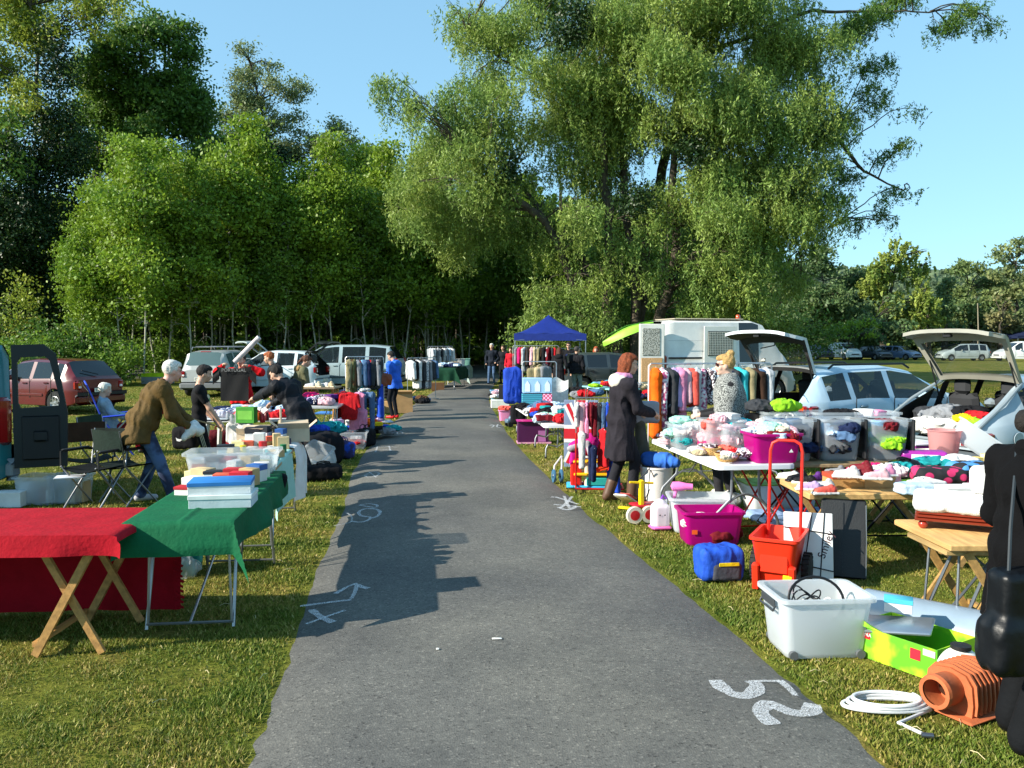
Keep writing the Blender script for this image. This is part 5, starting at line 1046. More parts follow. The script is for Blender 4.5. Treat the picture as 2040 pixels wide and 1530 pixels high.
PAT = {'striped': lambda: pattern('stripe', 'e8e4e0', '3c5c94', 14), 'red striped': lambda: pattern('stripe', 'eae2e0', 'c02834', 16), 'floral': lambda: pattern('noise', 'ece4e4', 'a83c6c', 22), 'dotted': lambda: pattern('dots', 'ece8ea', '3a2a34', 30), 'leopard': lambda: pattern('noise', 'c8a878', '2c2018', 30), 'checked': lambda: pattern('check', 'b02838', 'e8dcd8', 18), 'speckled': lambda: pattern('noise', '5c6066', 'c8c8c8', 40)}
def cmat(c): return PAT[c]() if c in PAT else fab(CN[c])
_used = {}
def uniq(lab, quals):
    k = lab
    for q in quals:
        if k not in _used: break
        k = lab + ' ' + q
    while k in _used and len(k.split()) < 14: k += ' ' + rnd.choice(['folded', 'rumpled', 'small', 'large', 'faded', 'loose'])
    _used[k] = 1; return k
CR = []
for i in range(7):
    rs = random.Random(50 + i); pr = [(('e', (rs.uniform(-.08, .08), rs.uniform(-.06, .06), rs.uniform(-.01, .02)), (rs.uniform(.09, .17), rs.uniform(.07, .13), rs.uniform(.03, .055)), None), 0) for _ in range(4)]
    pr.append((('c', (rs.uniform(-.1, 0), rs.uniform(-.1, 0), 0), (rs.uniform(.1, .22), rs.uniform(.0, .16), -.01), .035, .025), 0)); CR.append(blob(pr, .011, .02, .03, 15, i * 3, wst=(1, 1, 1)))
FOL = [blob([(('b', (0, 0, k * .028), (.15 - .006 * (k % 2), .11 - .004 * k, .017), .014, None), 0) for k in range(3)], .011, .006, .008, 8, 90 + q) for q in range(2)]
def cloth(label, cat, x, y, z, c, sc=1, rz=0, group=None, fold=False, name='garment', flat=1.0):
    if name == 'garment': name = {'clothing': 'garment'}.get(cat, cat).replace('-', '_').replace(' ', '_').lower()
    me = (FOL if fold else CR)[rnd.randrange(2 if fold else 7)]; o = link(name, me if len(me.materials) == 0 else me.copy(), None, None, (x, y, z + .022 * sc * flat), rz)
    if len(o.data.materials) == 0: o.data.materials.append(cmat(c))
    else: o.material_slots[0].link = 'OBJECT'; o.material_slots[0].material = cmat(c)
    o.data = me if o.data.users == 1 and False else o.data; o.scale = (sc, sc, sc * flat); return tag(o, label, cat, group)
KN = ['T-shirt', 'jumper', 'cardigan', 'pair of leggings', 'baby shirt', 'scarf', 'pair of trousers', 'blouse', 'vest', 'sweatshirt']
def heap(where, group, cx, cy, z, w, d, n, pal, rz=0, sc=1, seed=1, kinds=KN, hmax=.12, edge='path'):
    rs = random.Random(seed); c, s = cos(rz), sin(rz); c0 = list(pal); n = int(n * (1.75 if 'inside' in where else 1.35)); sc *= .86
    for i in range(n):
        a, b = rs.uniform(-.5, .5), rs.uniform(-.5, .5); x, y = cx + a * w * c - b * d * s, cy + a * w * s + b * d * c; zz = z + rs.uniform(0, hmax) * (1 if 'inside' in where or 'tub' in where else 1 - 2 * max(abs(a), abs(b)) * .8); col = c0[i % len(c0)]; k = kinds[(i * 3 + seed) % len(kinds)]
        q1 = 'on the left side' if a < -.17 else 'on the right side' if a > .17 else 'in the middle'; q2 = 'near the front' if b < 0 else 'towards the back'
        nm = k.lower().replace('pair of ', '').replace('-', '_').replace(' ', '_')
        cloth(uniq(f'{col} {k} {where}', [q1, q2, 'lower down', 'partly under another', 'folded over', 'on top', 'at the rim', 'half hidden', 'at the very top', 'lowest of all']), 'clothing', x, y, zz, col, sc * rs.uniform(.75, 1.15), rs.random() * 6.3, group, fold=rs.random() < .22, flat=rs.uniform(.8, 1.3), name=nm)
# hanging garments
def _gm(kind, seed):
    rs = random.Random(seed); j = lambda a: rs.uniform(-a, a)
    if kind == 'jacket':
        pr = [(('b', (0, 0, -.40), (.045, .19, .27), .04, None), 0)]
        for s in (-1, 1): pr += [(('c', (0, 0, -.07), (0, s * .19, -.13), .035, .05), 0), (('c', (0, s * .2, -.14), (j(.02), s * (.245 + j(.02)), -.60), .05, .036), 0)]
    elif kind == 'shirt':
        pr = [(('b', (0, 0, -.38), (.026, .17, .25), .025, None), 0)]
        for s in (-1, 1): pr += [(('c', (0, 0, -.07), (0, s * .17, -.12), .022, .03), 0), (('c', (0, s * .18, -.13), (j(.03), s * (.22 + j(.02)), -.36), .032, .028), 0)]
    elif kind == 'dress':
        pr = [(('c', (0, 0, -.16), (0, 0, -.45), .05, .05), 0), (('b', (0, 0, -.30), (.03, .13, .2), .03, None), 0), (('b', (0, 0, -.66), (.045, .19, .24), .04, None), 0)]
        for s in (-1, 1): pr.append((('c', (0, 0, -.07), (0, s * .13, -.12), .022, .03), 0))
    elif kind == 'trousers':
        pr = [(('b', (0, 0, -.12), (.035, .16, .05), .03, None), 0)]
        for s in (-1, 1): pr.append((('c', (0, s * .09, -.12), (j(.02), s * .10, -.82), .06, .045), 0))
    else:  # coat
        pr = [(('b', (0, 0, -.52), (.055, .2, .42), .05, None), 0)]
        for s in (-1, 1): pr += [(('c', (0, 0, -.07), (0, s * .2, -.13), .04, .055), 0), (('c', (0, s * .2, -.14), (j(.02), s * .25, -.66), .055, .04), 0)]
    return blob(pr, .014, .03, .016, 12, seed, wst=(1, 1, .22))
GMM = {k: [_gm(k, 10 * i + n_) for i in range(2)] for n_, k in enumerate(('jacket', 'shirt', 'dress', 'trousers', 'coat'))}
HGM = MB().tube([(0, -.17, -.11), (0, 0, -.05), (0, .17, -.11)], .006, 5).tube([(0, 0, -.05), (0, 0, .0), (0, .012, .02), (0, 0, .034), (0, -.012, .025)], .0025, 4).mesh(); HGM.materials.append(plas('c8c8c4'))
def hang(label, x, y, z, rz, kind, c, sc=1, cat='clothing', group=None, hm=None, vs=1):
    me = GMM[kind][rnd.randrange(2)]; o = link(kind if kind != 'shirt' else 'shirt', me, None, None, (x, y, z), rz)
    if not len(me.materials): me.materials.append(fab('888'))
    o.material_slots[0].link = 'OBJECT'; o.material_slots[0].material = cmat(c) if isinstance(c, str) else c; o.scale = (sc * rnd.uniform(.85, 1.25), sc, sc * vs); tag(o, label, cat, group); link('hanger', HGM, o); return o
def rack(label, p0, p1, zbar, foot=.22, col=None, mid=None, name='clothes_rail', r=.012):
    p0, p1 = Vector(p0), Vector(p1); L = (p1 - p0).length; c = (p0 + p1) / 2; rz = math.atan2(p1.y - p0.y, p1.x - p0.x); m = col or metal('b8babc'); t = thing(name, label, 'clothes rail', (c.x, c.y, 0), rz)
    for s in (-1, 1): part('post', MB().tube([(s * L / 2, 0, .05), (s * L / 2, 0, zbar - .03), (s * (L / 2 - .03), 0, zbar)], r, 7), m, t); part('foot', MB().tube([(s * L / 2, -foot, .03), (s * L / 2, -foot + .04, .06), (s * L / 2, foot - .04, .06), (s * L / 2, foot, .03)], r, 7), m, t)
    part('rail', MB().tube([(-L / 2 + .03, 0, zbar), (L / 2 - .03, 0, zbar)], r, 7), m, t); part('bottom_bar', MB().tube([(-L / 2, 0, .07), (L / 2, 0, .07)], r * .8, 6), m, t)
    return t, rz
def fill_rack(p0, p1, z, items, where, group, rz, sc=1, end=.06):
    p0, p1 = Vector(p0), Vector(p1); n = len(items)
    for i, it in enumerate(items):
        c, k = it[0], it[1]; p = p0.lerp(p1, end + (1 - 2 * end) * (i + .5) / n); q = it[2] if len(it) > 2 else 1
        nm = it[3] if len(it) > 3 else c + ' ' + k; nb = ''
        if i + 1 < n: nb = 'beside the ' + (items[i + 1][3] if len(items[i + 1]) > 3 else items[i + 1][0] + ' ' + items[i + 1][1])
        pos = ['at the left end', 'left of the middle', 'in the middle', 'right of the middle', 'at the right end'][min(4, int(i / n * 5))]
        hang(uniq(f'{nm} hanging on {where}', [nb, pos, 'behind it']), p.x, p.y, z, rz + rnd.uniform(-.25, .25), k, c, sc * q, group=group)
# tables
def ptable(label, x, y, rz, L, W, z, topm, kind='metal', th=.035, lm=None, name='trestle_table', axis='y', in_=.3, cat='table'):
    """L along local y, W along local x"""
    t = thing(name, label, cat, (x, y, 0), rz); part('tabletop', MB().box((0, 0, z - th / 2), (W, L, th), bev=.006), topm, t); h = z - th
    for s in (-1, 1):
        if kind == 'metal':
            m = lm or metal('a4a8ac'); y0 = s * (L / 2 - in_); y1 = s * (L / 2 - in_ + .22)
            for q in (-1, 1): part('leg', MB().tube([(q * (W / 2 - .05), y0, h), (q * (W / 2 - .04), y1, .012)], .011, 7), m, t)
            part('crossbar', MB().tube([(-(W / 2 - .04), y1 - s * .004, .045), (W / 2 - .04, y1 - s * .004, .045)], .01, 6), m, t)
            for q in (-1, 1): part('second_leg', MB().tube([(q * (W / 2 - .07), y1 - s * .02, h), (q * (W / 2 - .05), y1 - s * .0, .05)], .009, 6), m, t)
            part('brace', MB().tube([(0, y1, .05), (.16, s * (L / 2 - in_ - .3), h - .0)], .009, 6), m, t)
        elif kind == 'wood':
            m = lm or wood('b5884e'); y0 = s * (L / 2 - .12); y1 = s * (L / 2 - .5)
            for q in (-1, 1):
                part('leg', MB().box((q * (W / 2 - .06), (y0 + y1) / 2, h / 2), (.03, .045, h * 1.12), (math.atan2(y0 - y1, h) * -1, 0, 0)), m, t)
                part('second_leg', MB().box((q * (W / 2 - .10), (y0 + y1) / 2, h / 2), (.025, .04, h * 1.12), (math.atan2(y0 - y1, h), 0, 0)), m, t)
            part('crossbar', MB().box((0, y1, .07), (W - .12, .03, .03)), m, t)
        elif kind == 'x':
            m = lm or metal('a4201c', metal=.3)
            for q in (-1, 1):
                for r_ in (-1, 1): part('leg', MB().tube([(q * (W / 2 - .08), s * (L / 2 - .1 if r_ > 0 else .12), h), (q * (W / 2 - .08), s * (.12 if r_ > 0 else L / 2 - .1), .03)], .011, 6), m, t)
                part('crossbar', MB().tube([(q * (W / 2 - .08), s * .12, .03), (q * (W / 2 - .08), s * (L / 2 - .1), .03)], .009, 6), m, t)
            part('brace', MB().tube([(-(W / 2 - .08), s * (L / 2 - .1), .03), (W / 2 - .08, s * (L / 2 - .1), .03)], .009, 6), m, t)
    return t
def ftable(label, x, y, rz, L=1.83, W=.75, z=.74):
    t = thing('folding_table', label, 'table', (x, y, 0), rz); m = MB(); r = .07; pr = []
    for (cx, cy, a0) in ((W / 2 - r, L / 2 - r, 0), (-(W / 2 - r), L / 2 - r, 90), (-(W / 2 - r), -(L / 2 - r), 180), (W / 2 - r, -(L / 2 - r), 270)):
        for k in range(6): a = R(a0 + 18 * k); pr.append((cx + r * cos(a), cy + r * sin(a)))
    m.prism(pr, z - .045, z - .006, 'z'); m.prism([(p[0] * .985, p[1] * .995) for p in pr], z - .006, z, 'z'); part('tabletop', m, plas('e4e6ea', rough=.45), t, ang=30)
    g = metal('8c9096', rough=.45)
    for s in (-1, 1):
        y0 = s * (L / 2 - .26)
        for q in (-1, 1): part('leg', MB().tube([(q * .13, y0, z - .05), (q * .135, y0, z - .30), (q * .15, y0, z - .37), (q * .30, y0, .22), (q * .325, y0, .16), (q * .33, y0, .012)], .0145, 8), g, t); part('foot_cap', MB().tube([(q * .33, y0, .0), (q * .33, y0, .03)], .018, 8), BLKP, t)
        part('arch', MB().tube([(q2 * .155, y0, z - .39 + .07 * (1 - (q2) ** 2)) for q2 in np.linspace(-1, 1, 9)], .012, 6), g, t); part('brace', MB().tube([(0, y0 + .0, z - .36), (0, s * .28, z - .05)], .01, 6), g, t)
    return t
def tcloth(label, x, y, rz, L, W, z, m, dr, seed=0, fold=.03, name='tablecloth', n=56, extra=None, bv=.006, nu=None):
    """cloth over a table: dr = drop at (-x, +x, -y, +y)"""
    lx0, lx1, ly0, ly1 = dr; hx, hy = W / 2 + .006, L / 2 + .006
    def f(a, b):
        u = -hx - lx0 + (2 * hx + lx0 + lx1) * a; v = -hy - ly0 + (2 * hy + ly0 + ly1) * b
        du = max(0, -hx - u, u - hx); dv = max(0, -hy - v, v - hy); su = 1 if u > 0 else -1; sv = 1 if v > 0 else -1; d = max(du, dv)
        cx, cy = max(-hx, min(hx, u)), max(-hy, min(hy, v)); w1 = float(vn(np.array([v * 4.2 + seed, u * 1.1, seed]), 3)); w2 = float(vn(np.array([u * 4.2, v * 1.1 + seed, seed]), 5))
        ou = (.012 + fold * (1 + w1 * 2) * min(1, du / .16)) if du > 0 else 0; ov = (.012 + fold * (1 + w2 * 2) * min(1, dv / .16)) if dv > 0 else 0
        if du > 0 and dv > 0: mn = min(du, dv); ou += mn * .5; ov += mn * .5; d = max(du, dv) + mn * .3
        zz = z + bv - d * .99 if d > 0 else z + bv + .0025 * (1 + float(vn(np.array([u * 7, v * 7, seed]), 4))) + .004 * max(0, 1 - abs((v * 3.3) % 1 - .5) * 14)
        if extra: zz += extra(u, v, du, dv)
        return (cx + su * ou, cy + sv * ov, max(zz, .015))
    me = MB().grid(f, nu or n, n).mesh(True, 60); o = tag(link(name, me, None, m, (x, y, 0), rz), label, 'tablecloth'); return o
# containers
TRW = bpy.data.materials.new('frosted'); n, l = nodes(TRW); b = n['Principled BSDF']; b.inputs['Base Color'].default_value = (.80, .84, .86, 1); b.inputs['Roughness'].default_value = .3; tb = n.new('ShaderNodeBsdfTransparent'); tb.inputs[0].default_value = (.93, .95, .97, 1); tl = n.new('ShaderNodeBsdfTranslucent'); tl.inputs[0].default_value = (.85, .88, .9, 1)
mx1 = n.new('ShaderNodeMixShader'); mx1.inputs[0].default_value = .45; l.new(b.outputs[0], mx1.inputs[1]); l.new(tl.outputs[0], mx1.inputs[2]); mx2 = n.new('ShaderNodeMixShader'); mx2.inputs[0].default_value = .30; l.new(mx1.outputs[0], mx2.inputs[1]); l.new(tb.outputs[0], mx2.inputs[2]); l.new(mx2.outputs[0], n['Material Output'].inputs[0])
TRC = TRW.copy(); TRC.node_tree.nodes['Mix Shader.001'].inputs[0].default_value = .68
def tint(m, c, mixv=.35):
    k = m.copy(); nn = k.node_tree.nodes; nn['Principled BSDF'].inputs['Base Color'].default_value = (*S(c), 1); nn['Transparent BSDF'].inputs[0].default_value = (*[min(1, x * 1.3) for x in S(c)], 1); nn['Translucent BSDF'].inputs[0].default_value = (*S(c), 1); nn['Mix Shader.001'].inputs[0].default_value = mixv; return k
TMG = tint(TRW, 'd0149a', .22); TTL = tint(TRW, '1c8a8c', .3)
def bin_mesh(w, d, h, taper=.86, th=.006, rim=.022):
    m = MB(); r = .05
    def rr(sx, sy, r, z, n=4):
        o = []
        for (cx, cy, a0) in ((sx - r, sy - r, 0), (-(sx - r), sy - r, 90), (-(sx - r), -(sy - r), 180), (sx - r, -(sy - r), 270)):
            for k in range(n + 1): a = R(a0 + 90 * k / n); o.append((cx + r * cos(a), cy + r * sin(a), z))
        return o
    W_, D_ = w / 2, d / 2; t = taper
    rings = [rr(W_ * t * .96, D_ * t * .96, r, 0), rr(W_ * t, D_ * t, r, .02), rr(W_ * .97, D_ * .97, r, h - rim), rr(W_ + rim * .6, D_ + rim * .6, r, h - rim), rr(W_ + rim * .6, D_ + rim * .6, r, h), rr(W_ * .97 - th, D_ * .97 - th, r, h), rr(W_ * t - th, D_ * t - th, r, .02)]
    n_ = len(rings[0]); vs = sum(rings, []); fs = [(i * n_ + k, i * n_ + (k + 1) % n_, (i + 1) * n_ + (k + 1) % n_, (i + 1) * n_ + k) for i in range(6) for k in range(n_)]
    fs += [tuple(range(n_ - 1, -1, -1)), tuple(range(6 * n_, 7 * n_))]; return m.add(vs, fs)
def tote(label, x, y, z, rz, w, d, h, m=None, lid=None, handles=None, wheels=False, name='storage_box', taper=.86, cat='storage box', group=None, lidlift=0):
    t = thing(name, label, cat, (x, y, z), rz, group); part('tub', bin_mesh(w, d, h, taper), m or TRW, t, ang=30)
    if lid: part('lid', MB().box((0, 0, h + .012 + lidlift), (w + .035, d + .035, .02), bev=.008).box((0, 0, h + .026 + lidlift), (w * .8, d * .8, .012), bev=.005), lid, t)
    if handles:
        for s in (-1, 1): part('handle', MB().box((s * (w / 2 + .022), 0, h * .84), (.018, d * .3, .045), bev=.006), handles, t)
    if wheels:
        for sx in (-1, 1):
            for sy in (-1, 1): part('wheel', MB().lathe([(0, -.012), (.026, -.012), (.026, .012), (0, .012)], 14, (sx * w * .36, sy * (d * taper / 2 + .006), .026), 'y'), plas('5c5f62'), t)
    return t
def carton(label, x, y, z, rz, w, d, h, c, lidc=None, name='box', cat='box', group=None, flaps=False, strip=None):
    m0 = c if not isinstance(c, str) else mat('cb', CN.get(c, c), rough=.8, var=.1, bump=.15)
    if not (lidc or flaps or strip): 
        o = solo(name, MB().box((0, 0, h / 2), (w, d, h), bev=.003), m0, label, cat, (x, y, z), rz, group); return o
    t = thing(name, label, cat, (x, y, z), rz, group)
    if flaps:
        m = MB(); th = .004
        for s in (-1, 1): m.box((s * (w / 2 - th / 2), 0, h / 2), (th, d, h)); m.box((0, s * (d / 2 - th / 2), h / 2), (w - 2 * th, th, h))
        m.box((0, 0, th / 2 + .001), (w - .01, d - .01, th)); part('carton', m, m0, t)
        for s in (-1, 1): part('flap', MB().box((s * (w / 2 + .04), 0, h + .03), (.11, d * .96, .003), (0, -s * .7, 0)), m0, t); part('flap', MB().box((0, s * (d / 2 + .035), h + .02), (w * .96, .1, .003), (s * .75, 0, 0)), m0, t)
    else: part('carton', MB().box((0, 0, h / 2), (w, d, h), bev=.002), m0, t)
    if lidc: part('lid', MB().box((0, 0, h * .86), (w + .008, d + .008, h * .34), bev=.002), mat('cb', CN.get(lidc, lidc), rough=.6, var=.1), t)
    if strip: part('printed_panel', MB().box((0, -d / 2 - .001, h * .5), (w * .8, .003, h * .55)), mat('cb', CN.get(strip, strip), rough=.6), t)
    return t
SHM = []
for i in range(2): SHM.append(blob([(('c', (0, -.08, .035), (0, .09, .028), .036, .034), 0), (('c', (0, -.07, .05), (0, -.055, .085 if i else .065), .034, .03), 0), (('c', (0, -.02, .05), (0, .05, .04), .03, .028), 0), (('b', (0, .005, .008), (.042, .135, .012), .011, None), 1)], .007, .012, .004, 20))
for m_ in SHM: m_.materials.append(fab('888')); m_.materials.append(plas('e8e6e0'))
def shoe(label, x, y, z, rz, c, sole='white', sc=1, group='shoes set out for sale', i=0, side=0):
    o = link('shoe', SHM[i], None, None, (x, y, z), Euler((0, side, rz)))
    for k, c_ in enumerate((c, sole)): o.material_slots[k].link = 'OBJECT'; o.material_slots[k].material = fab(CN.get(c_, c_), rough=.6) if k == 0 else plas(CN.get(c_, c_))
    o.scale = (sc, sc, sc); return tag(o, label, 'shoe', group)
def softbag(label, x, y, z, rz, w, d, h, m, name='bag', cat='bag', handles=True, wr=.018, group=None, hm=None, seed=1):
    o = tag(link(name, blob([(('b', (0, 0, h * .46), (w / 2, d / 2, h * .46), min(w, d, h) * .3, None), 0), (('e', (w * .1, 0, h * .62), (w * .36, d * .42, h * .34), None), 0)], max(.01, w / 45), .04, wr, 7, seed), None, m, (x, y, z), rz), label, cat, group)
    if handles:
        for s in (-1, 1): part('handle', MB().tube([(-w * .22, s * d * .18, h * .85), (-w * .18, s * d * .22, h * 1.12), (w * .0, s * d * .24, h * 1.2), (w * .18, s * d * .22, h * 1.12), (w * .22, s * d * .18, h * .85)], .009, 6), hm or m, o)
    return o
# ================================================================ left-hand stalls
REDC = fab('a00c1e', var=.1); DRED = fab('960c1c', var=.15); GRNC = fab('0f5c3a', rough=.8, var=.08)
ptable('folding wooden trestle table under the red cloth', -3.32, 5.10, R(91), 2.0, .74, .73, wood('8c6a40'), 'wood'); ptable('second wooden trestle table continuing the red one out to the left', -4.9, 5.06, R(91), 1.1, .74, .73, wood('8c6a40'), 'wood')  # second table is added out of view to keep sun off the blanket's back
tcloth('bright red blanket over the front trestle table, hanging to the grass with a fringed edge', -3.86, 5.09, R(1.5), .78, 3.1, .735, REDC, (.1, .04, .12, .73), 3, .03, 'blanket', nu=110)  # left end lengthened out of view to shade the hanging back
bl = [o for o in COL.objects if o.name.startswith('blanket')][-1]; fr = MB(); rs = random.Random(4)
for i in range(17):
    z = .06 + i * .036; x = 1.55 + .03 + rs.gauss(0, .004); y = .43 + rs.gauss(0, .008); fr.add([(x - .012, y, z), (x - .012, y, z + .024), (x + .045 + rs.random() * .015, y + .012, z + .008 - .022), (x + .045, y + .012, z - .018 - .012)], [(0, 1, 2, 3)])
part('fringe', fr, DRED, bl, smooth=False)
ptable('metal-legged pasting table under the green cloth', -2.16, 6.02, R(6.5), 1.95, .62, .742, wood('a89068'), 'metal', in_=.42)
tcloth('creased bottle green cloth on the pasting table with a hanging corner', -2.16, 6.02, R(6.5), 1.98, .63, .745, GRNC, (.05, .20, .20, .0), 11, .035, n=96, extra=lambda u, v, du, dv: (.009 * max(0, 1 - abs(u - .02) * 34) + .009 * max(0, 1 - abs((v + .35) * 34)) + .007 * max(0, 1 - abs((v - .35) * 34))) if du + dv == 0 else -.55 * min(du, dv) * (u > 0))
ptable('second metal-legged pasting table carrying boxes of small parts', -2.52, 8.10, R(8), 2.1, .62, .742, wood('a89068'), 'metal', in_=.42)
tcloth('pale mint paper cloth hanging off the path side of the second pasting table', -2.50, 7.78, R(8), 1.30, .63, .745, fab('9cc8bc', var=.05), (.02, .46, .02, 0), 21, .018)
tcloth('white lace-edged cloth hanging beside the pale mint one', -2.64, 8.82, R(8), .56, .63, .749, fab('dedcd8', var=.05), (.02, .58, 0, .05), 31, .03, nu=40)
bb = softbag('small black bum bag hanging over the edge of the green cloth', *G(553, 965, .66).xy, .62, R(10), .14, .07, .12, fab('15151a'), 'bum_bag', handles=False)
def T_(u, v, z=.752): p = G(u, v, z); return p.x, p.y, z
# shoe boxes on green
x, y, z = T_(428, 1012); carton('lower pale blue shoe box with a printed end on the green cloth', x + .02, y + .12, z, R(8), .40, .27, .085, 'b8c8cc', 'd4dedc'); carton('upper shoe box with a bright blue lid on the green cloth', x + .0, y + .14, z + .088, R(12), .40, .26, .08, 'd8dcdc', '2a76bc', name='shoe_box')
NB = [('e8e4de', 'b01c24', 'white and red carton'), ('d8d4cc', None, 'plain off-white carton'), ('b81c28', 'e8e4e0', 'red and white carton'), ('e4e0da', 'c8beb0', 'cream carton with a brown lid'), ('d0583c', None, 'orange-red carton'), ('dedbd6', None, 'small white carton'), ('c8b084', None, 'tan cardboard box'), ('e6e4e2', '20242c', 'white carton with black end'), ('d8c890', None, 'yellowish carton'), ('e8e8ea', 'c01828', 'white carton with a red stripe'), ('b89c6c', None, 'brown cardboard tray'), ('dcdad4', '2c5c9c', 'white carton with a blue lid')]
rs = random.Random(21)
P_ = [(375, 985, .16, .1, .06), (392, 968, .18, .13, .07), (412, 978, .13, .1, .06), (430, 984, .1, .08, .05), (446, 972, .14, .1, .11), (464, 980, .12, .1, .09), (405, 952, .16, .12, .08), (428, 955, .15, .1, .07), (386, 950, .12, .09, .05), (480, 972, .14, .09, .12), (497, 966, .13, .09, .13), (512, 958, .12, .1, .13), (470, 958, .16, .1, .1), (522, 950, .12, .1, .12)]
wh = ['behind the stacked shoe boxes', 'at the left edge of the green cloth', 'in front of the clear tub', 'in the row beside the clear tub']
for i, (u, v, w_, d_, h_) in enumerate(P_):
    c = NB[i % 12]; x, y, z = T_(u, v); carton(uniq(f'{c[2]} {wh[0] if u < 440 and v > 960 else wh[2] if u < 470 else wh[3]}', ['leaning a little', 'on its side', 'slightly open', 'the taller one']), x, y, z, rnd.uniform(-.4, .5), w_, d_, h_, c[0], c[1], group='small cartons on the green table')
x, y, z = T_(452, 948); tub = tote('long shallow clear tub full of cartons on the green table', x, y + .18, z, R(9), .74, .40, .19, TRC, taper=.9, name='clear_tub')
for i in range(6): c = NB[(i * 5 + 2) % 12]; carton(uniq(c[2] + ' inside the long clear tub', ['at one end', 'on its side']), x - .26 + i * .1, y + .16 + rs.uniform(-.08, .08), z + .012, rs.uniform(-.3, .3), .1, .14, rs.uniform(.08, .14), c[0], c[1], group='cartons inside the clear tub')
# second table: dense small goods
cols = list(CN.items()); k = 0
for j in range(6):
    for i in range(6):
        a, b_ = -.24 + i * .095 + rs.uniform(-.02, .02), -.95 + j * .34 + rs.uniform(-.06, .06); c, s = cos(R(8)), sin(R(8)); x, y = -2.52 + a * c - b_ * s, 8.10 + a * s + b_ * c; q = rs.random()
        where = ('at the near end' if j < 2 else 'in the middle' if j < 4 else 'at the far end') + (' far side' if i < 2 else '' if i < 4 else ' path side') + ' of the second table'
        if q < .6:
            nb = NB[rs.randrange(12)]; carton(uniq(nb[2] + ' ' + where, ['tilted', 'pushed against another', 'lying flat', 'the tall one', 'half hidden']), x, y, .753, rs.uniform(-.5, .5), rs.uniform(.07, .17), rs.uniform(.07, .14), rs.uniform(.03, .15) + (.05 if j > 3 else 0), nb[0], nb[1], group='small goods on the second pasting table')
        elif q < .8:
            cn = rs.choice(['yellow', 'green', 'silver', 'brown', 'red', 'navy']); r = rs.uniform(.025, .045); h = rs.uniform(.06, .13); lab = uniq(f'{cn} tin {where}', ['the shorter', 'dented', 'with a lid'])
            solo('tin', MB().lathe([(0, 0), (r, 0), (r, .004), (r * .97, .008), (r * .97, h - .006), (r, h - .003), (r * .9, h), (0, h)], 16), plas(CN[cn]), lab, 'tin', (x, y, .753), group='tins on the second pasting table')
        else:
            cn = rs.choice(['cream', 'white', 'beige', 'teal', 'cardboard']); L = rs.uniform(.15, .3); solo('tube', MB().lathe([(0, -L / 2), (.022, -L / 2), (.022, L / 2), (.018, L / 2), (.018, -L / 2 + .02)], 12, axis='y'), fab(CN[cn]), uniq(f'{cn} rolled tube {where}', ['lying across boxes', 'at an angle', 'the shorter one']), 'tube', (x, y, .80), rs.uniform(-.6, 1.2), 'rolled tubes on the second pasting table')
for u, v, r_, w_, h_ in [(585, 858, 15, .34, .16), (560, 855, -70, .05, .36), (505, 862, 5, .3, .12)]:
    x, y, z = T_(u, v + 20, .76); carton({585: 'open cardboard box with raised flaps at the far end of the second pasting table', 560: 'narrow upright cardboard strip between the open boxes', 505: 'shallow open cardboard tray left of the upright strip'}[u], x, y, z, R(r_), w_, .24 if w_ > .1 else .02, h_, 'c8b49a', flaps=w_ > .1)
# under the green table
x, y = G(330, 1155).xy; tote('teal plastic tote on the grass under the green table', x, y + .2, 0, R(8), .42, .34, .28, TTL)
o = tag(link('plastic_bag', blob([(('e', (0, 0, .11), (.11, .09, .12), None), 0), (('e', (.08, .03, .07), (.08, .07, .08), None), 0)], .01, .03, .03, 13), None, glass((.8, .86, .9), .15, .35), (*G(352, 1150).xy, 0)), 'crumpled clear plastic bag on the grass under the green table', 'plastic bag')
# folding director chairs
def dchair(label, x, y, rz, seatc, backc, h=.46):
    t = thing('folding_chair', label, 'chair', (x, y, 0), rz, 'folding chairs'); m = metal('8a8c90')
    for s in (-1, 1):
        part('leg', MB().tube([(s * .25, -.2, .0), (s * .25, .2, h), (s * .25, .22, h + .02)], .01, 6), m, t); part('leg', MB().tube([(s * .25, .2, .0), (s * .25, -.2, h), (s * .25, -.26, .86)], .01, 6), m, t)
        part('armrest', MB().tube([(s * .27, .2, h), (s * .27, .2, .64), (s * .27, -.22, .64)], .011, 6).box((s * .27, 0, .655), (.045, .36, .02), bev=.008), BLKP, t)
    part('seat', MB().grid(lambda a, b: (-.25 + .5 * a, -.2 + .4 * b, h - .045 * sin(pi * a)), 12, 4).grid(lambda a, b: (-.25 + .5 * a, -.2 + .4 * b, h - .008 - .045 * sin(pi * a)), 12, 4), fab(seatc), t)
    part('backrest', MB().grid(lambda a, b: (-.25 + .5 * a, -.235 - .035 * sin(pi * a) - .02 * b, .62 + .24 * b), 10, 6).grid(lambda a, b: (-.25 + .5 * a, -.243 - .035 * sin(pi * a) - .02 * b, .62 + .24 * b), 10, 6), fab(backc), t); return t
dchair('folding camp chair with a brown canvas back behind the red cloth', *G(176, 985).xy, R(-145), '1e2420', '4a3426'); dchair('folding camp chair with dark green seat nearest the bending man', *G(255, 1000).xy, R(-30), '1c2622', '1c2a24'); dchair('black camp chair set low beside the van door', *G(190, 1010).xy, R(160), '14181a', '16201c')
dchair('folding stool chair with olive seat behind the brown-backed one', *G(215, 955).xy, R(-100), '2c3a2c', '2a3a2c')
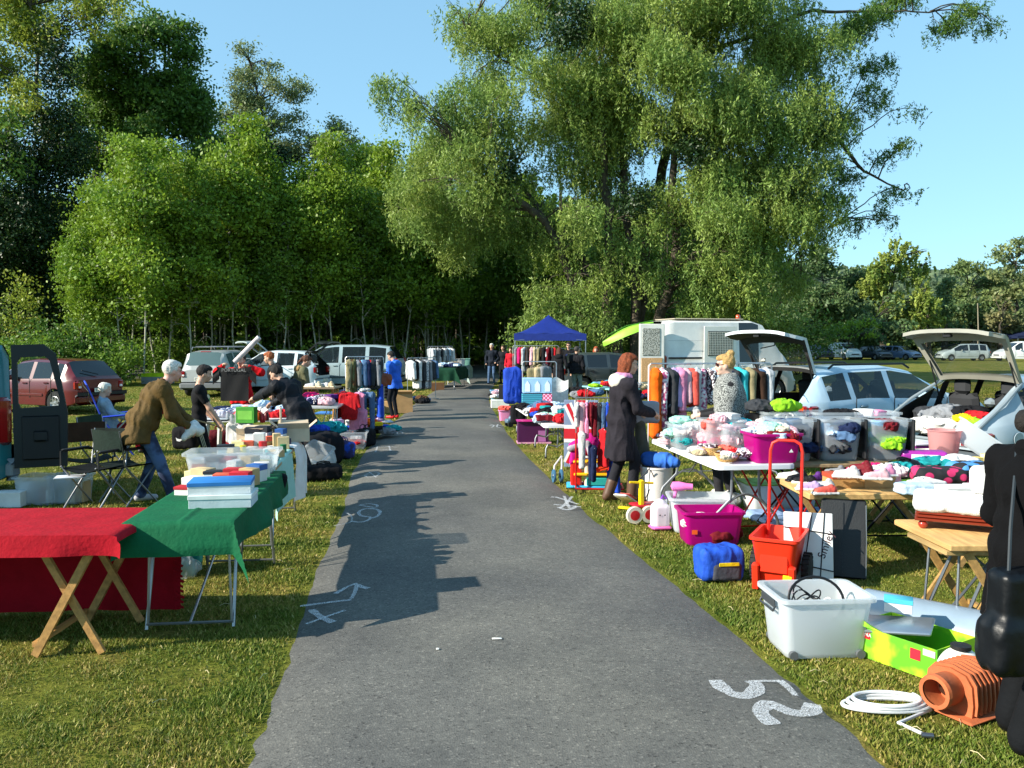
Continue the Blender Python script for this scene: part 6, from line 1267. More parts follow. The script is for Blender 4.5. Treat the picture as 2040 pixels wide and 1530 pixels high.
# blue folding recliner with the seated lady
t = thing('folding_recliner', 'blue-framed folding garden recliner with a cream padded back, occupied by the old lady', 'chair', sl['t'].location, R(-62)); bm_ = plas('3048c0')
for s in (-1, 1):
    part('armrest', MB().box((s * .30, .12, .66), (.05, .5, .03), (.06, 0, 0), bev=.012), bm_, t); part('leg', MB().tube([(s * .28, .32, .0), (s * .28, -.16, .64)], .014, 6), bm_, t); part('leg', MB().tube([(s * .28, -.3, .0), (s * .28, .26, .62)], .014, 6), metal(), t)
    part('back_frame', MB().tube([(s * .26, -.06, .42), (s * .26, -.2, .8), (s * .22, -.34, 1.16), (0, -.37, 1.22)], .013, 6), bm_, t)
part('back_pad', MB().grid(lambda a, b: (-.24 + .48 * a, -.10 - .26 * b - .03 + .02 * sin(b * 18), .44 + .76 * b), 10, 30).grid(lambda a, b: (-.24 + .48 * a, -.15 - .26 * b - .03, .44 + .76 * b), 10, 10), fab('c4b894'), t); part('seat_pad', MB().box((0, .12, .41), (.5, .5, .05), bev=.02), fab('c4b894'), t)
tag(link('blanket', blob([(('c', (-.1, .3, .5), (.1, .3, .5), .07, .07), 0), (('b', (.0, .42, .3), (.17, .05, .2), .04, None), 0)], .014, .03, .015, 8), None, fab('a81424'), sl['t'].location, R(-62)), 'red blanket over the knees of the seated old lady', 'blanket')
# boxes at the van door
for u, v, w_, c_, lab in [(62, 1008, .46, TRC, 'clear tote of oddments on the grass beside the van door'), (122, 1006, .42, TRC, 'clear tote with papers right of the other under the van door')]:
    x, y = G(u, v).xy; tote(lab, x, y + .2, 0, R(-4), w_, .36, .32, c_)
    for i in range(4): c = NB[(i * 3 + u) % 12]; carton(uniq(c[2] + ' in a tote by the van door', ['beside the others', 'at the back', 'lying flat', 'upright', 'at the left']), x - .12 + .09 * i, y + .2 + rs.uniform(-.06, .06), .01, rs.uniform(-.4, .4), .11, .15, rs.uniform(.12, .24), rs.choice(['b06c74', 'dcdad4', '7c8c94', '94442c', 'c8b084']), None, group='things in the totes by the van')
carton('white carton on the grass at the left edge under the van', *G(22, 1008).xy, 0, R(5), .30, .2, .17, 'dcdcd8'); carton('flat printed board on top of the right clear tote', *G(140, 952, .34).xy, .345, R(20), .3, .2, .015, 'c8ccd4')
crt = carton('grey crate with a lime lid on the grass far behind the bending man', *G(315, 764).xy, 0, 0, 1.2, .7, .45, '8c9094', 'b8d810')
# white plastic table with shirts
t = thing('garden_table', 'white moulded plastic garden table heaped with football shirts and jeans', 'table', (-3.95, 12.55, 0), R(4)); wp = plas('dddfdf')
part('tabletop', MB().prism([(.78 * cos(a) * (1 + .1 * abs(sin(2 * a))), .52 * sin(a) * (1 + .1 * abs(sin(2 * a)))) for a in np.linspace(0, 2 * pi, 29)[:-1]], .69, .725, 'z'), wp, t)
for sx in (-1, 1):
    for sy in (-1, 1): part('leg', MB().tube([(sx * .56, sy * .34, .69), (sx * .6, sy * .38, .3), (sx * .62, sy * .42, 0)], [.045, .035, .03], 8), wp, t)
heap('in the pile on the white garden table', 'clothes piled on the white garden table', -3.95, 12.7, .74, 1.35, .8, 24, ['striped', 'red', 'pale blue', 'navy', 'white', 'red striped', 'denim', 'white', 'pale blue', 'red'], 0, .95, 4, hmax=.16)
x, y, z = T_(453, 838, .73); rs = random.Random(2)
fs = hang('white football shirt with red trim hanging off the near edge of the garden table', *G(478, 842, .73).xy, .80, R(80), 'shirt', 'white', .9); part('hem', MB().box((0, 0, -.625), (.05, .34, .03), bev=.01), fab('c01c24'), fs)
text('RTUGAL', .075, fab('8c1c2c'), fs, (.062, 0, -.2), (pi / 2, 0, pi / 2))
carton('green and white carton standing on the near edge of the garden table', *T_(492, 842, .73), R(-5), .26, .14, .22, '4a9c34', strip='7cc44c'); carton('flat book with a dark cover at the left end of the garden table', *T_(432, 838, .73), R(6), .34, .24, .03, '2c3444', 'b8bcc0')
for i, (u, v, c) in enumerate([(455, 838, 'silver'), (463, 842, 'silver'), (472, 838, 'silver'), (515, 838, 'orange'), (523, 842, 'red'), (531, 838, 'dark red')]):
    solo('jar', MB().lathe([(0, 0), (.032, 0), (.036, .01), (.036, .09), (.028, .1), (.028, .12), (0, .12)], 14), glass(S(CN[c]), .08, .55) if i < 3 else plas(CN[c]), ['clear glass jar nearest the book', 'clear glass jar in the middle of three', 'clear glass jar nearest the green carton', 'orange tin right of the green carton', 'red tin beside the orange tin', 'dark red tin at the end of the three tins'][i], 'jar', T_(u, v, .73), group='jars and tins on the garden table')
softbag('black sports bag with a white swoosh mark beside the striped trousers', *G(372, 925).xy, .25, R(-10), .36, .2, .34, fab('141418')); o = [o for o in COL.objects if o.name.startswith('bag')][-1]
part('swoosh', MB().prism([(-.10, .17), (-.085, .12), (-.04, .11), (.12, .2), (-.03, .145), (-.07, .15)], -.118, -.108), fab('dcdcdc'), o)
softbag('red shopping bag under the garden table', *G(485, 905).xy, 0, 0, .5, .3, .4, fab('8c1824')); softbag('dark red holdall on the grass at the garden table legs', *G(440, 895).xy, 0, R(20), .45, .3, .35, fab('5c1820'))
solo('rolled_paper', MB().tube([(-.22, 0, -.22), (.22, 0, .22)], .045, 12), fab('cfc4c4'), 'long pale roll sticking up above the black T-shirt', 'roll', (*at(492, 697, 14.6).xy, 1.72)); 
# middle goods: bags, bins
softbag('heap bag of teal and black coats slumped beside the lace cloth', *G(640, 925).xy, 0, R(30), .62, .5, .52, fab('17181d'), handles=False)
heap('over the slumped black bag', 'coats over the slumped bag', *G(638, 912).xy, .42, .5, .4, 6, ['teal', 'royal blue', 'teal', 'sky blue', 'turquoise', 'black'], 0, 1.35, 7, ['coat', 'jacket', 'sports jacket'], .14)
tb_ = tote('clear tote tipped on its side against the black bag', *G(642, 935).xy, .08, R(-35), .48, .34, .26, TRC); tb_.rotation_euler = (R(35), R(10), R(-35))
softbag('black rucksack lying on the grass below the tipped tote', *G(645, 955).xy, 0, R(15), .46, .3, .2, fab('121216'), 'rucksack'); shoe('white trainer beside the black rucksack', *G(662, 948).xy, 0, R(60), 'black', 'white', 1.05)
tote('clear tote holding red toys on the grass by the path', *G(700, 893).xy, 0, R(5), .56, .4, .30, TRC); heap('inside the clear tote of red toys', 'toys in the clear tote', *G(700, 893).xy, .06, .4, .25, 5, ['coral', 'red', 'white', 'coral', 'orange'], 0, .7, 8, ['soft toy', 'toy'], .1)
softbag('bright blue laptop bag with a pattern at the path edge', *G(682, 912).xy, 0, R(-10), .38, .18, .28, pattern('noise', '1a50c8', '2c2c5c', 9)); softbag('black cloth bag slumped right of the clear toy tote', *G(727, 888).xy, 0, R(60), .4, .22, .32, fab('16161a'))
heap('on the ground behind the clear toy tote', 'things heaped behind the toy tote', *G(690, 870).xy, .1, 1.5, .7, 14, ['royal blue', 'silver', 'white', 'navy', 'lime', 'mint', 'grey', 'royal blue', 'lilac', 'black'], 0, 1.05, 9, KN, .32)
carton('flat blue plastic lid lying across the things behind the toy tote', *G(662, 858).xy, .36, R(-5), .62, .4, .03, '3c78c0')
# third stall: table with shoes and clothes
ptable('grey table with shoes and clothes behind the reaching person', *G(640, 885).xy, R(5), 1.6, .8, .74, plas('b4b4b0'), 'metal'); tx, ty = G(640, 885).xy
heap('on the table behind the reaching person', 'clothes on the third table', tx - .1, ty + .1, .76, .75, 1.4, 14, ['lilac', 'purple', 'navy', 'white', 'beige', 'black', 'dotted', 'pale pink', 'hot pink'], 0, 1.0, 12, hmax=.14)
ptable('small raised wooden stand holding pale shoes in front of the parka woman', tx - .25, ty + 1.3, 0, .7, .6, .98, wood('8c7a62'), 'wood')
for i, (dx, dy, c) in enumerate([(-.2, -.2, 'silver'), (-.08, -.22, 'cream'), (.06, -.18, 'white'), (.16, -.2, 'beige'), (.1, .05, 'brown')]): shoe(f'{c} women\'s shoe on the raised wooden stand', tx - .25 + dx, ty + 1.3 + dy, .98, R(70), c, 'beige', 1.0, i=i % 2)
for i, (c, k, dx) in enumerate([('red', 'shirt', .0), ('pink', 'dress', .14), ('denim', 'trousers', .3), ('dark red', 'shirt', -.16)]): hang(f'{c} child\'s {k} hanging from the end of the table with shoes', tx + .5 + dx, ty + .1 + .1 * i, .98, R(85), k, c, .85, group='clothes hanging from the table end')
heap('under the red and pink hanging clothes', 'goods beside the hanging clothes', tx + .8, ty + 1.0, .1, .8, 1.2, 12, ['hot pink', 'yellow', 'red', 'black', 'teal', 'white', 'grey', 'orange'], 0, .9, 14, hmax=.35, kinds=['toy bag', 'soft toy', 'scarf', 'small bag'])
# rack by the boy
def R_(u, v): p = G(u, v); return (p.x, p.y, 0)
p0, p1 = R_(690, 843), R_(765, 841); rt_, rz = rack('chrome clothes rail at the left edge of the path next to the boy', p0, p1, 1.52)
fill_rack((p0[0], p0[1], 0), (p1[0], p1[1], 0), 1.49, [('khaki', 'coat'), ('brown', 'jacket'), ('olive', 'coat'), ('grey', 'jacket'), ('dark red', 'shirt'), ('sky blue', 'shirt'), ('denim', 'jacket'), ('navy', 'jacket'), ('red', 'shirt'), ('charcoal', 'jacket'), ('navy', 'shirt'), ('grey', 'jacket'), ('charcoal', 'coat')], 'the rail next to the boy', 'clothes on the rail next to the boy', rz)
hang('long royal blue dress hanging to the mat at the right end of the rail', p1[0] - .06, p1[1] - .15, .98, rz, 'dress', 'royal blue', .95, vs=1.0)
softbag('brown leather shoulder bag hanging at the end of the rail', p1[0] + .05, p1[1] - .15, .86, rz, .3, .1, .28, mat('lth', '7c3c20', rough=.45)); softbag('grey slouchy handbag hanging on the rail', p1[0] - .18, p1[1] - .22, 1.0, rz, .34, .12, .32, fab('55585e'))
carton('white mat board lying under the rail by the path', p1[0] - .35, p1[1] - .1, .01, rz, 1.1, .5, .02, 'c8ccd4')
heap('on the mat under the rail', 'things on the mat under the rail', p1[0] - .45, p1[1] - .1, .04, .8, .35, 9, ['white', 'lilac', 'black', 'floral', 'navy', 'purple'], rz, .75, 17, hmax=.05, kinds=['baby shirt', 'pair of socks', 'glove', 'scarf'])
heap('among the goods behind the clothes rail', 'goods heaped behind the clothes rail', G(705, 825).x, G(705, 825).y + .6, .15, 1.6, 1.8, 22, ['black', 'navy', 'charcoal', 'red', 'brown', 'white', 'denim', 'olive', 'black', 'yellow'], 0, 1.1, 71, hmax=.6, kinds=['bag', 'scarf', 'jumper', 'soft toy', 'coat'])
# pushchair
x, y = G(716, 818).xy; t = thing('pushchair', 'black folding pushchair with a turquoise seat behind the rail', 'pushchair', (x, y, 0), R(30))
part('seat', MB().grid(lambda a, b: (-.17 + .34 * a, .2 - .55 * b, .42 + .45 * b * b - .05 * sin(pi * a)), 8, 10).grid(lambda a, b: (-.17 + .34 * a, .2 - .57 * b, .40 + .45 * b * b - .05 * sin(pi * a)), 8, 10), fab('20808c'), t)
for s in (-1, 1): part('frame', MB().tube([(s * .2, -.3, .08), (s * .2, .05, .5), (s * .2, -.5, .98), (s * .18, -.56, 1.02)], .012, 6), BLKP, t); part('frame', MB().tube([(s * .2, .32, .08), (s * .2, -.3, .72)], .012, 6), metal(), t)
for sx in (-1, 1):
    for yy in (-.3, .32): part('wheel', MB().lathe([(.04, -.02), (.085, -.02), (.09, 0), (.085, .02), (.04, .02)], 16, (sx * .22, yy, .09), 'x'), TY, t)
carton('brown cardboard box standing at the path edge behind the boy', *G(806, 822).xy, 0, R(8), .42, .34, .52, 'b08a5c', flaps=True); carton('second cardboard box behind the boy\'s legs', *G(776, 822).xy, 0, R(-12), .5, .3, .3, 'a88454')
o = solo('tyre_stack', MB().lathe([(0, 0)] + [(r, z) for k in range(5) for r, z in ((.14, k * .1 + .01), (.17, k * .1 + .05), (.14, k * .1 + .095))] + [(0, .5)], 18), fab('17171a'), 'stack of black rolled things beside the boy\'s legs', 'stack', (*G(771, 812).xy, .25))
# rail B and the far tables
p0, p1 = R_(812, 800), R_(868, 797); rt_, rz = rack('short clothes rail beyond the boy in blue', p0, p1, 1.36)
fill_rack(p0, p1, 1.33, [('white', 'jacket'), ('black', 'jacket'), ('white', 'coat'), ('charcoal', 'coat'), ('speckled', 'coat'), ('grey', 'coat'), ('charcoal', 'jacket'), ('denim', 'jacket')], 'the short rail beyond the boy', 'clothes on the short rail beyond the boy', rz)
heap('on the ground at the foot of the short rail', 'things at the foot of the short rail', p0[0] + .3, p0[1] - .9, .05, 1.6, .8, 10, ['black', 'white', 'silver', 'denim', 'brown', 'navy'], 0, 1.1, 19, hmax=.2)
x, y = G(893, 775).xy; ptable('long table with a dark green cloth at the far left bend of the path', x, y + .6, R(-6), 2.6, .9, .84, wood(), 'metal'); tcloth('dark green cloth on the far left table', x, y + .6, R(-6), 2.62, .9, .845, fab('123a28'), (.1, .5, .5, .1), 41)
heap('on the far left table with the dark green cloth', 'clothes on the far left table', x, y + .6, .87, .8, 2.3, 14, ['white', 'navy', 'grey', 'pale blue', 'beige', 'black'], 0, 1.2, 23, hmax=.14)
p0, p1 = R_(853, 768), R_(902, 766); rt_, rz = rack('clothes rail with pale clothes at the far left end', p0, p1, 1.68)
fill_rack(p0, p1, 1.65, [('silver', 'shirt'), ('white', 'shirt'), ('grey', 'shirt'), ('white', 'dress'), ('charcoal', 'shirt'), ('white', 'shirt'), ('grey', 'jacket'), ('pale blue', 'shirt'), ('white', 'jacket')], 'the far left rail', 'clothes on the far left rail', rz)
ptable('pale table with a grey cloth beyond the far left rail', *G(914, 764).xy, R(-4), 2.0, .8, .8, plas('b8c0bc'), 'metal'); x, y = G(912, 766).xy
tcloth('pale grey cloth hanging from the last table on the left', *G(914, 764).xy, R(-4), 2.02, .82, .805, fab('98a8a4'), (.1, .6, .6, .1), 43)
for i, (dx, c) in enumerate([(-.2, 'silver'), (.1, 'white'), (.3, 'mint')]): tote(f'{c} plastic box on the last table on the left', x + dx, y + .5 * i, .82, .1, .4, .35, .3, plas(CN[c]))
carton('brown crate on the ground before the far left table', *G(872, 778).xy, 0, .1, .5, .35, .3, '6c4a2c')
# ================================================================ right-hand stalls
FT = ftable('white folding table with baby clothes and baskets at the path side', 2.10, 8.52, R(7), 2.1, .76)
heap('on the folding table\'s far corner', 'baby clothes on the white folding table', 1.86, 9.15, .76, .5, .8, 14, ['pale pink', 'white', 'floral', 'white', 'lime', 'pale pink', 'cream'], R(7), .7, 31, ['baby shirt', 'baby suit', 'bib', 'blanket'], .08)
heap('beside the wicker baskets', 'baby things beside the baskets', 2.02, 8.35, .76, .4, .5, 8, ['white', 'dotted', 'coral', 'pale pink', 'beige'], 0, .62, 32, ['bonnet', 'baby shirt', 'pair of socks'], .06)
heap('at the near corner beside the magenta tub', 'baby things by the magenta tub', 2.2, 7.75, .76, .25, .3, 4, ['pale blue', 'red', 'white', 'dotted'], 0, .7, 33, ['bib', 'T-shirt', 'hat'], .04)
def basket(label, x, y, z, r=.11, h=.07):
    t = thing('wicker_basket', label, 'basket', (x, y, z), 0, 'small baskets on the folding table'); m = MB(); n_ = 28
    for k in range(7):
        zz = .006 + k * (h / 6.5); rr = r * (.68 + .32 * k / 6); m.tube([(rr * cos(a) + .003 * cos(a * 14 + k * pi), rr * sin(a) + .003 * cos(a * 14 + k * pi), zz) for a in np.linspace(0, 2 * pi, n_ + 1)[:-1]], .0062, 5, close=True)
    m.lathe([(0, .004), (r * .68, .004), (r * .98, h)], 24); part('weave', m, mat('wick', 'c49a5c', rough=.8, var=.3, vscale=30), t); return t
for lab, u, v in [('round wicker basket of baby socks nearest the folding table edge', 1448, 918), ('oval wicker basket behind the nearest basket', 1418, 906), ('brown lidless wicker basket left of the others', 1386, 886)]: p = G(u, v, .745); basket(lab, p.x, p.y, .745, .115 if u > 1440 else .09)
heap('inside the nearest wicker basket', 'things in the wicker baskets', *G(1448, 915, .78).xy, .79, .12, .12, 5, ['white', 'cream', 'white', 'pale pink'], 0, .34, 34, ['pair of socks', 'bootee'], .03)
p = G(1536, 924, .745); tote('magenta plastic tub full of pale clothes on the near end of the folding table', p.x + .06, p.y + .2, .745, R(5), .46, .36, .27, TMG, name='magenta_tub'); heap('overflowing the magenta tub on the table', 'clothes in the magenta tub', p.x + .06, p.y + .2, .95, .32, .25, 9, ['mint', 'white', 'cream', 'pale blue', 'dark red', 'pale pink'], 0, .75, 35, ['blouse', 'T-shirt', 'cardigan'], .09)
part('label', MB().prism([(-.02, 0), (.02, 0), (.0, .03)], -.002, .0), plas('e8e8e8'), [o for o in COL.objects if o.name.startswith('magenta_tub')][-1], loc=(.12, -.175, .1))
BLL = plas('17181c', rough=.4)
for i, (u, v, w_, h_, lab, pal) in enumerate([(1376, 898, .42, .26, 'clear tote of pale clothes at the far end of the folding table', ['mint', 'white', 'pale blue', 'teal']), (1440, 905, .4, .33, 'tall clear tote with pink clothes in front of the caped woman', ['pale pink', 'hot pink', 'white', 'coral']), (1478, 908, .44, .30, 'clear tote with a black hinged lid behind the magenta tub', ['white', 'pale pink', 'grey', 'turquoise'])]):
    p = G(u, v, .745); tote(lab, p.x + .04, p.y + .25, .745, R(6), w_, .36, h_, TRC); heap('inside the ' + lab.split(' with ')[0].split(' of ')[0] + [' at the far end', ' of pink clothes', ' with black lid'][i], 'clothes in the clear totes', p.x + .04, p.y + .25, .80, w_ * .7, .25, 9, pal, 0, .8, 36 + i, ['cardigan', 'T-shirt', 'jumper'], h_ - .05)
p = G(1478, 860, 1.05); solo('bin_lid', MB().box((0, 0, 0), (.44, .03, .12), (.3, 0, 0), bev=.01), BLL, 'black hinged lid standing up on the clear tote behind the magenta tub', 'lid', (2.63, 8.6, 1.06), R(6))
# wooden board with the row of clear bins
ptable('dark wooden board on black trestles carrying the row of clear bins', 3.18, 8.05, R(90), 1.55, .8, .72, wood('8c7656'), 'x', lm=metal('26282c'))
ci = [['navy', 'sky blue', 'denim', 'navy', 'charcoal'], ['charcoal', 'denim', 'pale blue', 'navy', 'denim'], ['lime', 'dark red', 'sky blue', 'charcoal', 'navy']]
for i, x in enumerate((2.68, 3.13, 3.58)):
    tote(['clear lidded bin right behind the magenta tub', 'clear bin of blue clothes in the middle of the bin row', 'clear bin with a green garment at the right of the bin row'][i], x, 7.98, .722, R(2), .40, .34, .40, TRC, handles=BLL, taper=.84)
    heap(['inside the bin behind the magenta tub', 'inside the middle bin of the row', 'inside the right bin of the row'][i], 'clothes in the clear bins', x, 7.98, .78, .24, .2, 11, ci[i], 0, .8, 40 + i, ['jumper', 'pair of jeans', 'sweatshirt'], .27)
    solo('bin_lid', MB().box((0, 0, 0), (.03, .34, .38), bev=.01), BLL, ['black lid hanging at the side of the first clear bin', 'black lid hanging at the side of the middle clear bin', 'black lid hanging at the side of the right clear bin'][i], 'lid', (x + .225, 7.98, .93), R(2))
for i, x in enumerate((2.78, 3.28, 3.72)): tote(['clear bin in the back row under the lime garment', 'clear bin in the back row behind the middle bin', 'clear bin in the back row behind the right bin'][i], x, 8.5, .722, 0, .44, .34, .42, TRC, taper=.86); heap(['inside the left bin of the back row', 'inside the middle bin of the back row', 'inside the right bin of the back row'][i], 'clothes in the back row bins', x, 8.5, .85, .26, .2, 7, [['grey', 'charcoal', 'white'], ['grey', 'denim', 'black'], ['pink', 'black', 'white']][i], 0, .8, 45 + i, ['jumper', 'T-shirt', 'skirt'], .25)
cloth('lime green jumper piled on top of the back row bins', 'clothing', 2.78, 8.45, 1.18, 'lime', .85, .6); cloth('dark grey coat beside the lime green jumper on the bins', 'clothing', 2.60, 8.6, 1.16, 'charcoal', .9, 2)
# shoe table
ptable('pale wooden trestle table with shoes and cardboard shoe boxes', 3.28, 7.02, R(90), 1.75, .74, .625, wood('c09a62'), 'wood', lm=wood('a08050'), th=.05)
def S_(u, v, z=.627): p = G(u, v, z); return p.x, p.y, z
carton('cardboard shoe box with a red lettered lid on the shoe table', *S_(1682, 968), R(3), .30, .2, .11, 'b48a54', 'a8452c'); o = [o for o in COL.objects if o.name.startswith('box')][-1]
text('www.kuzy.fr', .045, plas('e8dcc8'), o, (0, -.106, .094), (pi / 2, 0, 0)); carton('plain cardboard shoe box right of the lettered one', *S_(1742, 968), R(2), .26, .2, .10, 'b89666', 'b08c5c')
sh_ = [(1572, 948, 'white', 'cream', 60, 'white sandal at the left corner of the shoe table'), (1590, 952, 'black', 'black', 100, 'black ballet shoe beside the white sandal'), (1604, 957, 'black', 'white', 70, 'black and white shoe next to the ballet shoe'), (1622, 955, 'purple', 'white', 110, 'purple canvas shoe near the red trolley handle'), (1612, 970, 'lilac', 'white', 80, 'lilac trainer at the front edge of the shoe table'), (1640, 968, 'silver', 'white', 60, 'silver trainer by the lettered shoe box'), (1645, 978, 'coral', 'white', 95, 'coral sandal at the front edge left of the boxes'), (1665, 940, 'grey', 'white', 60, 'grey shoe behind the lettered shoe box'), (1650, 948, 'brown', 'beige', 120, 'brown shoe behind the coral sandal')]
for i, (u, v, c, so_, a, lab) in enumerate(sh_): shoe(lab, *S_(u, v + 6), R(a), c, so_, .8, i=i % 2)
for lab, u, v, c, a in [('white striped trainer standing on the lettered shoe box', 1688, 946, 'white', 70), ('dark pink high-top on the shoe boxes', 1718, 946, 'dark red', 60), ('pale pink trainer on the plain shoe box', 1748, 950, 'pale pink', 80), ('pink trainer behind the pale pink one', 1762, 944, 'pink', 100), ('dark red shoe at the back of the shoe boxes', 1716, 934, 'dark red', 40)]: p = G(u, v + 4, .74); shoe(lab, p.x, p.y, .737, R(a), c, 'white', .85, i=1)
softbag('black patent handbag behind the green spray tube', *S_(1800, 948), 0, .26, .14, .14, mat('lth', '0e0e10', rough=.25)); p = G(1800, 958, .66)
solo('spray_can', MB().lathe([(0, -.09), (.024, -.09), (.024, .07), (.014, .085), (.014, .1), (0, .1)], 16, axis='x'), plas('5cb02c'), 'lime green tube lying beside the shoe boxes', 'tube', (p.x, p.y, .652), R(10))
cloth('folded white shirt at the front edge of the shoe table', 'clothing', *S_(1820, 985)[:2], .635, 'pale blue', .85, .1, fold=True); cloth('second white shirt under the folded one on the shoe table', 'clothing', *S_(1845, 978)[:2], .63, 'white', .85, .3, fold=True)
ARG = pattern('check', '17181e', '4a8cc8', 9)
o = tag(link('duvet_pack', blob([(('b', (0, 0, .08), (.18, .13, .075), .06, None), 0)], .01, .02, .012, 8), None, ARG, (*S_(1935, 965)[:2], .66), R(5)), 'blue and black diamond patterned duvet in clear wrapping on the shoe table', 'duvet')
tag(link('cushion', blob([(('b', (0, 0, .07), (.2, .12, .06), .05, None), 0)], .01, .02, .012, 8), None, pattern('dots', 'c02860', '15151a', 12), (*S_(1868, 968)[:2], .65), R(-5)), 'black cushion with pink bows beside the diamond duvet', 'cushion')
t = thing('nappy_pack', 'purple and white plastic pack of nappies at the back of the shoe table', 'pack', (*S_(1838, 938)[:2], .70), R(-15)); part('pack', blob([(('b', (0, 0, .06), (.2, .1, .06), .035, None), 0)], .01, .02, .006, 9), plas('9c2c94'), t); part('printed_panel', MB().box((0, -.102, .06), (.24, .006, .07), bev=.002), plas('e4d4e8'), t)
cloth('teal wrapped blanket between the nappy pack and the diamond duvet', 'blanket', *S_(1880, 945)[:2], .68, 'teal', 1.2, .4); cloth('white lace bundle at the right of the nappy pack', 'clothing', *S_(1915, 948)[:2], .70, 'white', 1.1, 1.4)
heap('on the shoe table towards the right edge', 'mixed goods on the shoe table', 3.55, 7.15, .64, .9, .55, 12, ['black', 'hot pink', 'white', 'teal', 'grey', 'pale pink', 'silver'], 0, .85, 52, ['scarf', 'blanket', 'pillowcase', 'towel'], .1)
for i, (u, v, w_, h_) in enumerate([(1905, 990, .26, .11), (1955, 990, .2, .12)]): carton(['white carton in front of the black cushion', 'white carton at the right end of the shoe table'][i], *S_(u, v + 6), R(4), w_, .18, h_, 'e4e2e0')
# things behind: pale buckets and boxes by the open boot
ptable('light wooden pasting table behind the shoe table by the open boot', 4.35, 8.35, R(75), 1.5, .6, .62, wood('c8a878'), 'wood')
p = G(1880, 905, .62); solo('bucket', MB().lathe([(0, 0), (.14, 0), (.17, .26), (.18, .26), (.18, .27), (.165, .27), (.135, .01), (0, .01)], 24), tint(TRW, 'e4b8b8', .3), 'translucent pale pink bucket in front of the open boot', 'bucket', (p.x, p.y, .622))
tb_ = tote('translucent white storage box leaning beside the pale pink bucket', *G(1930, 905, .62).xy, .68, R(-20), .5, .34, .24, TRW); tb_.rotation_euler = (0, R(35), R(-20)); carton('flat purple book on the pasting table by the boot', *G(1835, 890, .63).xy, .625, R(15), .36, .24, .05, '8c2c84', 'd8d0dc')
solo('mug', MB().lathe([(0, 0), (.05, 0), (.055, .1), (.05, .1), (.045, .01), (0, .01)], 18).tube([(.05, 0, .08), (.09, 0, .07), (.09, 0, .04), (.05, 0, .02)], .008, 6), plas('e8dcb0'), 'cream mug near the right edge behind the diamond duvet', 'mug', (*G(1965, 925, .7).xy, .70)); carton('yellow carton beside the cream mug', *G(1945, 925, .7).xy, .70, .2, .1, .08, .07, 'd8c070')
def OW(x, y, z): v = O2W @ Vector((x, y, z)); return v.x, v.y, v.z
for i, (x, y, z, c, sc, k, lab) in enumerate([(-1.75, -.2, .72, 'white', 1.6, 'carrier bag', 'white carrier bag in the open boot'), (-1.7, .25, .72, 'white', 1.5, 'bag', 'white padded bag at the left of the open boot'), (-1.6, 0, .86, 'grey', 1.5, 'baby seat cover', 'grey padded seat cover in the open boot'), (-1.55, -.25, .9, 'black', 1.2, 'strap', 'black bag strap bundle in the open boot'), (-1.75, -.35, .86, 'yellow', .8, 'toy', 'yellow toy in the open boot'), (-1.65, -.42, .9, 'red', .8, 'toy', 'red toy in the open boot'), (-1.7, -.5, .78, 'lime', 1.2, 'bag', 'pale green carrier bag at the right of the open boot'), (-1.85, .1, .68, 'white', 1.2, 'paper', 'crumpled white paper at the boot sill'), (-1.5, .4, .82, 'charcoal', 1.4, 'cover', 'dark cloth deep in the open boot')]): cloth(lab, k, *OW(x, y, z), c, sc, i)
# near wooden table with the fluffy bench
ptable('low wooden trestle table at the right edge carrying the fluffy bench', 3.55, 5.32, R(90), 1.8, .74, .625, wood('c09a62'), 'wood', lm=wood('a8854e'), th=.04)
ptable('grey metal folding trestle standing under the near wooden table', 3.1, 5.25, R(90), .9, .5, .58, wood('a88c5c'), 'metal', lm=metal('7c8288', rough=.5), in_=.32)
t = thing('pet_bench', 'dark red wooden bench with ball feet and a white fluffy cushion on the near table', 'pet bed', (3.12, 5.42, .626), R(-27)); mh = mat('mahog', '7c2c18', rough=.35, var=.15, coat=.4)
for k in range(3): part('frame_rail', MB().box((0, 0, .062 + k * .022), (.82 - .014 * k, .46 - .014 * k, .016), bev=.003), mh, t)
for sx in (-1, 1):
    for sy in (-1, 1): part('ball_foot', MB().lathe([(.001, 0), (.02, .004), (.03, .02), (.03, .032), (.02, .048), (.012, .055)], 16, (sx * .36, sy * .19, 0)), mat('mahog', 'a03420', rough=.25, coat=.5), t)
fur = mat('furw', 'e6e4e0', rough=1, bump=1.0, bscale=160, var=.06); part('cushion', blob([(('b', (0, 0, .155), (.42, .235, .04), .035, None), 0)], .008, .02, .008, 18), fur, t)
tag(link('pillow', blob([(('b', (0, 0, .06), (.16, .07, .09), .05, None), 0)], .009, .02, .012, 9), None, fur, (3.28, 5.55, .86), R(-20)), 'plump white pillow standing on the fluffy bench', 'pillow'); tag(link('pillow', blob([(('b', (0, 0, .06), (.1, .06, .07), .05, None), 0)], .009, .02, .012, 9, 4), None, fab('d8dae4'), (3.5, 5.40, .85), R(10)), 'smaller white pillow with a pale grey print on the fluffy bench', 'pillow')
tag(solo('handle', MB().tube([(0, 0, 0), (-.05, 0, .03), (-.07, 0, .08), (-.03, 0, .13), (.05, 0, .14)], .012, 7), plas('c82838'), 'red and white striped handle poking out beside the dark coat', 'handle', (2.98, 4.92, .3)), None)
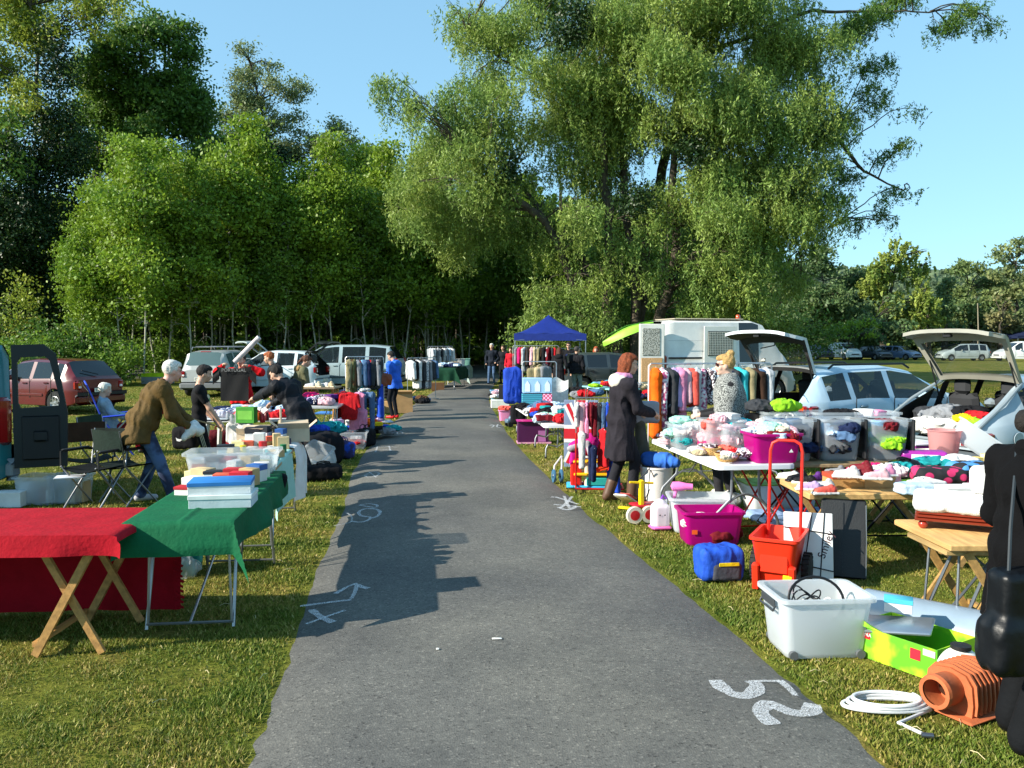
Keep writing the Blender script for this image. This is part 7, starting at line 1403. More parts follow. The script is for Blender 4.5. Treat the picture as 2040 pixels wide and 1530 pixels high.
# red scissor trestle and floor things behind
t = thing('red_trestle', 'red metal scissor trestle standing under the bin row', 'trestle', (2.75, 7.95, 0), R(10)); rm = metal('b02018', metal=.3)
for s in (-1, 1):
    for q in range(3): part('leg', MB().tube([(-.5 + q * .3, s * .25, .02), (-.1 + q * .3, s * .25, .68)], .009, 6), rm, t); part('leg', MB().tube([(-.1 + q * .3, s * .25, .02), (-.5 + q * .3, s * .25, .68)], .009, 6), rm, t)
    part('crossbar', MB().tube([(-.5, s * .25, .03), (.5, s * .25, .03)], .009, 6), rm, t)
tote('white plastic box with a green top on the grass under the bin row', 2.95, 9.1, 0, R(5), .8, .4, .3, plas('d8dee0'), lid=plas('8cb84c')); tag(link('sheet', blob([(('b', (0, 0, .03), (.5, .3, .03), .02, None), 0)], .02, .02, .02, 6), None, fab('8ca8d0'), (3.0, 8.55, 0), .2), 'pale blue plastic sheet on the grass under the bin row', 'sheet')
cloth('crumpled clear wrapping on the grass under the folding table', 'wrapping', 2.35, 9.2, .05, 'white', 1.3, 1); o = solo('chair_frame', MB().tube([(.3 * cos(a), .3 * sin(a), .03 if a < 0 or a > pi else .03 + .0) for a in np.linspace(0, 2 * pi, 25)], .014, 6).tube([(.0, .3, .03), (0, .28, .6)], .014, 6), BLKP, 'round black metal stand base on the grass behind the white tubs', 'stand', (1.9, 9.35, 0))
# main clothes rail
p0, p1 = (1.86, 11.25), (3.62, 11.55); rt_, rz = rack('long clothes rail with many children\'s coats between the two women', (*p0, 0), (*p1, 0), 1.56)
fill_rack((*p0, 0), (*p1, 0), 1.53, [('orange', 'coat', 1.12), ('floral', 'coat', 1), ('charcoal', 'coat', 1), ('lilac', 'jacket', .95), ('pink', 'coat', .95), ('pale pink', 'jacket', .85), ('coral', 'jacket', .9), ('silver', 'coat', .8), ('floral', 'dress', .85), ('dotted', 'shirt', .9), ('pale blue', 'jacket', .8), ('dark red', 'coat', .9), ('navy', 'jacket', 1), ('charcoal', 'coat', 1), ('turquoise', 'coat', .95), ('leopard', 'shirt', .9), ('khaki', 'coat', 1), ('dark brown', 'jacket', 1), ('denim', 'trousers', 1), ('silver', 'coat', .95)], 'the long rail between the women', 'coats on the long rail', rz, .93, .03)
for i, (x, z, c) in enumerate([(2.22, .98, 'silver'), (2.44, .92, 'silver')]): shoe(['pale trainer hanging from the red child\'s coat', 'pale trainer hanging lower on the long rail'][i], x, 11.15, z, R(90), c, 'grey', .8)
# small rail with children's clothes
RM = metal('c01c1c', metal=.2, rough=.4); p0, p1 = (.82, 10.45), (1.30, 10.3); t = thing('small_rail', 'small red-based rail with dolls\' and baby clothes at the path edge', 'clothes rail', (1.02, 10.3, 0), R(-4))
for s in (-1, 1): part('post', MB().tube([(s * .22, 0, .05), (s * .22, 0, .72)], .012, 7), RM, t); part('upper_post', MB().tube([(s * .22, 0, .72), (s * .22, 0, 1.16)], .009, 6), metal(), t); part('castor', MB().lathe([(0, -.01), (.025, -.01), (.025, .01), (0, .01)], 12, (s * .22, -.2, .026), 'x'), BLKP, t)
part('base', MB().tube([(-.22, -.2, .05), (.36, -.2, .05)], .012, 7).tube([(-.22, .2, .05), (.36, .2, .05)], .012, 7).tube([(-.22, -.2, .05), (-.22, .2, .05)], .012, 7).tube([(.36, -.2, .05), (.36, .2, .05)], .012, 7), RM, t); part('rail', MB().tube([(-.24, 0, 1.16), (.24, 0, 1.16)], .009, 6), metal(), t)
for i, (c, k) in enumerate([('white', 'shirt'), ('pale pink', 'trousers'), ('pink', 'dress'), ('dark red', 'shirt'), ('dark red', 'trousers'), ('charcoal', 'trousers'), ('denim', 'trousers'), ('royal blue', 'shirt'), ('dark red', 'shirt')]): hang(uniq(f'tiny {c} {k} on the small red-based rail', ['beside the blue top', 'at its right end']), .82 + i * .052, 10.3 - i * .004, 1.13, R(-4) + rnd.uniform(-.3, .3), k, c, .52, group='tiny clothes on the small rail')
for i, (c, k, z) in enumerate([('white', 'trousers', .78), ('navy', 'trousers', .62), ('red', 'dress', .82), ('royal blue', 'dress', .5)]): hang(uniq(f'{c} child\'s {k} hanging lower on the small rail', []), .86 + i * .13, 10.12, z, .2 * i, k, c, .55, group='clothes hanging low on the small rail')
# flag board
FW, FR, FB = plas('dcdcdc'), plas('c02430'), plas('7c8ca8'); t = thing('flag_board', 'tall board painted with a faded red, white and blue union flag', 'board', (1.02, 12.2, 0), R(-8)); part('board', MB().box((0, 0, .5), (.5, .03, 1.0), bev=.004), FB, t)
def band(w_, m, d, x0, z0, x1, z1, nm='flag_band'):
    dx, dz = x1 - x0, z1 - z0; L = math.hypot(dx, dz); nx_, nz_ = -dz / L * w_ / 2, dx / L * w_ / 2; part(nm, MB().prism([(x0 + nx_, z0 + nz_), (x0 - nx_, z0 - nz_), (x1 - nx_, z1 - nz_), (x1 + nx_, z1 + nz_)], -.016 - d, -.0155 - d + .001), m, t)
band(.13, FW, .001, -.2, .06, .2, .94); band(.13, FW, .002, -.2, .94, .2, .06); band(.05, FR, .003, -.2, .06, .2, .94); band(.05, FR, .004, -.2, .94, .2, .06); band(.2, FW, .005, 0, .0, 0, 1.0); band(.26, FW, .006, -.25, .5, .25, .5); band(.13, FR, .007, 0, 0, 0, 1.0); band(.15, FR, .008, -.25, .5, .25, .5)
# toys under the small rail
tag(link('pram_cover', blob([(('e', (0, 0, .1), (.26, .2, .1), None), 0), (('c', (-.2, -.05, .12), (.0, -.12, .2), .06, .08), 0), (('c', (.1, .0, .1), (.32, -.05, .0), .07, .05), 0), (('c', (-.2, -.1, .08), (-.24, -.16, -.06), .05, .04), 0)], .011, .03, .016, 9), None, fab('b8187c'), (1.0, 10.65, .40), R(5)), 'magenta padded pram cover with grey edging piled on the red toys', 'pram cover'); tag(link('pram_lining', blob([(('c', (-.2, 0, 0), (.02, -.02, .07), .035, .03), 0), (('c', (.02, -.02, .07), (.06, -.06, -.08), .03, .03), 0)], .01, .02, .008, 9), None, fab('a09ca4'), (.94, 10.48, .5), 0), 'grey lining folded over the magenta pram cover', 'lining')
t = thing('toy_workbench', 'red and yellow plastic toy workbench under the magenta cover', 'toy', (.98, 10.55, 0), R(-3)); rp, yp, bp_ = plas('cc2018'), plas('eeb41c'), plas('3cb0e0')
part('side_panel', MB().box((-.16, 0, .2), (.14, .26, .36), bev=.02), rp, t); part('side_panel', MB().box((.26, 0, .2), (.06, .26, .34), bev=.02), rp, t); part('shelf', MB().box((.06, -.02, .34), (.52, .3, .03), bev=.01), yp, t); part('shelf', MB().box((.06, -.02, .18), (.5, .3, .035), bev=.01), yp, t); part('base', MB().box((0, 0, .02), (.56, .34, .03), bev=.01), bp_, t); part('post', MB().lathe([(.035, .02), (.035, .33)], 14, (-.02, -.1, 0)), plas('e0d0b8'), t); part('drawer', MB().box((.12, -.04, .09), (.3, .26, .1), bev=.01), plas('2c9c98'), t)
for x in (.1, .2): part('tool', MB().tube([(x - .1, -.1, .22), (x + .1, -.12, .28)], .018, 7), plas('e03c1c'), t)
t = thing('toy_pram_wheels', 'grey and blue double wheels of a folded toy pram at the path edge', 'toy pram', (.60, 10.85, 0), R(10))
for k in (-.05, .05): part('wheel', MB().lathe([(.03, -.012), (.085, -.014), (.09, 0), (.085, .014), (.03, .012)], 20, (k, 0, .09), 'x'), plas('3c6c8c'), t); part('fork', MB().tube([(k, 0, .09), (k + .02, .05, .22), (.08, .1, .34)], .012, 6), plas('c8c8c8'), t)
# tables further along the right
ftable('low white folding table of children\'s clothes beyond the flag board', .80, 13.85, R(5.5), 1.9, .78, .56); ftable('second low folding table holding the toy castle box', .52, 16.1, R(6.5), 2.2, .78, .56)
heap('on the low folding table beyond the flag', 'children\'s clothes on the low table', .80, 13.8, .58, .72, 1.8, 26, ['white', 'mint', 'pale blue', 'teal', 'white', 'black', 'navy', 'red', 'royal blue', 'dark red', 'black', 'pale pink'], R(5.5), .95, 61, hmax=.17)
heap('before the castle box on the second low table', 'clothes before the castle box', .55, 15.3, .58, .7, .9, 10, ['charcoal', 'red', 'white', 'denim', 'pale blue', 'black'], R(6.5), 1.0, 62, hmax=.15)
t = thing('castle_box', 'pale blue toy castle box with towers on the second low table', 'toy box', (.50, 16.6, .57), R(3)); part('box', MB().box((0, 0, .42), (.58, .3, .3), bev=.006), plas('9cc4e4'), t); part('lower_box', MB().box((-.1, 0, .13), (.4, .28, .25), bev=.006), pattern('stripe', '3c9cb0', '1c5c74', 8), t); part('gingham_box', MB().box((.2, 0, .13), (.19, .28, .25), bev=.006), pattern('check', 'c8386c', 'e8b4c8', 26), t)
for x in (-.2, 0, .2): part('castle_tower', MB().prism([(x - .05, .30), (x + .05, .30), (x + .05, .44), (x, .52), (x - .05, .44)], -.158, -.152), plas('e0ecf4'), t)
t['label'] = 'pale blue toy castle box with white towers on the second low table'; tag(link('paper_sheet', MB().grid(lambda a, b: (-.17 + .34 * a, .05 * sin(a * 3), .5 * b + .04 * sin(a * 6) * b), 10, 6).mesh(), None, fab('e4e4e2'), (.98, 16.9, .6)), 'tall white sheet standing behind the toy castle box', 'sheet')
t = thing('dolls_house_box', 'dark purple dolls\' house box on the grass under the low table', 'toy box', (.38, 15.2, 0), R(3)); part('box', MB().box((0, 0, .21), (.56, .3, .40), bev=.006), plas('4c1848'), t); part('window_panel', MB().box((.16, -.153, .14), (.14, .004, .2)), plas('b06ca8'), t); part('base', MB().box((.02, 0, .015), (.62, .34, .03)), plas('e0a0c0'), t); part('roof_strip', MB().box((0, -.02, .415), (.6, .36, .012)), plas('c82888'), t)
softbag('navy quilted child\'s coat hanging at the near corner of the castle table', .02, 16.9, .62, R(10), .34, .2, .75, fab('2444a8'), 'quilted_coat', 'coat', handles=False, wr=.03); softbag('black trousers bundle under the navy quilted coat', .12, 16.8, .2, 0, .28, .2, .4, fab('17171c'), 'bundle', 'bundle', handles=False)
tote('pink openwork crate on the grass at the path edge', *G(1006, 838).xy, 0, R(4), .3, .26, .26, plas('e48cb8'), name='crate'); cloth('red and yellow toys on top of the pink crate', 'toy', *G(1006, 838).xy, .26, 'coral', .9, 0); carton('yellow toy truck body behind the pink crate', *G(1032, 838).xy, .18, .1, .32, .22, .16, 'eaa41c', 'f0c838'); 
t = thing('toy_car', 'grey blue ride-on toy with dark wheels beside the pink crate', 'toy car', (*G(1026, 850).xy, 0), R(20)); part('body', blob([(('b', (0, 0, .13), (.22, .1, .05), .04, None), 0), (('e', (-.05, 0, .19), (.1, .08, .07), None), 0)], .012, .03, 0), plas('5c7488'), t)
for sx in (-1, 1):
    for sy in (-1, 1): part('wheel', MB().lathe([(0, -.02), (.06, -.02), (.06, .02), (0, .02)], 14, (sx * .14, sy * .1, .06), 'y'), TY, t)
tote('sky blue crate at the path edge near the far tables', *G(990, 798).xy, .0, R(4), .42, .36, .34, plas('78b4d8'), name='crate'); carton('white toy kitchen unit on the grass by the sky blue crate', *G(996, 812).xy, 0, R(6), .5, .3, .22, 'e0e0d8'); carton('black speaker box behind the white toy kitchen', *G(1004, 808).xy, .1, 0, .3, .3, .5, '202024'); softbag('hot pink bag hanging low at the far path edge', *G(1013, 790).xy, .1, 0, .3, .2, .6, fab('e01c64'))
heap('around the sky blue crate', 'toys around the sky blue crate', *G(1010, 800).xy, .15, 1.0, 1.6, 8, ['white', 'red', 'silver', 'black', 'pale pink'], 0, 1.1, 64, ['soft toy', 'toy', 'blanket'], .4)
# far right stall: hangers, toys, clothes under the gazebo
ptable('toy-covered table before the stout man', *G(1215, 830).xy, R(20), 1.6, .8, .74, plas('8cc8d4'), 'metal', lm=metal()); x, y = G(1215, 830).xy
heap('on the toy table before the stout man', 'toys on the toy table', x, y, .77, .9, 1.4, 14, ['turquoise', 'lime', 'red', 'sky blue', 'orange', 'white', 'denim'], 0, .8, 66, ['toy', 'soft toy', 'game'], .16)
heap('on the ground behind the toy table', 'things behind the toy table', x + .4, y + 2.2, .3, 2.4, 1.4, 16, ['black', 'denim', 'grey', 'olive', 'beige', 'navy', 'yellow', 'red'], 0, 1.3, 67, hmax=.6)
for i, (u, c) in enumerate([(1062, 'khaki'), (1075, 'beige'), (1086, 'grey')]): softbag(f'{c} canvas bag hanging on the stand behind the castle box', at(u, 735, 18.5).x, 18.5, 1.02 + .02 * i, .3 * i, .26, .14, .26, fab(CN[c]), 'canvas_bag')
p0, p1 = (at(1068, 700, 18.5).x - .3, 18.5, 0), (at(1090, 700, 18.5).x + .2, 18.4, 0); rack('low chrome stand holding canvas bags behind the castle box', p0, p1, 1.42)
p0, p1 = (at(1022, 700, 32.5).x, 32.5, 0), (at(1112, 700, 32.5).x, 32.3, 0); rt_, rz = rack('clothes rail crowded with coats under the blue gazebo', p0, p1, 1.72)
fill_rack(p0, p1, 1.69, [('grey', 'coat'), ('hot pink', 'jacket'), ('red', 'jacket'), ('silver', 'coat'), ('charcoal', 'coat'), ('dark brown', 'coat'), ('pale pink', 'coat'), ('beige', 'coat'), ('white', 'shirt'), ('khaki', 'jacket'), ('dark brown', 'shirt'), ('black', 'coat'), ('silver', 'shirt'), ('dark red', 'coat'), ('charcoal', 'shirt'), ('red', 'shirt')], 'the crowded rail under the gazebo', 'clothes under the gazebo', rz, 1.05)
p0, p1 = (at(1112, 700, 34).x, 34.2, 0), (at(1160, 700, 34).x, 34.6, 0); rt_, rz = rack('second rail of dark clothes under the gazebo', p0, p1, 1.6); fill_rack(p0, p1, 1.57, [('black', 'coat'), ('denim', 'jacket'), ('charcoal', 'coat'), ('navy', 'jacket'), ('grey', 'coat'), ('black', 'jacket')], 'the second rail under the gazebo', 'dark clothes under the gazebo', rz)
heap('on the ground at the gazebo front', 'clothes on the ground before the gazebo', at(1050, 700, 27).x, 27, .35, 1.6, 5, 18, ['white', 'grey', 'black', 'pink', 'denim', 'beige', 'navy', 'red'], 0, 1.4, 68, hmax=.5)
# green leaf canopy on the van door
t = thing('leaf_canopy', 'lime green leaf-shaped bed canopy fixed above the van\'s rear door', 'canopy', (3.75, 26.0, 2.38), R(-6)); t.scale = (.8, .6, .9); t.rotation_euler = (R(26), R(-13), R(-6)); lm_ = mat('leafc', (.30, .66, .05), rough=.5, var=.06)
def lf(a, b):
    x = -1.25 + 2.1 * a; w_ = .42 * sin(pi * min(1, a * .97 + .02)) ** .7; return (x, (2 * b - 1) * w_, -.05 - .32 * (1 - a) ** 1.6 + .10 * sin(pi * a) - .16 * (2 * b - 1) ** 2)
part('leaf', MB().grid(lf, 22, 12), lm_, t); part('stem', MB().tube([(-1.0, 0, -.16), (-.2, 0, .03), (.85, 0, -.0)], .02, 6), plas('3c7c20'), t)
solo('leaf_paddle', MB().tube([(0, 0, .45), (.14, 0, .2), (.2, 0, .08)], .018, 6).box((.27, 0, -.03), (.16, .05, .24), (0, -.5, 0), bev=.02), plas('1c5c2c'), 'dark green plastic leaf stalk hanging against the white van side', 'stalk', (4.75, 26.1, 1.88))
# ---- goods on the grass, near right
t = thing('waste_bin', 'white plastic bin with a rolled blue bag on top beside the brown boots', 'bin', (*G(1312, 1005).xy, 0), R(6)); t.location.y += .16; part('tub', MB().lathe([(0, 0), (.155, 0), (.165, .01), (.185, .40), (.195, .40), (.195, .42), (.178, .42), (.15, .015), (0, .015)], 36), plas('e2dcd8'), t); bx, by = t.location.x, t.location.y
t['label'] = 'white plastic bin standing beside the brown boots'
tag(link('rolled_bag', blob([(('c', (-.14, 0, 0), (.1, -.02, .0), .075, .085), 0), (('c', (.14, -.02, 0), (.22, -.06, -.01), .05, .06), 0)], .009, .02, .012, 13), None, fab('3468c0'), (bx + .02, by - .05, .50), R(-35)), 'blue rolled sleeping bag lying on the white bin', 'sleeping bag'); part('label_band', MB().lathe([(.086, -.04), (.09, .0), (.088, .05)], 20, (0, 0, 0), 'x'), fab('e4dcc8'), [o for o in COL.objects if o.name.startswith('rolled_bag')][-1])
solo('cable', MB().tube([(0, 0, .42), (-.12, -.02, .3), (-.14, 0, .1), (-.06, .05, .015), (.05, .0, .3), (.0, -.05, .4)], .006, 5), BLKP, 'thin black cable trailing down the white bin', 'cable', (bx - .1, by - .16, 0))
tote('large white translucent tub on the grass behind the magenta tub', 1.86, 8.12, 0, R(-5), .62, .42, .34, TRW, handles=plas('9ca4a8')); part('price_sticker', MB().box((-.2, -.205, .16), (.05, .003, .07)), plas('eed040'), [o for o in COL.objects if o.get('label', '').startswith('large white translucent')][0])
mt = tote('magenta translucent tub on the grass under the folding table leg', 1.83, 7.62, 0, R(2), .56, .38, .31, TMG, name='magenta_tub'); cloth('white sandal straps inside the magenta tub on the grass', 'shoe', 1.72, 7.6, .18, 'white', .8, .5); cloth('dark garment inside the magenta tub on the grass', 'clothing', 1.95, 7.62, .05, 'dark red', 1.1, .5)
part('price_sticker', MB().box((-.18, -.182, .13), (.05, .003, .04)), plas('e85c28'), mt)
t = thing('toy_robot', 'pink and white toy figure box between the trolley and the white tub', 'toy', (1.46, 8.1, 0), R(10)); part('body', blob([(('b', (0, 0, .14), (.09, .07, .13), .05, None), 0), (('e', (0, 0, .26), (.06, .055, .05), None), 0)], .009, .02, 0), plas('ecdfe6'), t); part('base', MB().box((0, 0, .03), (.2, .16, .05), bev=.02), plas('e06cb0'), t); part('handle', MB().tube([(0, 0, .28), (.03, 0, .34), (.07, 0, .3)], .014, 6), plas('7c3cb0'), t)
for s in (-1, 1): part('eye', MB().lathe([(0, -.002), (.008, 0), (0, .002)], 8, (s * .025, -.075, .16), 'y'), BLKP, t)
solo('hair_dryer', MB().lathe([(.0, -.02), (.045, 0), (.05, .06), (.035, .14), (.03, .2), (.024, .2), (.0, .14)], 18, axis='x').box((.03, 0, -.07), (.035, .03, .12), (0, .2, 0), bev=.012), plas('ee7cc0'), 'pink toy hairdryer standing over the white tub\'s rim', 'toy', (1.62, 8.3, .40), R(-10))
t = thing('toy_trolley', 'yellow post trolley with two red toy wheels at the grass edge', 'toy trolley', (1.33, 8.45, 0), R(15)); part('post', MB().box((0, 0, .24), (.05, .05, .40), bev=.01), plas('f0c800'), t); part('crossbar', MB().tube([(-.13, 0, .42), (.13, 0, .40)], .012, 7), plas('f0c800'), t); part('platform', MB().box((.06, .05, .17), (.28, .2, .03), bev=.01), plas('b0202c'), t)
for k in (-.1, .06): o = part('wheel', MB().lathe([(.05, -.02), (.085, -.02), (.09, -.012), (.09, .012), (.085, .02), (.05, .02)], 24, (0, 0, 0), 'y'), plas('e0d8c0'), t, loc=(k, -.06, .09)); part('hub', MB().lathe([(0, -.024), (.052, -.022), (.052, .022), (0, .024)], 24, (0, 0, 0), 'y'), plas('c01c20'), o)
t = thing('toy_slide', 'red and white plastic toy slide leaning before the brown boots', 'toy', (1.27, 9.05, 0), R(-30)); part('board', MB().box((0, 0, .12), (.16, .46, .03), (R(-22), 0, 0), bev=.012), plas('e4dcd4'), t); part('red_panel', MB().box((0, .04, .155), (.12, .24, .006), (R(-22), 0, 0), bev=.002), plas('d8403c'), t); part('yellow_foot', MB().box((.05, -.12, .05), (.2, .06, .03), bev=.01), plas('ecd020'), t)
# blue stuff sack
sk_ = tag(link('stuff_sack', blob([(('b', (0, 0, .13), (.165, .12, .125), .045, None), 0)], .008, .03, .014, 12), None, [fab('2450b8', rough=.6)], (1.62, 6.42, 0), R(8)), 'blue and grey stuff sack lying beside the red cart', 'bag'); part('grey_panel', blob([(('b', (.02, -.09, .08), (.12, .045, .07), .03, None), 0)], .008, .02, .006, 10), fab('4a4c54'), sk_); part('yellow_strap', MB().box((.03, -.142, .145), (.16, .006, .028), bev=.002), fab('e0c81c'), sk_)
# red cart
t = thing('toy_cart', 'tall-handled orange-red plastic hopper cart with black wheels', 'cart', (2.03, 6.22, 0), R(-28)); rp = plas('e8341a', rough=.4); m = bin_mesh(.34, .50, .34, .72, .006, .02); part('hopper', m, rp, t, loc=(0, 0, .07), ang=30); part('rib', MB().box((0, -.21, .22), (.2, .02, .14), bev=.005), rp, t)
for s in (-1, 1):
    part('wheel', MB().lathe([(.0, -.03), (.1, -.03)] + [(.118, -.02), (.124, 0), (.118, .02)] + [(.1, .03), (0, .03)], 28, (s * .19, .12 * 0 + .1, .125), 'x'), TY, t)
    tr_ = MB()
    for k in range(20): a = k * 2 * pi / 20; tr_.box((s * .19, .1 + .124 * cos(a), .125 + .124 * sin(a)), (.055, .016, .014), (a + pi / 2, 0, 0))
    part('tread', tr_, TY, t); part('leg', MB().box((s * .13, -.2, .11), (.05, .06, .2), (.15, 0, 0), bev=.008), rp, t)
part('handle', MB().tube([(-.12, .2, .34), (-.12, .24, 1.0), (-.105, .243, 1.06), (-.06, .245, 1.085), (.06, .245, 1.085), (.105, .243, 1.06), (.12, .24, 1.0), (.12, .2, .34)], .0125, 8), plas('d8281c'), t); part('sticker', MB().box((.10, -.235, .13), (.06, .004, .035), (-.12, 0, 0)), plas('f0e010'), t)
# leaning boards
t = thing('whiteboard', 'white board tied with dark cord leaning on the table behind the cart', 'board', (2.28, 6.28, 0), R(-12)); t.rotation_euler = (R(-16), 0, R(-14)); part('panel', MB().box((0, 0, .27), (.36, .025, .54), bev=.004), plas('e4e2de'), t)
for a, b_ in (((-.18, .42), (.18, .38)), ((-.05, 0), (.03, .54)), ((.08, 0), (.12, .54)), ((-.18, .16), (.18, .1))): part('cord', MB().tube([(a[0], -.016, a[1]), (b_[0], -.016, b_[1])], .0045, 5), fab('2a2a30'), t)
text('Smiley', .085, fab('4a3038'), t, (.13, -.0145, .3), (pi / 2, -R(70), 0)); part('badge', MB().lathe([(0, -.003), (.04, -.002), (.042, 0)], 20, (-.1, -.0135, .2), 'y'), plas('c02440'), t)
t = thing('blackboard', 'black board with rounded corners leaning right of the white one', 'board', (2.60, 6.42, 0), 0); t.rotation_euler = (R(-18), 0, R(-20)); part('panel', MB().box((0, 0, .31), (.34, .028, .62), bev=.05), mat('bb', '1e2022', rough=.5, bump=.2, bscale=90), t); part('edge_trim', MB().tube([(.165, -.016, .03), (.168, -.016, .3), (.165, -.016, .58)], .004, 5), metal(), t); part('seam', MB().box((.0, -.0155, .31), (.008, .004, .56)), plas('0c0c0e'), t)
# big clear tote
tx, ty = 1.83, 4.93; tt = tote('big frosted tote on small wheels holding black cables, nearest on the right', tx, ty, 0, R(4), .56, .40, .36, TRW, wheels=True, taper=.84); part('handle', MB().tube([(-.285, -.1, .30), (-.30, -.1, .27), (-.30, .1, .27), (-.285, .1, .30)], .007, 6).box((-.29, 0, .31), (.012, .2, .05), bev=.004), plas('3a3e42'), tt)
cb = MB()
for k in range(4):
    r = .15 - .012 * k; cb.tube([(tx + .0 + r * cos(a) * 1.1, ty - .02 + .05 * sin(a + k), .30 + .13 * sin(a)) if k == 0 else (tx - .05 + r * .7 * cos(a + k), ty + r * .5 * sin(a + k), .24 + .03 * k + .04 * sin(a * 2 + k)) for a in np.linspace(0, 6.2, 28)], .0085 if k == 0 else .0045, 6)
tag(link('cable', cb.mesh(), None, mat('cable', '141416', rough=.4)), 'looped black cables sticking out of the big frosted tote', 'cable'); o = MB()
o.tube([(tx + .02 + .09 * cos(a), ty + .07 * sin(a), .27 + .03 * sin(3 * a)) for a in np.linspace(0, 9, 30)], .004, 5); tag(link('wire', o.mesh(), None, plas('d8d8d4')), 'thin white wire coiled inside the big frosted tote', 'wire'); carton('olive carton at the bottom of the big frosted tote', tx + .06, ty, .01, .1, .3, .2, .14, '7c8450'); cloth('grey cloth inside the big frosted tote', 'cloth', tx - .02, ty, .14, 'grey', .6, .3)
# green appliance box, tub, jug, vent, hose
gx, gy = 2.33, 4.74; GBM = pattern('noise', 'b4e02c', '5cac24', 5, .45); t = thing('green_carton', 'torn lime green printed carton holding a panel and a blue pack', 'carton', (gx, gy, 0), R(-58)); w_, d_, h_ = .52, .38, .18; th = .006
m = MB(); m.box((-w_ / 2, 0, h_ / 2), (th, d_, h_)); m.box((w_ / 2, 0, h_ / 2), (th, d_, h_)); m.box((0, -d_ / 2 - .0, h_ / 2), (w_ - th - .001, th, h_)); m.box((0, d_ / 2, h_ / 2), (w_ - th - .001, th, h_)); m.box((0, 0, .006), (w_ - .02, d_ - .02, .006)); part('carton', m, GBM, t)
part('torn_flap', MB().add([(-w_ / 2, -d_ / 2 - .004, h_), (-.05, -d_ / 2 - .004, h_), (-.1, -d_ / 2 - .05, h_ + .03), (-.18, -d_ / 2 - .03, h_ + .05), (-.26, -d_ / 2 - .05, h_ + .02)], [(0, 1, 2, 3, 4)]), GBM, t, smooth=False); part('red_label', MB().box((-.2, -d_ / 2 - .005, .14), (.12, .003, .05)), plas('c8242c'), t); part('red_label', MB().box((.14, -d_ / 2 - .005, .12), (.06, .003, .06)), plas('d02838'), t)
text('GARDENA', .03, plas('e8e8e0'), t, (-.2, -d_ / 2 - .008, .14), (pi / 2, 0, 0)); part('pale_label', MB().box((.22, -d_ / 2 - .005, .15), (.07, .003, .035)), plas('d4c8b4'), t)
pn = solo('panel', MB().box((0, 0, 0), (.38, .2, .02), bev=.006), metal('aab4bc'), 'grey metal frame tray resting in the lime carton', 'tray', (gx - .08, gy + .02, .20)); pn.rotation_euler = (R(12), R(-8), R(-35)); carton('light blue and white packet lying on the metal tray', gx - .02, gy + .14, .245, R(-25), .15, .09, .08, 'cfd6da', '4cb4cc')
t = thing('grey_tub', 'silver-grey half-round plastic trough lying upside down behind the lime carton', 'trough', (2.62, 5.16, .0), R(-42)); gp = mat('gp', '8698a8', rough=.32, var=.06, coat=.3)
part('shell', MB().grid(lambda a, b: (-.36 + .72 * b, -.17 * cos(pi * a) * (1 + .03 * b), .02 + .20 * sin(pi * a)), 22, 8), gp, t); part('end_cap', MB().prism([(-.17 * cos(pi * k / 16), .02 + .20 * sin(pi * k / 16)) for k in range(17)], -.372, -.36, 'x'), gp, t); part('end_cap', MB().prism([(-.175 * cos(pi * k / 16), .02 + .20 * sin(pi * k / 16)) for k in range(17)], .36, .375, 'x'), gp, t); part('rim', MB().tube([(.375, -.178 * cos(pi * k / 16), .02 + .205 * sin(pi * k / 16)) for k in range(17)], .012, 6), plas('b8c4cc'), t)
t = thing('white_canister', 'white plastic canister with a dark cap behind the terracotta vent', 'canister', (2.36, 4.28, 0), R(-10)); part('body', blob([(('e', (0, 0, .12), (.115, .09, .13), None), 0), (('b', (0, 0, .08), (.1, .08, .08), .04, None), 0)], .008, .03, 0), plas('e8e6dc'), t); part('cap', MB().lathe([(.0, .24), (.05, .242), (.05, .262), (0, .268)], 18), BLKP, t)
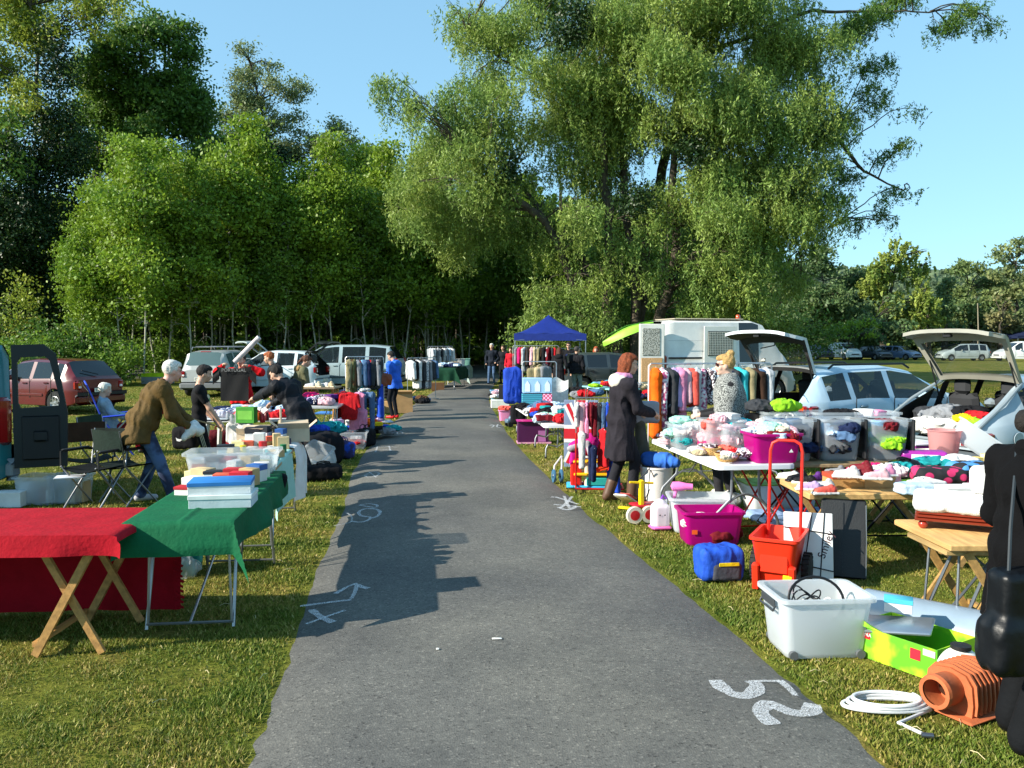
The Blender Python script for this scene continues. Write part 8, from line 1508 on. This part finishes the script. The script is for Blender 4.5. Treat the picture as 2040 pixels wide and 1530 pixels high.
TC = mat('terra', 'b8643c', rough=.6, var=.14, bump=.2, bscale=50); t = thing('plastic_vent', 'terracotta plastic roof vent with ribs and a round pipe mouth, nearest on the right', 'vent', (2.20, 4.06, 0), R(28))
part('hood', MB().prism([(-.12, .02), (.12, .02), (.125, .08), (.115, .17), (.08, .215), (.0, .23), (-.08, .215), (-.115, .17), (-.125, .08)], -.02, .22, 'x'), TC, t, ang=50)
for k in range(7):
    x = -.005 + k * .034; part('rib', MB().prism([(-.135, .03), (.135, .03), (.14, .09), (.13, .18), (.09, .228), (.0, .246), (-.09, .228), (-.13, .18), (-.14, .09)], x, x + .011, 'x'), TC, t, ang=50)
part('pipe_mouth', MB().lathe([(.062, -.14), (.082, -.14), (.086, -.12), (.08, -.11), (.08, -.01), (.066, -.01), (.062, -.13)], 32, (0, -.0, .13), 'x').grid(lambda a, b: (-.012 + .0 * a, .081 * b * cos(2 * pi * a), .13 + .081 * b * sin(2 * pi * a)), 24, 4, cu=True), TC, t); part('mouth_core', MB().lathe([(.0, -.05), (.035, -.05), (.035, .0)], 18, (0, 0, .13), 'x'), plas('3a2014'), t); part('base_plate', MB().box((.09, 0, .012), (.34, .32, .016), bev=.006), TC, t)
hs = MB(); c_ = G(1768, 1412)
def hz(t_): a = t_ * 2 * pi; k = t_; return (c_.x + (.19 - .022 * k) * cos(a + .4) * 1.25, c_.y + (.085 - .004 * k) * sin(a + .4) * (1 + .1 * k), .014 + .015 * k)
pts = [hz(q) for q in np.linspace(0, 3, 110)]; hs.tube(pts, .0105, 8); e = Vector(pts[0]); hs.tube([e, e + Vector((-.02, -.07, -.002)), Vector(G(1790, 1445).to_tuple()) + Vector((0, 0, .012)), Vector(G(1845, 1470).to_tuple()) + Vector((0, 0, .012))], .0085, 8)
hm_ = pattern('stripe', 'c8ccd0', 'e4e6e8', 60, .3); ho = tag(link('hose', hs.mesh(), None, hm_), 'coiled white ribbed washing machine hose on the grass beside the terracotta vent', 'hose'); e2 = G(1845, 1470); part('nozzle', MB().tube([(e2.x - .02, e2.y + .004, .013), (e2.x + .03, e2.y - .006, .013)], .0125, 10), metal('70747c'), ho)
